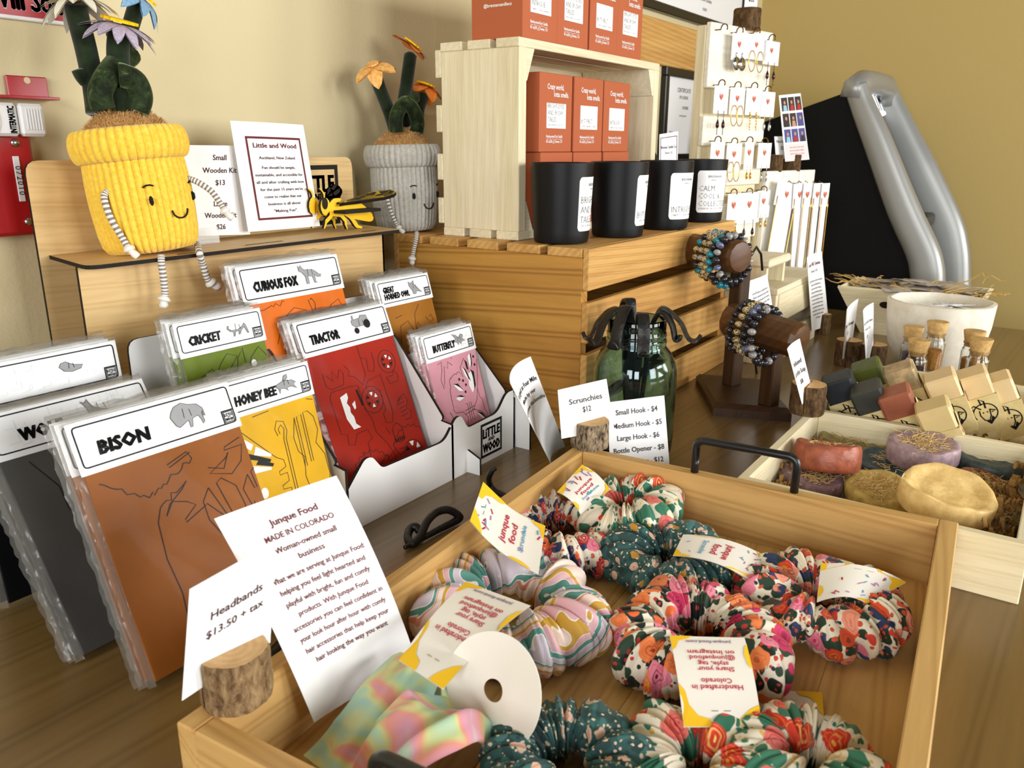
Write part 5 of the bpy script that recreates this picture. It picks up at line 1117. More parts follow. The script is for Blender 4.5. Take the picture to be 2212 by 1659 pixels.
for i, (da, ext, drop, ang0, lab) in enumerate(((92, .020, .034, 88, 'left-back'), (66, .020, .038, 60, 'far left'), (36, .016, .042, 28, 'front left'), (-2, .006, .040, 0, 'front middle'), (-74, .030, .036, -72, 'right-hand long'), (168, .006, .012, 150, 'tallest back'), (-60, .010, .030, -45, 'short front right'))):
    a = R(214.5 - da); d = V((cos(a), sin(a), 0)); c = V((JC[0], JC[1], 0)); r0 = .026
    Zt = .197 + .004*(i % 3)
    P = [c + d*.004 + V((0, 0, .02 + .006*i)), c + d*.012 + V((0, 0, .09)), c + d*.018 + V((0, 0, .165)), c + d*.026 + V((0, 0, Zt - .004)), c + d*.036 + V((0, 0, Zt)), c + d*(.043 + ext*.4) + V((0, 0, Zt - drop*.45)), c + d*(.045 + ext*.7) + V((0, 0, Zt - drop)), c + d*(.047 + ext*.95) + V((0, 0, Zt - drop*1.08)), c + d*(.047 + ext*1.15) + V((0, 0, Zt - drop*.86))]
    if i == 3: P = P[:5] + [c + d*.0465 + V((0, 0, .180)), c + d*.0475 + V((0, 0, .160)), c + d*.049 + V((0, 0, .150)), c + d*.0535 + V((0, 0, .154))]
    hook_strip(P, .0080, .0030, lab + ' forged iron hook curling over the rim of the green jar')
# ---------------------------------------------------------------- bracelet stand
m_walnut = wood('dark_walnut', srgb(70, 46, 24), srgb(38, 22, 10), 'z', 40, .45, .5); m_walx = wood('dark_walnut_bar', srgb(100, 64, 32), srgb(56, 32, 14), 'x', 40, .4, .5)
t = thing('bracelet_stand', 'dark wooden stand with a tall and a short arm carrying bead bracelets', 'jewelry stand', (1.155, .416, 0))
o0 = V((1.155, .416, 0)); A1 = V((1.194, .307, 0)) - o0; A2 = V((1.309, .507, 0)) - o0
def quadprism(pa, z0, z1, inset=0):
    n = len(pa); c = sum(pa, V((0, 0, 0)))/n
    return [q + V((0, 0, z0)) for q in pa] + [q + (c - q).normalized()*inset + V((0, 0, z1)) for q in pa], [tuple(range(n))[::-1], tuple(range(n, 2*n))] + [(i, (i+1) % n, n + (i+1) % n, n + i) for i in range(n)]
b = MB(); pa = [V((0, 0, 0)), A1, A1 + A2*.96, A2]; b.add(*quadprism(pa, 0, .013)); b.add(*quadprism(pa, .013, .020, .010)); b.build('base', m_walnut, t, fix=True)
def arm(foot, zt, end, ax, ln, r, nm):
    ax = V(ax).normalized(); c = V(foot) - o0
    b = MB(); b.box(c.x - .0135, c.x + .0135, c.y - .011, c.y + .011, .019, zt - r*.6, .002, Matrix.Translation(c) @ Matrix.Rotation(R(-15), 4, 'Z') @ Matrix.Translation(-c)); b.build('post', m_walnut, t)
    M = frameM(V(end) - o0, (0, 0, 1), ax.cross(V((0, 0, 1)))); M = Matrix.Translation(V(end) - o0) @ ax.to_track_quat('Z', 'Y').to_matrix().to_4x4()
    b = MB(); b.lathe(((r*.6, -.0002), (r*.88, -.002), (r, -.008), (r, -ln + .006), (r*.9, -ln)), 12, M); b.build('arm', m_walx, t, True, 25)
    return ax
E1 = V((1.236, .418, .236)); ax1 = arm((1.2754, .4313, 0), .236, E1, (-.42, -.90, 0), .115, .0265, 'tall')
E2 = V((1.150, .292, .136)); ax2 = arm((1.2034, .3465, 0), .135, E2, (-.25, -.95, -.10), .125, .0265, 'short')
def beadmat(name, cols, sc=300, rough=.15):
    m, nt, p = newmat(name); setp(p, Roughness=rough, Coat_Weight=.4); v = coords(nt, (1, 1, 1), 9.0); n = noise(nt, v, sc, 3, .6)
    nt.links.new(ramp(nt, n.outputs[0], tuple((.3 + .4*i/max(1, len(cols)-1), c) for i, c in enumerate(cols)), 'CONSTANT' if len(cols) > 2 else 'LINEAR'), p.inputs['Base Color']); return m
m_bk = beadmat('black_bead', ((.006, .006, .008), (.03, .03, .04))); m_leo = beadmat('spotted_tan_bead', (srgb(40, 30, 20), srgb(206, 182, 130), srgb(60, 44, 28), srgb(214, 196, 150)), 260); m_tq = beadmat('turquoise_bead', (srgb(40, 150, 164), srgb(20, 96, 116))); m_sod = beadmat('blue_grey_bead', (srgb(50, 56, 100), srgb(130, 136, 160))); m_wh = beadmat('pale_grey_bead', (srgb(190, 186, 180), srgb(110, 106, 104)))
beadmesh = {}
def bead_obj(m, r, par, loc, q):
    k = (m.name, round(r, 5))
    if k not in beadmesh:
        b = MB(); b.lathe([(max(.0001, r*1.05*sin(pi*i/7)), -r*.78*cos(pi*i/7)) for i in range(8)], 10, cap=False); o = b.build('bead', m, None, True); beadmesh[k] = o.data; bpy.data.objects.remove(o)
    o = bpy.data.objects.new('bead', beadmesh[k]); COL.objects.link(o); o.parent = par; o.location = loc; o.rotation_mode = 'QUATERNION'; o.rotation_quaternion = q; return o
def bracelet(E, ax, back, rr, br, n, mats, label, seed, tilt=0.0):
    rd = random.Random(seed); c = V(E) - ax*back - V((0, 0, rr - .0265 - br*.9)); t = thing('bead_bracelet', label, 'bracelet', c, 0, 'bead bracelets on the wooden stand')
    ax = (ax + V((0, 0, tilt))).normalized(); u = ax.cross(V((0, 0, 1))).normalized(); w = u.cross(ax)
    P = []
    for i in range(n):
        a = 2*pi*i/n; p = (u*cos(a) + w*sin(a))*rr; P.append(p); tg = (-u*sin(a) + w*cos(a))
        bead_obj(mats[rd.randrange(len(mats))], br*rd.choice((.96, 1, 1.06)), t, p, tg.to_track_quat('Z', 'Y'))
    b = MB(); b.tube(P, .0006, 5, True); b.build('elastic_cord', m_black, t)
for i, (bk, ms, lab, rr, ti) in enumerate(((.018, [m_bk, m_bk, m_sod, m_bk, m_wh], 'black and blue bead bracelet nearest the end of the tall arm', .036, .10), (.030, [m_tq, m_bk, m_tq], 'turquoise bead bracelet on the tall arm', .040, .05), (.041, [m_leo], 'spotted tan bead bracelet on the tall arm', .037, 0), (.052, [m_leo, m_leo, m_wh], 'pale mixed bead bracelet on the tall arm', .036, 0), (.064, [m_tq, m_leo, m_bk], 'rearmost mixed bead bracelet on the tall arm', .036, 0))):
    bracelet(E1, ax1, bk, rr, .0062, 19 if rr < .039 else 21, ms, lab, 3 + i, ti)
for i, (bk, ms, lab, rr, ti) in enumerate(((.058, [m_bk, m_bk, m_wh], 'black bead bracelet with a few pale beads on the short arm', .040, .16), (.072, [m_bk, m_sod, m_bk], 'shiny black bead bracelet in the middle of the short arm', .036, .08), (.085, [m_leo], 'spotted tan bead bracelet on the short arm', .036, .02), (.098, [m_bk], 'plain black bead bracelet at the back of the short arm', .036, 0))):
    bracelet(E2, ax2, bk, rr, .0062, 21 if rr > .038 else 19, ms, lab, 13 + i, ti)
# ---------------------------------------------------------------- risers and the wire easel
t = thing('display_riser', 'beige slatted wooden riser box behind the bracelet stand', 'riser', (1.50, .436, 0))
b = MB(); b.box(0, .012, 0, .138, 0, .136, .001); b.build('end_panel', m_rawZ, t)
b = MB(); b.box(.30, .312, 0, .138, 0, .136, .001); b.build('end_panel', m_rawZ, t)
b = MB(); b.box(-.002, .314, -.002, .141, .1362, .148, .001); b.build('top_board', m_raw, t)
for z0, z1 in ((.080, .136), (0, .052)):
    b = MB(); b.box(.0125, .2995, -.003, .006, z0, z1, .001); b.build('front_slat', m_raw, t)
t = thing('display_riser', 'small white riser shelf with a thick rounded front standing on the beige box', 'riser', (1.487, .448, .1482))
b = MB(); b.box(0, .128, 0, .11, .038, .054, .004); b.build('shelf_board', m_raw, t)
for x in (.006, .110): b = MB(); b.box(x, x + .010, .008, .10, 0, .0382, .001); b.build('leg_panel', m_rawZ, t)
CE_ = (1.395, .448)
t = thing('wire_easel', 'black wire easel behind the tall bracelet arm', 'easel', (CE_[0], CE_[1], 0)); o_ = V((CE_[0], CE_[1], 0)); q = lambda x, y: onPl(x, y, CE_, -10) - o_
for nm, P in (('front_wire', [q(1604, 600), q(1612, 640), q(1622, 700), q(1634, 800), q(1638, 812)]), ('rear_wire', [q(1612, 560), q(1600, 640), q(1586, 720), q(1572, 790)]), ('top_loop', [q(1606, 590), q(1618, 552), q(1632, 530), q(1642, 545), q(1645, 580)]), ('foot_wire', [q(1634, 806), q(1660, 800), q(1695, 790), q(1712, 775)])):
    b = MB(); b.tube(P, .0022, 8); b.build(nm, m_satin, t, True)
C_ = (1.385, .443)
card('story_booklet', 'small white booklet standing on the wire easel between the bracelet arms', 'booklet', cpl(C_, -10, ((1622, 690), (1668, 660), (1655, 588), (1606, 606))),
    [(s, .55, .62 - .11*i, .055, dict(ink=m_grey, wf=.7)) for i, s in enumerate(('Love NE Genna is a small business in', 'Denver, empowered women making', 'handmade jewelry with meaning', 'for every day of your week'))], bulge=.003)
# ---------------------------------------------------------------- earring stand
BD = -12; Cb = V((1.53, .62, 0)); bd = V((cos(R(BD)), sin(R(BD)), 0)); bn = V((sin(R(BD)), -cos(R(BD)), 0))
BM = Matrix.Translation(onPl(1519, 300, Cb, BD) * 1.0); p0 = onPl(1516, 300, Cb, BD); p0.z = 0; p1 = onPl(1647, 300, Cb, BD); BWd = (V((p1.x, p1.y, 0)) - p0).length
BM = Matrix.Translation(p0) @ Matrix.Rotation(R(BD), 4, 'Z'); BMI = BM.inverted()
lz = lambda x, y: (BMI @ onPl(x, y, Cb, BD))
topz = lz(1525, 43).z
t = thing('earring_stand', 'tall white board of cup hooks hung with rows of earring cards', 'jewelry stand', M=BM)
b = MB(); b.box(-.002, BWd - .004, .010, .030, 0, topz - .004, .001); b.build('back_board', m_rawZ, t)
m_whb = wood('white_painted_board', srgb(250, 246, 232), srgb(232, 224, 204), 'x', 40, .6, .3); m_whz = wood('white_painted_plank', srgb(250, 247, 236), srgb(232, 226, 208), 'z', 40, .6, .3)
rows = [(43, 187, 0), (248, 312, -.004), (354, 400, -.004), (440, 520, -.004)]
for y0, y1, dx in rows:
    za, zb_ = lz(1530, y0).z, lz(1530, y1).z; b = MB(); b.box(dx, BWd + dx, 0, .0099, zb_, za, .0012); b.build('front_board', m_whb, t)
m_brass = mat('brass_wire', srgb(120, 92, 40), .3, .5, 1.0); m_gold = mat('gold', srgb(226, 178, 84), .22, .5, 1.0); m_silv = mat('silver', srgb(200, 200, 200), .2, .5, 1.0); m_garn = mat('dark_red_bead', srgb(60, 16, 20), .15, .5)
m_heart = mat('rose_gold_heart', srgb(206, 116, 92), .5, .3); m_heart2 = mat('rose_gold_heart_dark', srgb(172, 84, 64), .5, .3); m_heart3 = mat('rose_gold_heart_light', srgb(230, 152, 128), .5, .3)
def cuphook(px, py):
    c = lz(px, py); b = MB(); P = [(c.x, 0, c.z), (c.x, -.012, c.z)] + [(c.x, -.019 + .007*cos(R(a)), c.z + .002 + .007*sin(R(a))) for a in range(0, 211, 30)]
    b.tube(P, .0012, 6); b.build('cup_hook', m_brass, t, True)
def heart(pr_list, u, v, s):
    L = [(0, -.55), (-.5, -.05), (-.5, .25), (-.28, .42), (0, .22)]; Rr_ = [(0, -.55), (.5, -.05), (.5, .25), (.28, .42), (0, .22)]
    pr_list[0].poly([(u + x*s, v + y*s) for x, y in L]); pr_list[1].poly([(u + x*s, v + y*s) for x, y in Rr_[::-1]]); pr_list[2].poly([(u + x*s, v + y*s) for x, y in ((-.28, .42), (-.05, .26), (-.2, .0), (-.42, .12))])
def earring(par, x, z, kind, s):
    if kind == 'hoop': b = MB(); b.tube([(x + s*.5*cos(R(a)), -.002, z - s*.7 + s*.8*sin(R(a))) for a in range(0, 360, 20)], .0008, 5, True); b.build('earring', m_gold, par, True)
    elif kind == 'disc':
        b = MB(); b.tube([(x, -.002, z), (x, -.002, z - s*.35)], .0012, 6); b.lathe(((s*.5, 0), (s*.5, .0012), (.0002, .0016)), 20, Matrix.Translation((x, -.0025, z - s*.85)) @ Matrix.Rotation(pi/2, 4, 'X')); b.build('earring', m_silv, par, True)
    elif kind == 'drop':
        b = MB(); b.tube([(x, -.002, z), (x, -.002, z - s*.6)], .0006, 5); b.tube([(x, -.002, z - s*.55), (x, -.002, z - s*.8), (x, -.002, z - s), (x, -.002, z - s*1.1)], [.0008, .0032, .0034, .0006], 8); b.tube([(x, -.002, z - s*1.1), (x, -.002, z - s*1.5)], .0007, 5); b.build('earring', m_garn, par, True)
    elif kind == 'chain':
        b = MB()
        for i in range(6): b.tube([(x + .0012*cos(R(a)) + (.0008 if i % 2 else -.0008), -.002, z - s*.24*i - .003 + .003*sin(R(a))) for a in range(0, 360, 60)], .0009, 4, True)
        b.build('earring', m_gold, par, True)
    else:
        b = MB(); b.tube([(x, -.002, z), (x, -.002, z - s*.55)], .0005, 4); b.tube([(x, -.002, z - s*.5), (x, -.002, z - s*.75), (x, -.002, z - s), (x, -.002, z - s*1.12)], [.0005, .003, .0032, .0004], 8, flat=.4); b.build('earring', m_silv if kind == 'leaf' else m_gold, par, True)
ROWN = ('top', 'second', 'third', 'lowest')
cuphook(1540, 62)
def ecard(px, py, wpx, hpx, kind, row, k, n):
    a = lz(px - wpx/2, py - hpx/2); c = lz(px + wpx/2, py + hpx/2); w, h = abs(c.x - a.x), a.z - c.z; cuphook(px - 1, py - hpx/2 - 1)
    lab = {'disc': 'white heart earring card with silver discs', 'hoop': 'white heart earring card with gold hoops', 'drop': 'white heart earring card with dark bead drops', 'chain': 'white heart earring card with gold chains', 'leaf': 'white heart earring card with silver drops', 'gold': 'white heart earring card with gold drops'}[kind]
    pos = ('first', 'second', 'third', 'fourth')[k]
    o = thing('earring_card', f'{lab}, {pos} from left, {ROWN[row]} row', 'earrings', M=BM @ Matrix.Translation((a.x, -.0165, c.z)), group='earring cards on the hook board')
    b = MB(); b.box(0, w, 0, .0006, 0, h); b.build('card', m_paper, o)
    F = plane_fn((0, 0, 0), (1, 0, 0), (0, 0, 1), .0003); L = [Print(F), Print(F), Print(plane_fn((0, 0, 0), (1, 0, 0), (0, 0, 1), .0005))]; heart(L, w*.5, h*.62, min(w*.5, h*.26))
    L[0].done('heart_print', m_heart2, o); L[1].done('heart_print', m_heart, o); L[2].done('heart_print', m_heart3, o)
    z = h*.30 if kind in ('disc', 'hoop') else h*.12
    for dx in (.3, .7): earring(o, w*dx, z, kind, .030 if kind in ('drop', 'leaf') else .024)
for row, L in enumerate((((1575, 100, 27, 62, 'disc'), (1612, 100, 40, 60, 'hoop'), (1645, 112, 30, 56, 'drop')), ((1537, 213, 27, 62, 'drop'), (1572, 216, 28, 60, 'hoop'), (1608, 217, 30, 60, 'chain'), (1638, 222, 26, 56, 'leaf')), ((1530, 334, 26, 62, 'gold'), (1566, 336, 28, 60, 'hoop'), (1599, 332, 15, 58, 'gold'), (1632, 332, 24, 54, 'leaf')), ((1566, 446, 22, 62, 'gold'), (1600, 444, 42, 62, 'drop'), (1631, 436, 24, 56, 'gold')))):
    for k, (px, py, w, h, kd) in enumerate(L): ecard(px, py, w, h, kd, row, k, len(L))
tc = BM @ V((BWd*.62, .012, topz - .004)); log((tc.x, tc.y), tc.z, .026, .042, BD, 'dark log slice on top of the earring board', m_bark3, True)
card('earring_price_card', 'white card in the dark log slice on top of the earring board, cut off by the frame', 'sign', [tc + bd*x + V((0, 0, z)) for x, z in ((-.012, .020), (.034, .020), (.034, .10), (-.012, .10))], [('Earrings', .5, .7, .10, dict(ink=m_grey, wf=.7)), ('$28', .5, .45, .12, dict(ink=m_grey))])
# ---------------------------------------------------------------- necklace stand
NC = V((1.80, .55, 0)); ND = -14; n0 = onPl(1653, 370, NC, ND); n0.z = 0; n1 = onPl(1758, 370, NC, ND); NW = (V((n1.x, n1.y, 0)) - n0).length
NM = Matrix.Translation(n0) @ Matrix.Rotation(R(ND), 4, 'Z'); NI = NM.inverted(); nz = lambda x, y: NI @ onPl(x, y, NC, ND); nt_ = nz(1655, 366).z
t = thing('necklace_stand', 'white plank stand with necklace cards hanging from hooks, right of the earring board', 'jewelry stand', M=NM)
b = MB(); b.box(0, NW, .012, .034, 0, nt_ - .003, .001); b.build('back_board', m_rawZ, t)
for i in range(3): b = MB(); b.box(NW*i/3 + .0012, NW*(i+1)/3 - .0012, 0, .0119, .0, nt_, .001); b.build('front_plank', m_whz, t)
for k, (x, w, rot) in enumerate(((1684, 46, 9), (1706, 28, -4), (1720, 20, 0), (1738, 20, 0), (1751, 18, 0))):
    a = nz(x, 396); w_ = w/105*NW; h_ = .050
    b = MB(); b.tube([(a.x, 0, a.z + .004), (a.x, -.014, a.z + .004), (a.x, -.018, a.z + .010), (a.x, -.024, a.z + .006)], .0011, 6); b.build('cup_hook', m_brass, t, True)
    o = thing('necklace_card', 'white heart necklace card, ' + ('tilted, at the left of the necklace stand', 'second from left on the necklace stand', 'third from left on the necklace stand', 'fourth from left on the necklace stand', 'rightmost on the necklace stand')[k], 'necklace', M=NM @ Matrix.Translation((a.x, -.018 - .004*k, a.z + .004)) @ Matrix.Rotation(R(rot), 4, 'Y'), group='necklace cards')
    b = MB(); b.box(-w_/2, w_/2, 0, .0006, -h_, .002); b.build('card', m_paper, o)
    F = plane_fn((0, 0, 0), (1, 0, 0), (0, 0, 1), .0003); L = [Print(F), Print(F), Print(plane_fn((0, 0, 0), (1, 0, 0), (0, 0, 1), .0005))]; heart(L, 0, -h_*.45, min(.016, w_*.6)); L[0].done('heart_print', m_heart2, o); L[1].done('heart_print', m_heart, o); L[2].done('heart_print', m_heart3, o)
    b = MB(); b.box(-w_*.36, w_*.36, .001, .0022, -.215, -h_*.8); b.build('long_strip', m_paper, o)
    for sx in (-.42, .42): b = MB(); b.tube([(w_*sx, -.0015, -h_*.6 - .021*j) for j in range(8)] + [(w_*sx*.5, -.0015, -.205)], .0009, 5); b.build('chain', m_gold, o, True)
for px, lab in ((1683, 'left dark log slice on top of the necklace stand'), (1722, 'right dark log slice on top of the necklace stand')):
    a = NM @ V((nz(px, 360).x, .017, nt_)); log((a.x, a.y), a.z - .0025, .0185, .036, ND, lab, m_bark3, True, 'log slices on the necklace stand')
LC = NM @ V((0, .017, 0))
card('necklace_price_card', 'small white Necklaces price card on the necklace stand', 'sign', cpl(LC, ND, ((1673, 340), (1704, 338), (1702, 290), (1669, 291))), [('Necklaces', .5, .72, .13, dict(ink=m_grey, wf=.8)), ('$32', .5, .42, .16, dict(ink=m_grey))])
LC2 = V(LC) + V((-.004, -.012, 0))
o, fp, w, h = card('photo_card', 'tall card with nine small portrait photos standing in a log slice before the black machine', 'sign', cpl(LC2, ND, ((1693, 345), (1745, 340), (1725, 197), (1678, 202))),
    [(s, .52, .20 - i*.05, .026, dict(ink=m_ink, wf=.6)) for i, s in enumerate(('Hand crafted by these women', 'and caring jewelry makers', 'thank you for your support'))])
og = V(o.location)
pc = [mat('photo_' + n, c, .4) for n, c in (('dark', srgb(40, 32, 40)), ('blue', srgb(70, 76, 140)), ('skin', srgb(196, 140, 112)), ('red', srgb(170, 40, 44)), ('pink', srgb(244, 216, 216)), ('pale', srgb(150, 190, 206)))]
P_ = [Print(fp) for _ in range(6)]
P_[4].rect(w*.06, h*.03, w*.97, h*.27)
for i in range(9):
    u0, v0 = w*(.07 + .31*(i % 3)), h*(.29 + .235*(i//3)); P_[(1, 1, 1, 0, 0, 1, 0, 0, 0)[i]].rect(u0, v0, u0 + w*.27, v0 + h*.20)
for m_, P__ in ((4, P_[4]), (1, P_[1]), (0, P_[0])): P__.done('photo_print', pc[m_], o)
fp2 = lambda u, v: fp(u, v) + bn*.0003
P_ = [Print(fp2) for _ in range(6)]
for i in range(9):
    u0, v0 = w*(.07 + .31*(i % 3)), h*(.29 + .235*(i//3)); P_[(5, 3, 0, 0, 2, 1, 5, 3, 3)[i]].poly([(u0 + w*.05, v0), (u0 + w*.23, v0), (u0 + w*.20, v0 + h*.085), (u0 + w*.08, v0 + h*.09)]); P_[2].disc(u0 + w*.135, v0 + h*.125, w*.045, 9, h*.028)
for m_ in (5, 3, 0, 2, 1): P_[m_].done('portrait_print', pc[m_], o)
# ---------------------------------------------------------------- cash machine
m_atmb = mat('machine_black', (.006, .0055, .005), .7, .12, bmp=(400, .15, .001)); m_sil = mat('machine_silver', srgb(158, 158, 154), .38, .5, .45); m_dk = mat('machine_dark_grey', srgb(46, 44, 42), .5, .4)
AX = 2.23; aX = lambda x, y, d=0.0: onX(x, y, AX + d)
t = thing('cash_machine', 'black cash machine with a silver curved front standing past the end of the counter', 'cash machine', (AX, .30, -.92)); o_ = V((AX, .30, -.92))
pl = [aX(1560, 300), aX(1640, 262), aX(1830, 192), aX(1880, 330), aX(1930, 450), aX(1975, 560), aX(1985, 640)]; yz = [(q.y, q.z) for q in pl]; yz += [(yz[-1][0] + .01, -.92), (yz[0][0] + .0, -.92)]
b = MB(); n = len(yz); vs = [V((AX, y, z)) - o_ for y, z in yz] + [V((AX + .36, y, z)) - o_ for y, z in yz]; b.add(vs, [tuple(range(n)), tuple(range(n, 2*n))[::-1]] + [(i, n+i, n+(i+1) % n, (i+1) % n) for i in range(n)]); b.build('cabinet', m_atmb, t, fix=True)
path = [(1843, 180), (1854, 215), (1890, 300), (1946, 443), (1988, 534), (1999, 575), (2001, 610), (2002, 700)]
wd = [.028, .029, .035, .040, .041, .042, .042, .042]
fpath = [(1902, 190), (1914, 222), (1948, 300), (1978, 366), (2028, 474), (2042, 530), (2046, 580), (2047, 700)]
def bezel(X, nm, wsc=1.0, dx=0, fl=.85):
    P = [V((X, onX(x, y, X if dx else AX).y, onX(x, y, X if dx else AX).z)) - o_ for x, y in (fpath if dx else path)]; S_ = []; rs = []
    for k in range(len(P)-1):
        p0, p1, p2, p3 = P[max(k-1, 0)], P[k], P[k+1], P[min(k+2, len(P)-1)]
        for i in range(6): f = i/6; S_.append(.5*((2*p1) + (p2-p0)*f + (2*p0-5*p1+4*p2-p3)*f*f + (3*p1-p0-3*p2+p3)*f**3)); rs.append((wd[k]*(1-f) + wd[k+1]*f)*wsc)
    b = MB(); b.tube(S_, rs, 28, flat=fl); n_ = len(S_)
    for i in range(n_):
        for k in range(28):
            j = i*28 + k; p = V(b.v[j]) - S_[i]; a = 2*pi*k/28; e = .55; f = 1/((abs(cos(a))**(2/e) + abs(sin(a))**(2/e))**(e/2)); b.v[j] = tuple(S_[i] + p*f*.92)
    b.build(nm, m_sil, t, True); return P
Pn = bezel(AX + .010, 'side_bezel', 1.0, 0, .75); Pf = bezel(AX + .33, 'side_bezel', 1.45, 1, .55)
top = [Pn[0] + V((.0, .006, -.03)), Pn[0] + V((.004, .002, -.004)), Pn[0] + V((.04, -.004, .010)), Pn[0] + V((.16, -.010, .016)), Pf[0] + V((-.05, -.012, .008)), Pf[0] + V((-.008, -.010, -.006)), Pf[0] + V((0, -.008, -.035))]
b = MB(); b.tube(top, [.030, .031, .030, .028, .030, .032, .034], 20, flat=1.0); b.build('top_bezel', m_sil, t, True)
q0, q1, q2 = Pn[1] + V((0, .022, 0)), Pn[4] + V((0, .03, 0)), Pn[6] + V((0, .03, 0))
b = MB(); b.add([q0, q1, q2, q2 + V((.33, 0, 0)), q1 + V((.33, 0, 0)), q0 + V((.33, 0, 0))], [(0, 1, 4, 5), (1, 2, 3, 4)]); b.build('fascia', m_dk, t)
d1 = (q1 - q0); nrm = V((0, -d1.z, d1.y)).normalized(); nrm = nrm if nrm.y < 0 else -nrm
m_lit, nt, p = newmat('lit_sign'); setp(p, Base_Color=(.9, .93, 1, 1), Emission_Color=(.92, .96, 1, 1), Emission_Strength=1.3)
M = frameM(q0 + V((.20, 0, 0)) - d1*.055 + nrm*.002, (1, 0, 0), -d1); 
so = thing('sign_box', None, None); so.parent = t; so.matrix_basis = M
b = MB(); b.box(-.07, .07, -.055, .02, 0, .018, .002); b.build('lit_panel', m_lit, so)
pr = Print(plane_fn((0, 0, .018), (1, 0, 0), (0, 1, 0), .0005)); pr.text('ATM', 0, -.044, .050, 'c', .05, width=.12); pr.done('lettering', m_dk, so)
for k in range(5):
    q = q0 + d1*(.42 + .065*k) + nrm*.008 + V((.10, 0, 0)); b = MB(); b.box(-.012, .012, -.006, .006, 0, .008, .002, frameM(q, (1, 0, 0), -d1)); b.build('button', m_sil, t)
b = MB(); q = q0 + d1*.82 + V((.12, 0, 0)); b.box(0, .12, -.05, .01, -.02, .012, .006, Matrix.Translation(q)); b.build('keypad_shelf', m_dk, t)
# ---------------------------------------------------------------- pale soap tray with two compartments
SX0, SX1, SD, SY0, SY1, SH = .797, 1.385, 1.086, -.013, .2555, .060
t = thing('soap_tray', 'long pale wooden tray with a divider holding loofah soaps and wrapped bar soaps', 'tray', (SX0, SY0, 0)); lx, ly = SX1 - SX0, SY1 - SY0
b = MB(); b.box(0, .011, 0, ly, 0, SH, .001); b.build('front_board', wood('pale_raw_wood_cross', srgb(238, 226, 190), srgb(216, 198, 150), 'y', 40, .65, .3), t)
m_rawY = bpy.data.materials['pale_raw_wood_cross']
b = MB(); b.box(lx - .011, lx, 0, ly, 0, SH, .001); b.build('back_board', m_rawY, t)
b = MB(); b.box(SD - SX0, SD - SX0 + .011, .0112, ly - .0112, 0, SH - .001, .001); b.build('divider', m_rawY, t)
for y in (0, ly - .011): b = MB(); b.box(.0112, lx - .0112, y, y + .011, 0, SH, .001); b.build('side_board', m_raw, t)
b = MB(); b.box(.0112, lx - .0112, .0112, ly - .0112, .002, .007); b.build('base', m_raw, t)
C4 = onZ(1743, 892, SH); C4 = (C4.x + .012, C4.y + .004); log(C4, SH, .0225, .040, 4, 'dark-barked log slice on the near corner of the soap tray, holding the loofah soap card', m_bark3)
card('loofah_price_card', 'white Infused Loofah Soap price card in a log slice on the soap tray corner', 'sign', cpl(C4, 4, ((1733, 870), (1757, 850), (1727, 727), (1700, 750))),
    [(s, .5, v, .075, dict(ink=m_grey, wf=w)) for s, v, w in (('Infused', .66, .6), ('Loofah Soap', .50, .82), ('$8', .33, .22))], bulge=-.002)
# crinkled kraft paper shreds
m_kraft = mat('kraft_shreds', srgb(176, 138, 82), .8, .2, var=(40, srgb(140, 102, 54)))
def shreds(name, boxes, seed, par, n=220, ln=.05):
    rr = random.Random(seed); b = MB()
    for i in range(n):
        x0, x1, y0, y1, z0, z1 = boxes[i % len(boxes)]; p = V((rr.uniform(x0, x1), rr.uniform(y0, y1), rr.uniform(z0, z1))); a = rr.uniform(0, 6.28); d = V((cos(a), sin(a), rr.uniform(-.3, .5))).normalized(); w = rr.uniform(.0015, .003); vs = []; m = 7; side = d.cross(V((0, 0, 1))).normalized()
        for k in range(m):
            q = p + d*(ln*rr.uniform(.5, 1)*k/m*.6) + V((0, 0, .0035*(1 if k % 2 else -1))); q.z = max(q.z, .0075)
            q.x = min(max(q.x, x0 - .004), x1 + .004); q.y = min(max(q.y, y0 - .004), y1 + .004)
            vs += [q - side*w, q + side*w]
        b.add(vs, [(2*k, 2*k+1, 2*k+3, 2*k+2) for k in range(m-1)])
    return tag(b.build(name, m_kraft, par), kind='stuff')
o = shreds('kraft_shreds', [(.812, 1.07, .215, .238, .009, .034), (.82, 1.075, .006, .024, .009, .046), (.83, 1.07, .03, .23, .009, .014), (1.11, 1.36, .01, .235, .009, .020), (1.10, 1.14, .004, .030, .010, .048)], 3, None, 420); tag(o, 'crinkled brown kraft paper shreds lining the soap tray', 'packing paper')
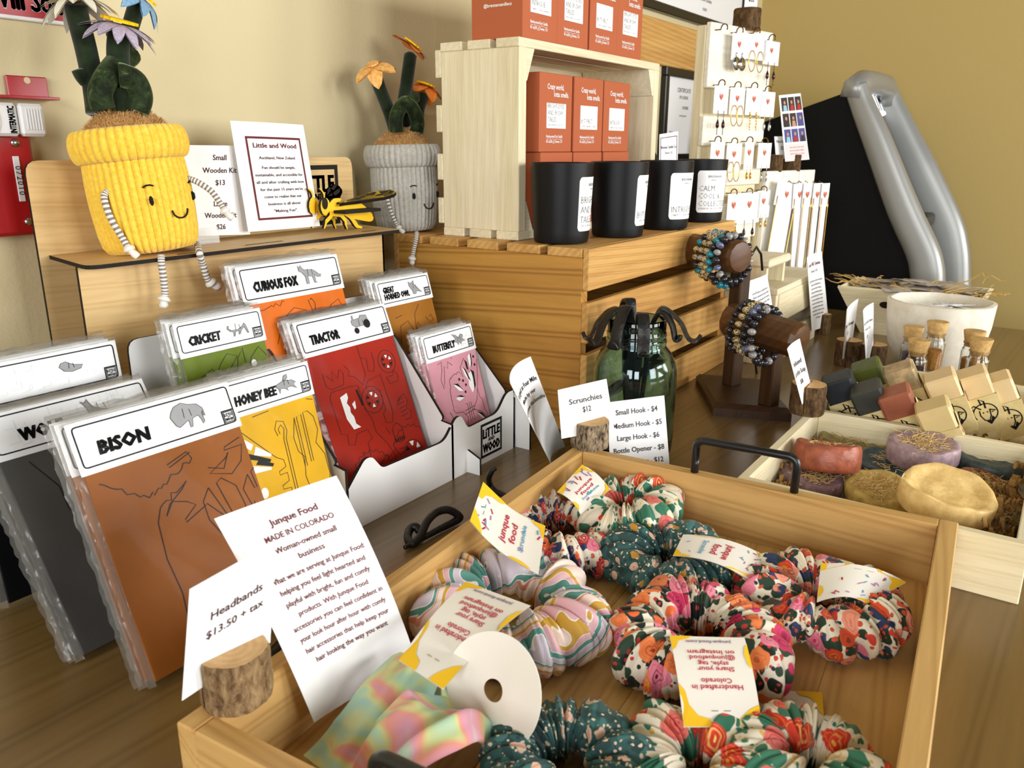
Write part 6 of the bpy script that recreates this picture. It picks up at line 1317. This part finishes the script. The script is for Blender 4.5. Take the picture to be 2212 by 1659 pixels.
# loofah soap rounds
def soapmat(name, c, c2, sc=60, rough=.42): return mat(name, tuple(min(1, x*1.12) for x in c), rough, .45, var=(sc*1.7, tuple(x*.85 for x in c2)), sss=.1, bmp=(70, .5, .003))
m_fib = mat('loofah_fibre', srgb(214, 182, 118), .8, .2)
def loofah(c, r, h, m, label, tilt=(0, 0), seed=1, fibre=.8, el=1.0, ang=0, dent=False):
    rr = random.Random(seed); ph = [rr.uniform(0, 6) for _ in range(6)]
    M = Matrix.Translation(c) @ Matrix.Rotation(R(tilt[0]), 4, V((.566, -.824, 0))) @ Matrix.Rotation(R(tilt[1]), 4, V((.824, .566, 0))) @ Matrix.Rotation(R(ang), 4, 'Z')
    t = thing('loofah_soap', label, 'soap', M=M, group='round loofah soaps in the soap tray'); b = MB()
    def rf(r0, z, a, i): return max(.0003, r0*(1 + .018*sin(2*a + ph[0]) + .010*sin(5*a + ph[1]) + .006*sin(9*a + ph[2])))
    pf = [(.0005, 0), (r*.86, 0), (r*.96, .0015), (r, .005), (r*1.01, h*.5), (r, h - .005), (r*.965, h - .0012), (r*.90, h)]
    pf += [(r*k, h - (.0022 if not dent else .006)*(1 - (k/.9)**2) - .0012*(i % 2)) for i, k in enumerate((.8, .68, .55, .42, .28, .14, .01))]
    b.lathe(pf, 56, None, True, rf); o_ = b
    for i, (x, y, z) in enumerate(b.v):
        if z > h*.85: b.v[i] = (x*el, y, z + .0014*sin(150*x + ph[3])*sin(130*y + ph[4]) + (.004*sin(60*x + ph[5])*(1 if dent else .3)))
        else: b.v[i] = (x*el, y, z)
    b.build('soap_disc', m, t, True, 50)
    if fibre > 0:
        b = MB()
        for i in range(int(150*fibre)):
            a = rr.uniform(0, 6.28); q = r*rr.uniform(.25, .78)*(1 if rr.random() < .7 else .5); p = V((q*cos(a)*el, q*sin(a), h - .001)); P = [p]; d = rr.uniform(0, 6.28)
            for k in range(4): d += rr.uniform(-.9, .9); P.append(P[-1] + V((cos(d)*.0035, sin(d)*.0035, rr.uniform(-.0010, .0016))))
            b.tube(P, .00038, 3, caps=False)
        tag(b.build('loofah_fibre', m_fib, t), kind='stuff')
    return t
Zl = lambda x, y, z: onZ(x, y, z)
loofah(Zl(1752, 1048, .014), .036, .018, soapmat('mauve_soap', srgb(150, 120, 126), srgb(116, 88, 92)), 'mauve loofah soap in the near left corner of the soap tray', (4, 3), 1, .7)
loofah(Zl(1842, 968, .012), .043, .020, soapmat('olive_soap', srgb(150, 140, 84), srgb(116, 108, 60)), 'olive green loofah soap at the left behind the red one', (6, 0), 2, .3)
loofah(Zl(1918, 1022, .010), .038, .022, soapmat('teal_soap', srgb(70, 92, 100), srgb(44, 62, 70)), 'blue-grey loofah soap in the middle below the lavender one', (4, 0), 3, .35)
loofah(Zl(2132, 1012, .014), .042, .024, soapmat('slate_soap', srgb(84, 96, 94), srgb(60, 70, 70)), 'slate grey loofah soap at the right with a pale fibre spot', (3, 0), 4, .3)
loofah(Zl(1900, 1075, .012), .038, .020, soapmat('straw_soap', srgb(206, 178, 104), srgb(176, 144, 72)), 'straw-coloured loofah soap lying by the front board', (8, 0), 5, 1.0)
loofah(Zl(2125, 1072, .012), .038, .020, soapmat('rust_soap', srgb(140, 72, 42), srgb(104, 50, 28)), 'rust brown loofah soap behind the big yellow one', (14, 12), 6, 1.0)
loofah(Zl(2150, 1125, .008), .036, .018, soapmat('grey_green_soap', srgb(110, 104, 82), srgb(76, 72, 56)), 'grey-green loofah soap in the near right corner of the soap tray', (5, 0), 7, .6)
loofah(Zl(1786, 1010, .030), .0385, .032, soapmat('brick_red_soap', srgb(172, 94, 66), srgb(146, 74, 50)), 'brick red loofah soap standing tilted at the left of the tray', (-14, 4), 8, .2)
loofah(Zl(1990, 990, .032), .0405, .027, soapmat('lavender_soap', srgb(176, 152, 156), srgb(146, 120, 126)), 'lavender loofah soap on top by the divider', (4, -2), 9, .9)
loofah(Zl(2036, 1092, .036), .0455, .028, soapmat('honey_soap', srgb(236, 204, 140), srgb(222, 182, 108), 30), 'big honey-yellow round soap on top at the front of the tray', (10, 4), 10, 0, dent=True)
# wrapped bar soaps
m_wrap = mat('kraft_wrapper', srgb(226, 206, 152), .7, .25, var=(70, srgb(206, 182, 122)))
rv, fv, zv = V((.566, -.824, 0)), V((.824, .566, 0)), V((0, 0, 1))
def goat(pr, u, v, s):
    pr.line([(u + s*.46*cos(R(a)), v + s*.46*sin(R(a))) for a in range(-60, 225, 15)], s*.05)
    pr.line([(u - s*.12, v + s*.2), (u - s*.34, v + s*.46), (u - s*.52, v + s*.34), (u - s*.40, v + s*.22)], s*.06); pr.line([(u + s*.06, v + s*.22), (u + s*.08, v + s*.56), (u - s*.08, v + s*.72), (u - s*.06, v + s*.4)], s*.07)
    pr.line([(u - s*.2, v + s*.16), (u - s*.22, v - s*.1), (u - s*.12, v - s*.36), (u + s*.06, v - s*.40), (u + s*.16, v - s*.2), (u + s*.2, v + s*.14)], s*.05); pr.line([(u + s*.2, v + s*.12), (u + s*.40, v + s*.02), (u + s*.24, v - s*.02)], s*.06)
    pr.poly([(u - s*.1, v - s*.4), (u + s*.1, v - s*.42), (u + s*.2, v - s*.2), (u + s*.3, v - s*.36), (u + s*.06, v - s*.62)]); pr.disc(u - s*.08, v + s*.02, s*.035, 7); pr.disc(u + s*.08, v + s*.02, s*.035, 7)
def barsoap(px, py, ztop, m, label, ln=.088, w=.040, d=.034, lean=(-.48, .84, -.02), turn=.42, show=.37, extra=None):
    a = (rv*lean[0] + zv*lean[1] + fv*lean[2]).normalized(); nA = (-fv*.86 - rv*turn); nA = (nA - a*nA.dot(a)).normalized(); ex = a.cross(nA) * 1.0
    ex = nA.cross(a) * -1 if False else a.cross(nA)
    # local: x across face A (to the right), y along the bar, z out of face A
    topc = onZ(px - 14, py - 20, ztop + .021); c = topc - a*ln
    if (c - nA*d).z < .009 or c.z < .012: c += V((0, 0, max(0, .012 - min(c.z, (c - nA*d).z))))
    X = -ex if ex.dot(rv) < 0 else ex; Zn = X.cross(a); M = Matrix((X, a, Zn)).transposed().to_4x4(); M.translation = c
    t = thing('bar_soap', label, 'soap', M=M, group='wrapped bar soaps in the soap tray')
    b = MB(); b.box(-w/2, w/2, .004, ln, -d/2, d/2, .003); b.build('soap_bar', m, t, True, 35)
    hw = ln*(1 - show); e = .0012
    b = MB(); x, z = w/2 + e, d/2 + e; n = [(-x, -z), (x, -z), (x, z), (-x, z)]; xi, zi = w/2 + .0003, d/2 + .0003; ni = [(-xi, -zi), (xi, -zi), (xi, zi), (-xi, zi)]
    vs = [(p[0], 0, p[1]) for p in n] + [(p[0], hw, p[1]) for p in n] + [(p[0], hw, p[1]) for p in ni] + [(p[0], .001, p[1]) for p in ni]
    b.add(vs, [(i, (i+1) % 4, 4 + (i+1) % 4, 4 + i) for i in range(4)] + [(4 + i, 4 + (i+1) % 4, 8 + (i+1) % 4, 8 + i) for i in range(4)] + [(0, 3, 2, 1)])
    fl_ = [(x, hw - .001, -d*.36), (x, hw + .006, -d*.36), (x, hw + .012, -d*.16), (x, hw + .013, d*.05), (x, hw + .010, d*.22), (x, hw + .004, d*.34), (x, hw - .001, d*.36)]
    b.add(fl_ + [(p[0] + .0006, p[1], p[2]) for p in fl_], [tuple(range(7)), tuple(range(13, 6, -1))]); wr = b.build('wrapper', m_wrap, t)
    pr = Print(plane_fn((-w/2, 0, z), (1, 0, 0), (0, 1, 0), .0004)); goat(pr, w*.5, hw*.56, min(w*.78, hw*.74)); pr.done('goat_logo', m_black, wr)
    Fs = lambda u, v: V((x + .0010, v, z - u)); pr = Print(Fs); pr.text('Goat Milk', d*.5, hw*.30, .0052, 'c', .02, pi/2*0, width=d*.7); pr.text('Soap', d*.5, hw*.16, .004, 'c'); pr.done('lettering', m_bark3 if False else m_ink, wr)
    pr = Print(Fs)
    for k in range(7):
        a_ = 2*pi*k/7; pr.disc(d*.5 + .0045*cos(a_), hw*.82 + .0065*sin(a_), .0022, 7, .0034, a_)
    pr.done('flower_print', mat('wrapper_red_print', srgb(150, 44, 30), .7) if 'wrapper_red_print' not in bpy.data.materials else bpy.data.materials['wrapper_red_print'], wr); return t
s_dk = mat('charcoal_soap', srgb(50, 54, 58), .5, .4, var=(26, srgb(30, 33, 38))); s_dk2 = mat('black_soap', srgb(40, 42, 42), .5, .4, var=(26, srgb(62, 62, 54))); s_gr = mat('moss_soap', srgb(96, 104, 42), .5, .4, var=(30, srgb(70, 82, 30))); s_rd = mat('clay_soap', srgb(164, 96, 70), .5, .4, var=(30, srgb(140, 76, 54)))
s_tn = mat('cream_soap', srgb(234, 210, 164), .45, .4, var=(14, srgb(224, 194, 142)), sss=.15); s_sw = mat('swirl_soap', srgb(214, 180, 130), .45, .4, var=(40, srgb(120, 112, 84))); s_ol = mat('pale_olive_soap', srgb(232, 204, 150), .45, .4, var=(10, srgb(206, 184, 126)), sss=.15)
barsoap(1880, 800, .080, s_gr, 'moss green bar soap at the back left, half behind the dark ones')
barsoap(1952, 806, .088, s_sw, 'beige and black swirled bar soap in the back row')
barsoap(2040, 822, .086, s_tn, 'cream bar soap in the back row, left of the other cream bars')
barsoap(2108, 816, .088, s_tn, 'cream bar soap in the back row middle')
barsoap(1818, 828, .078, s_dk, 'charcoal bar soap farthest left, by the log slice')
barsoap(1880, 848, .076, s_dk2, 'black bar soap in front of the moss green one')
barsoap(1942, 858, .076, s_rd, 'clay red bar soap in the middle of the front row')
barsoap(2025, 886, .072, s_ol, 'pale olive-streaked bar soap in the front row with its floral wrapper side showing')
barsoap(2160, 828, .082, s_tn, 'cream bar soap at the far right of the tray')
# ---------------------------------------------------------------- corked bath-salt vials
m_cork = mat('cork', srgb(214, 178, 118), .85, .15, var=(120, srgb(176, 136, 80)), bmp=(90, .5, .002))
m_petal = mat('dried_petals', srgb(70, 40, 46), .8, .2, var=(200, srgb(36, 20, 28))); m_salt = mat('bath_salt', srgb(232, 224, 214), .6, .4, var=(260, srgb(206, 194, 180))); m_cal = mat('dried_calendula', srgb(196, 138, 48), .8, .2, var=(220, srgb(150, 92, 26)))
def vial(x, y, pxr, pytop, X, m, label, cork_h=.027):
    q = onX(pxr, pytop, X); zt = q.z; r = .0165; t = thing('corked_vial', label, 'bottle', (q.x, q.y, 0), 0, 'corked glass vials behind the soaps'); hb = zt - cork_h*.72
    b = MB(); ro = [(.0003, 0), (r - .001, 0), (r, .002), (r, hb - .016), (r - .0015, hb - .012), (r - .0030, hb - .009), (r - .0030, hb - .003), (r - .0015, hb - .002), (r - .0015, hb), (r - .0040, hb), (r - .0044, hb - .010), (r - .0026, hb - .015), (r - .0018, hb - .018), (r - .0018, .003), (.0003, .003)]
    b.lathe(ro, 32, cap=False); b.build('glass', m_vial, t, True, 50)
    b = MB(); b.lathe(((r - .0046, hb - .008), (r - .0028, hb + .0005), (r + .0008, zt - .0015), (r + .0002, zt), (.0003, zt)), 24); b.build('cork', m_cork, t, True, 40)
    rr = random.Random(pxr); fz = (hb - .020)
    for nm, z0, z1, mm in (('filling', .0035, fz*.45, m_salt), ('dried_flowers', fz*.45, fz*.9, m)):
        b = MB(); b.lathe(((.0003, z0), (r - .0024, z0), (r - .0024, z1 - .002), (.0003, z1)), 24, rfn=lambda r_, z, a, i: r_*(1 - .03*abs(sin(7*a + z*900)))); b.build(nm, mm, t)
    return t
vial(0, 0, 1974, 699, 1.56, m_petal, 'corked vial with dark dried petals at the back left'); vial(0, 0, 1986, 727, 1.44, m_petal, 'corked vial with pale salt and dark petals, front of the left pair')
vial(0, 0, 2026, 688, 1.52, m_cal, 'tallest corked vial, filled with orange dried petals'); vial(0, 0, 2106, 707, 1.54, m_cal, 'corked vial with orange filling, rear of the right pair'); vial(0, 0, 2120, 724, 1.44, m_petal, 'corked vial with dark petals over white salt at the right')
# ---------------------------------------------------------------- carved white pot and basket behind
m_wpot = mat('whitewashed_wood', srgb(236, 230, 214), .7, .3, var=(60, srgb(222, 212, 190)))
pcx, pcy = 1.700, .186
q = onX(2035, 668, 1.62); HP = .124
t = thing('carved_pot', 'round whitewashed carved wooden pot holding small cards', 'pot', (pcx, pcy, 0)); b = MB()
fac = lambda r_, z, a, i: r_*(1 + .035*(abs(sin(4*a + .4)) - .6)*min(1, z/.03))
b.lathe([(.0005, .001), (.058, 0), (.070, .012), (.082, .040), (.089, .080), (.092, HP), (.085, HP + .001), (.081, .080), (.074, .045), (.06, .018), (.0005, .014)], 64, None, False, fac); b.build('pot', m_wpot, t, True, 30)
rr = random.Random(2)
for k in range(14):
    a = rr.uniform(0, 6.28); r_ = rr.uniform(0, .045); M = Matrix.Translation((pcx + r_*cos(a), pcy + r_*sin(a), HP - .022 + .0012*k)) @ Matrix.Rotation(rr.uniform(0, 3.1), 4, 'Z') @ Matrix.Rotation(R(rr.uniform(-10, 10)), 4, 'X')
    o = thing('seed_packet', 'small printed card lying in the carved white pot', 'card', M=M, group='printed cards in the carved white pot')
    b = MB(); b.box(-.028, .028, -.019, .019, 0, .0012, .0003); b.build('card', m_paper, o)
    pr = Print(plane_fn((0, 0, .0012), (1, 0, 0), (0, 1, 0), .0003))
    for j in range(4): pr.line([(-.022 + .011*j, -.012), (-.018 + .011*j, .004), (-.024 + .012*j, .013)], .0012)
    pr.line([(-.024, .0), (-.005, .008), (.01, -.004), (.024, .006)], .001); pr.done('line_drawing', m_black, o)
bx0, bx1, by0, by1, BZ = 1.868, 2.035, .125, .412, .104
t = thing('wooden_basket', 'pale flared wooden basket with a slot handle at the far end of the counter', 'basket', (1.95, .27, 0)); o_ = V((1.95, .27, 0))
rim = [V((bx0, by0, BZ)), V((bx1, by0, BZ)), V((bx1, by1, BZ)), V((bx0, by1, BZ))]; bot = [V((1.912, .165, 0)), V((1.995, .165, 0)), V((1.995, .362, 0)), V((1.912, .362, 0))]
def flare(i, j, nm):
    c = V((1.95, .27, .05)); th = .008; q = [bot[i], bot[j], rim[j], rim[i]]; n = (q[1] - q[0]).cross(q[3] - q[0]).normalized(); n = n if n.dot(c - q[0]) > 0 else -n
    b = MB(); vs = [p - o_ for p in q] + [p + n*th - o_ for p in q]; b.add(vs, [(0, 1, 2, 3), (7, 6, 5, 4)] + [(k, 4+k, 4+(k+1) % 4, (k+1) % 4) for k in range(4)]); return b.build(nm, m_rawY, t, fix=True)
for i, j, nm in ((0, 1, 'end_board'), (1, 2, 'side_board'), (2, 3, 'end_board'), (3, 0, 'side_board')): flare(i, j, nm)
b = MB(); b.add([p - o_ + V((0, 0, .004)) for p in bot], [(0, 1, 2, 3)]); b.build('base', m_raw, t)
fu = (rim[0] - rim[3]).normalized(); fw = ((rim[3] + rim[0])/2 - (bot[3] + bot[0])/2); F0 = bot[3]
nn_ = fu.cross(fw).normalized(); nn_ = nn_ if nn_.x < 0 else -nn_
sl = Print(lambda u, v: (bot[3] + bot[0])/2 + fu*u + fw*v + nn_*.0006 - o_); sl.poly([(-.045 + .012*cos(a), .70 + .075*sin(a)) for a in (pi/2 + pi*i/8 for i in range(9))] + [(.040 + .012*cos(a), .70 + .075*sin(a)) for a in (-pi/2 + pi*i/8 for i in range(9))]); sl.done('handle_slot', m_char, t)
m_slv = mat('cellophane_packet', srgb(176, 162, 148), .22, .6, var=(40, srgb(206, 196, 184)))
for k in range(16):
    M = Matrix.Translation((rr.uniform(1.915, 1.985), rr.uniform(.18, .36), BZ - .012 + .0016*k)) @ Matrix.Rotation(rr.uniform(-.8, .8) + 1.2, 4, 'Z') @ Matrix.Rotation(R(rr.uniform(-7, 7)), 4, 'X')
    o = thing('cellophane_packet', 'flat clear-wrapped packet heaped in the pale wooden basket', 'packet', M=M, group='clear packets in the wooden basket'); ph = rr.uniform(0, 6)
    b = MB(); b.grid(lambda u, v: V(((u-.5)*.12, (v-.5)*.055, .0016*sin(9*u + ph) + .0012*sin(14*v + 3*u))), 12, 7); b.grid(lambda u, v: V(((.5-u)*.12, (v-.5)*.055, .0016*sin(9*(1-u) + ph) + .0012*sin(14*v + 3*(1-u)) - .001)), 12, 7); b.build('wrapper', m_slv, o, True)
m_raf = mat('raffia', srgb(196, 160, 92), .8, .2); b = MB()
for k in range(46):
    p = V((rr.uniform(1.88, 2.02), rr.choice((rr.uniform(.13, .17), rr.uniform(.37, .405), rr.uniform(.15, .38))), BZ + rr.uniform(-.004, .006))); d = rr.uniform(0, 6.28); P = [p]
    for j in range(5): d += rr.uniform(-.8, .8); P.append(P[-1] + V((cos(d)*.014, sin(d)*.014, rr.uniform(-.004, .006))))
    b.tube(P, [.0012, .0012, .0011, .001, .0009, .0006], 5)
for pts in (((2120, 606), (2128, 592), (2140, 588), (2160, 600), (2172, 597)), ((2060, 608), (2090, 600), (2122, 582), (2124, 590)), ((1880, 600), (1862, 592), (1848, 600), (1842, 612)), ((1942, 640), (1946, 660), (1950, 676), (1956, 690))):
    b.tube([onX(x, y, 1.93 if pts[0][0] != 1942 else 1.865) for x, y in pts], .0013, 5)
tag(b.build('raffia_straw', m_raf), 'loose raffia straw sticking out of the wooden basket', 'straw', kind='stuff')
# ---------------------------------------------------------------- cards standing on the counter at the back
def stand(px, py, r, h, deg, lab, card_args, dpx=0):
    q = onZ(px, py, 0); C = (q.x + r*.82, q.y + r*.56); log(C, 0, r, h, deg, lab, m_bark3); nm, clab, pts, tx, kw = card_args
    return card(nm, clab, 'sign', cpl(C, deg, pts), tx, **kw)
LN = [(s, .5, .66 - .05*i, .026, dict(ink=m_grey, wf=w)) for i, (s, w) in enumerate((('Love NE Genna is a jewelry company', .8), ('that was established to', .6), ('empower women through', .6), ('creating handmade pieces', .66), ('and sharing the joy of colour', .72), ('with every customer. Each', .66), ('bracelet is made by hand', .64), ('using natural stones and', .62), ('simple beads, so that no two', .7), ('are ever quite the same', .6), ('we hope', .25)))]
stand(1781, 719, .0135, .045, 2, 'small dark log slice holding the tall jewelry story card', ('jewelry_story_card', 'tall narrow white story card standing before the black machine', ((1753, 712), (1790, 700), (1773, 538), (1741, 552)), [('Love NE Genna', .5, .86, .045, dict(ink=m_maroon, wf=.74)), ('Denver, CO', .5, .78, .030, dict(ink=m_grey, wf=.4))] + LN, dict(bulge=-.004)))
stand(1838, 790, .0225, .050, 5, 'log slice holding the Bar Soap card', ('bar_soap_card', 'narrow white Bar Soap price card in a log slice behind the dark soaps', ((1819, 772), (1836, 766), (1853, 640), (1828, 664)), [('Bar Soap', .5, .60, .06, dict(ink=m_grey, wf=.8)), ('$10', .5, .44, .06, dict(ink=m_grey))], dict(bulge=-.003)))
stand(1892, 795, .0225, .046, 5, 'log slice holding the goat farm card', ('goat_farm_card', 'narrow white farm card with a goat drawing in the log slice nearest the carved pot', ((1870, 774), (1886, 765), (1886, 648), (1863, 666)), [('Broad Goat Farm', .5, .70, .05, dict(ink=m_grey, wf=.84)), ('Denver, CO', .5, .58, .04, dict(ink=m_grey, wf=.5)), ('$7', .5, .42, .06, dict(ink=m_grey))], dict(bulge=-.003)))
CB = onY(1440, 345, .60); card('candle_story_card', 'small white candle company card with a maroon bar standing behind the black candles', 'sign', (onY(1420, 400, .607), onY(1460, 404, .592), onY(1461, 281, .592), onY(1421, 288, .607)),
    [('Brennan Candle Co.', .5, .72, .05, dict(ink=m_black, wf=.82)), ('Denver, CO', .5, .62, .04, dict(ink=m_grey, wf=.4)), ('- 100% hand made', .45, .45, .035, dict(ink=m_grey, wf=.55)), ('- vegan', .28, .30, .035, dict(ink=m_grey, wf=.25))], frame=(.05, .03, .95, .93, .0012, m_maroon))
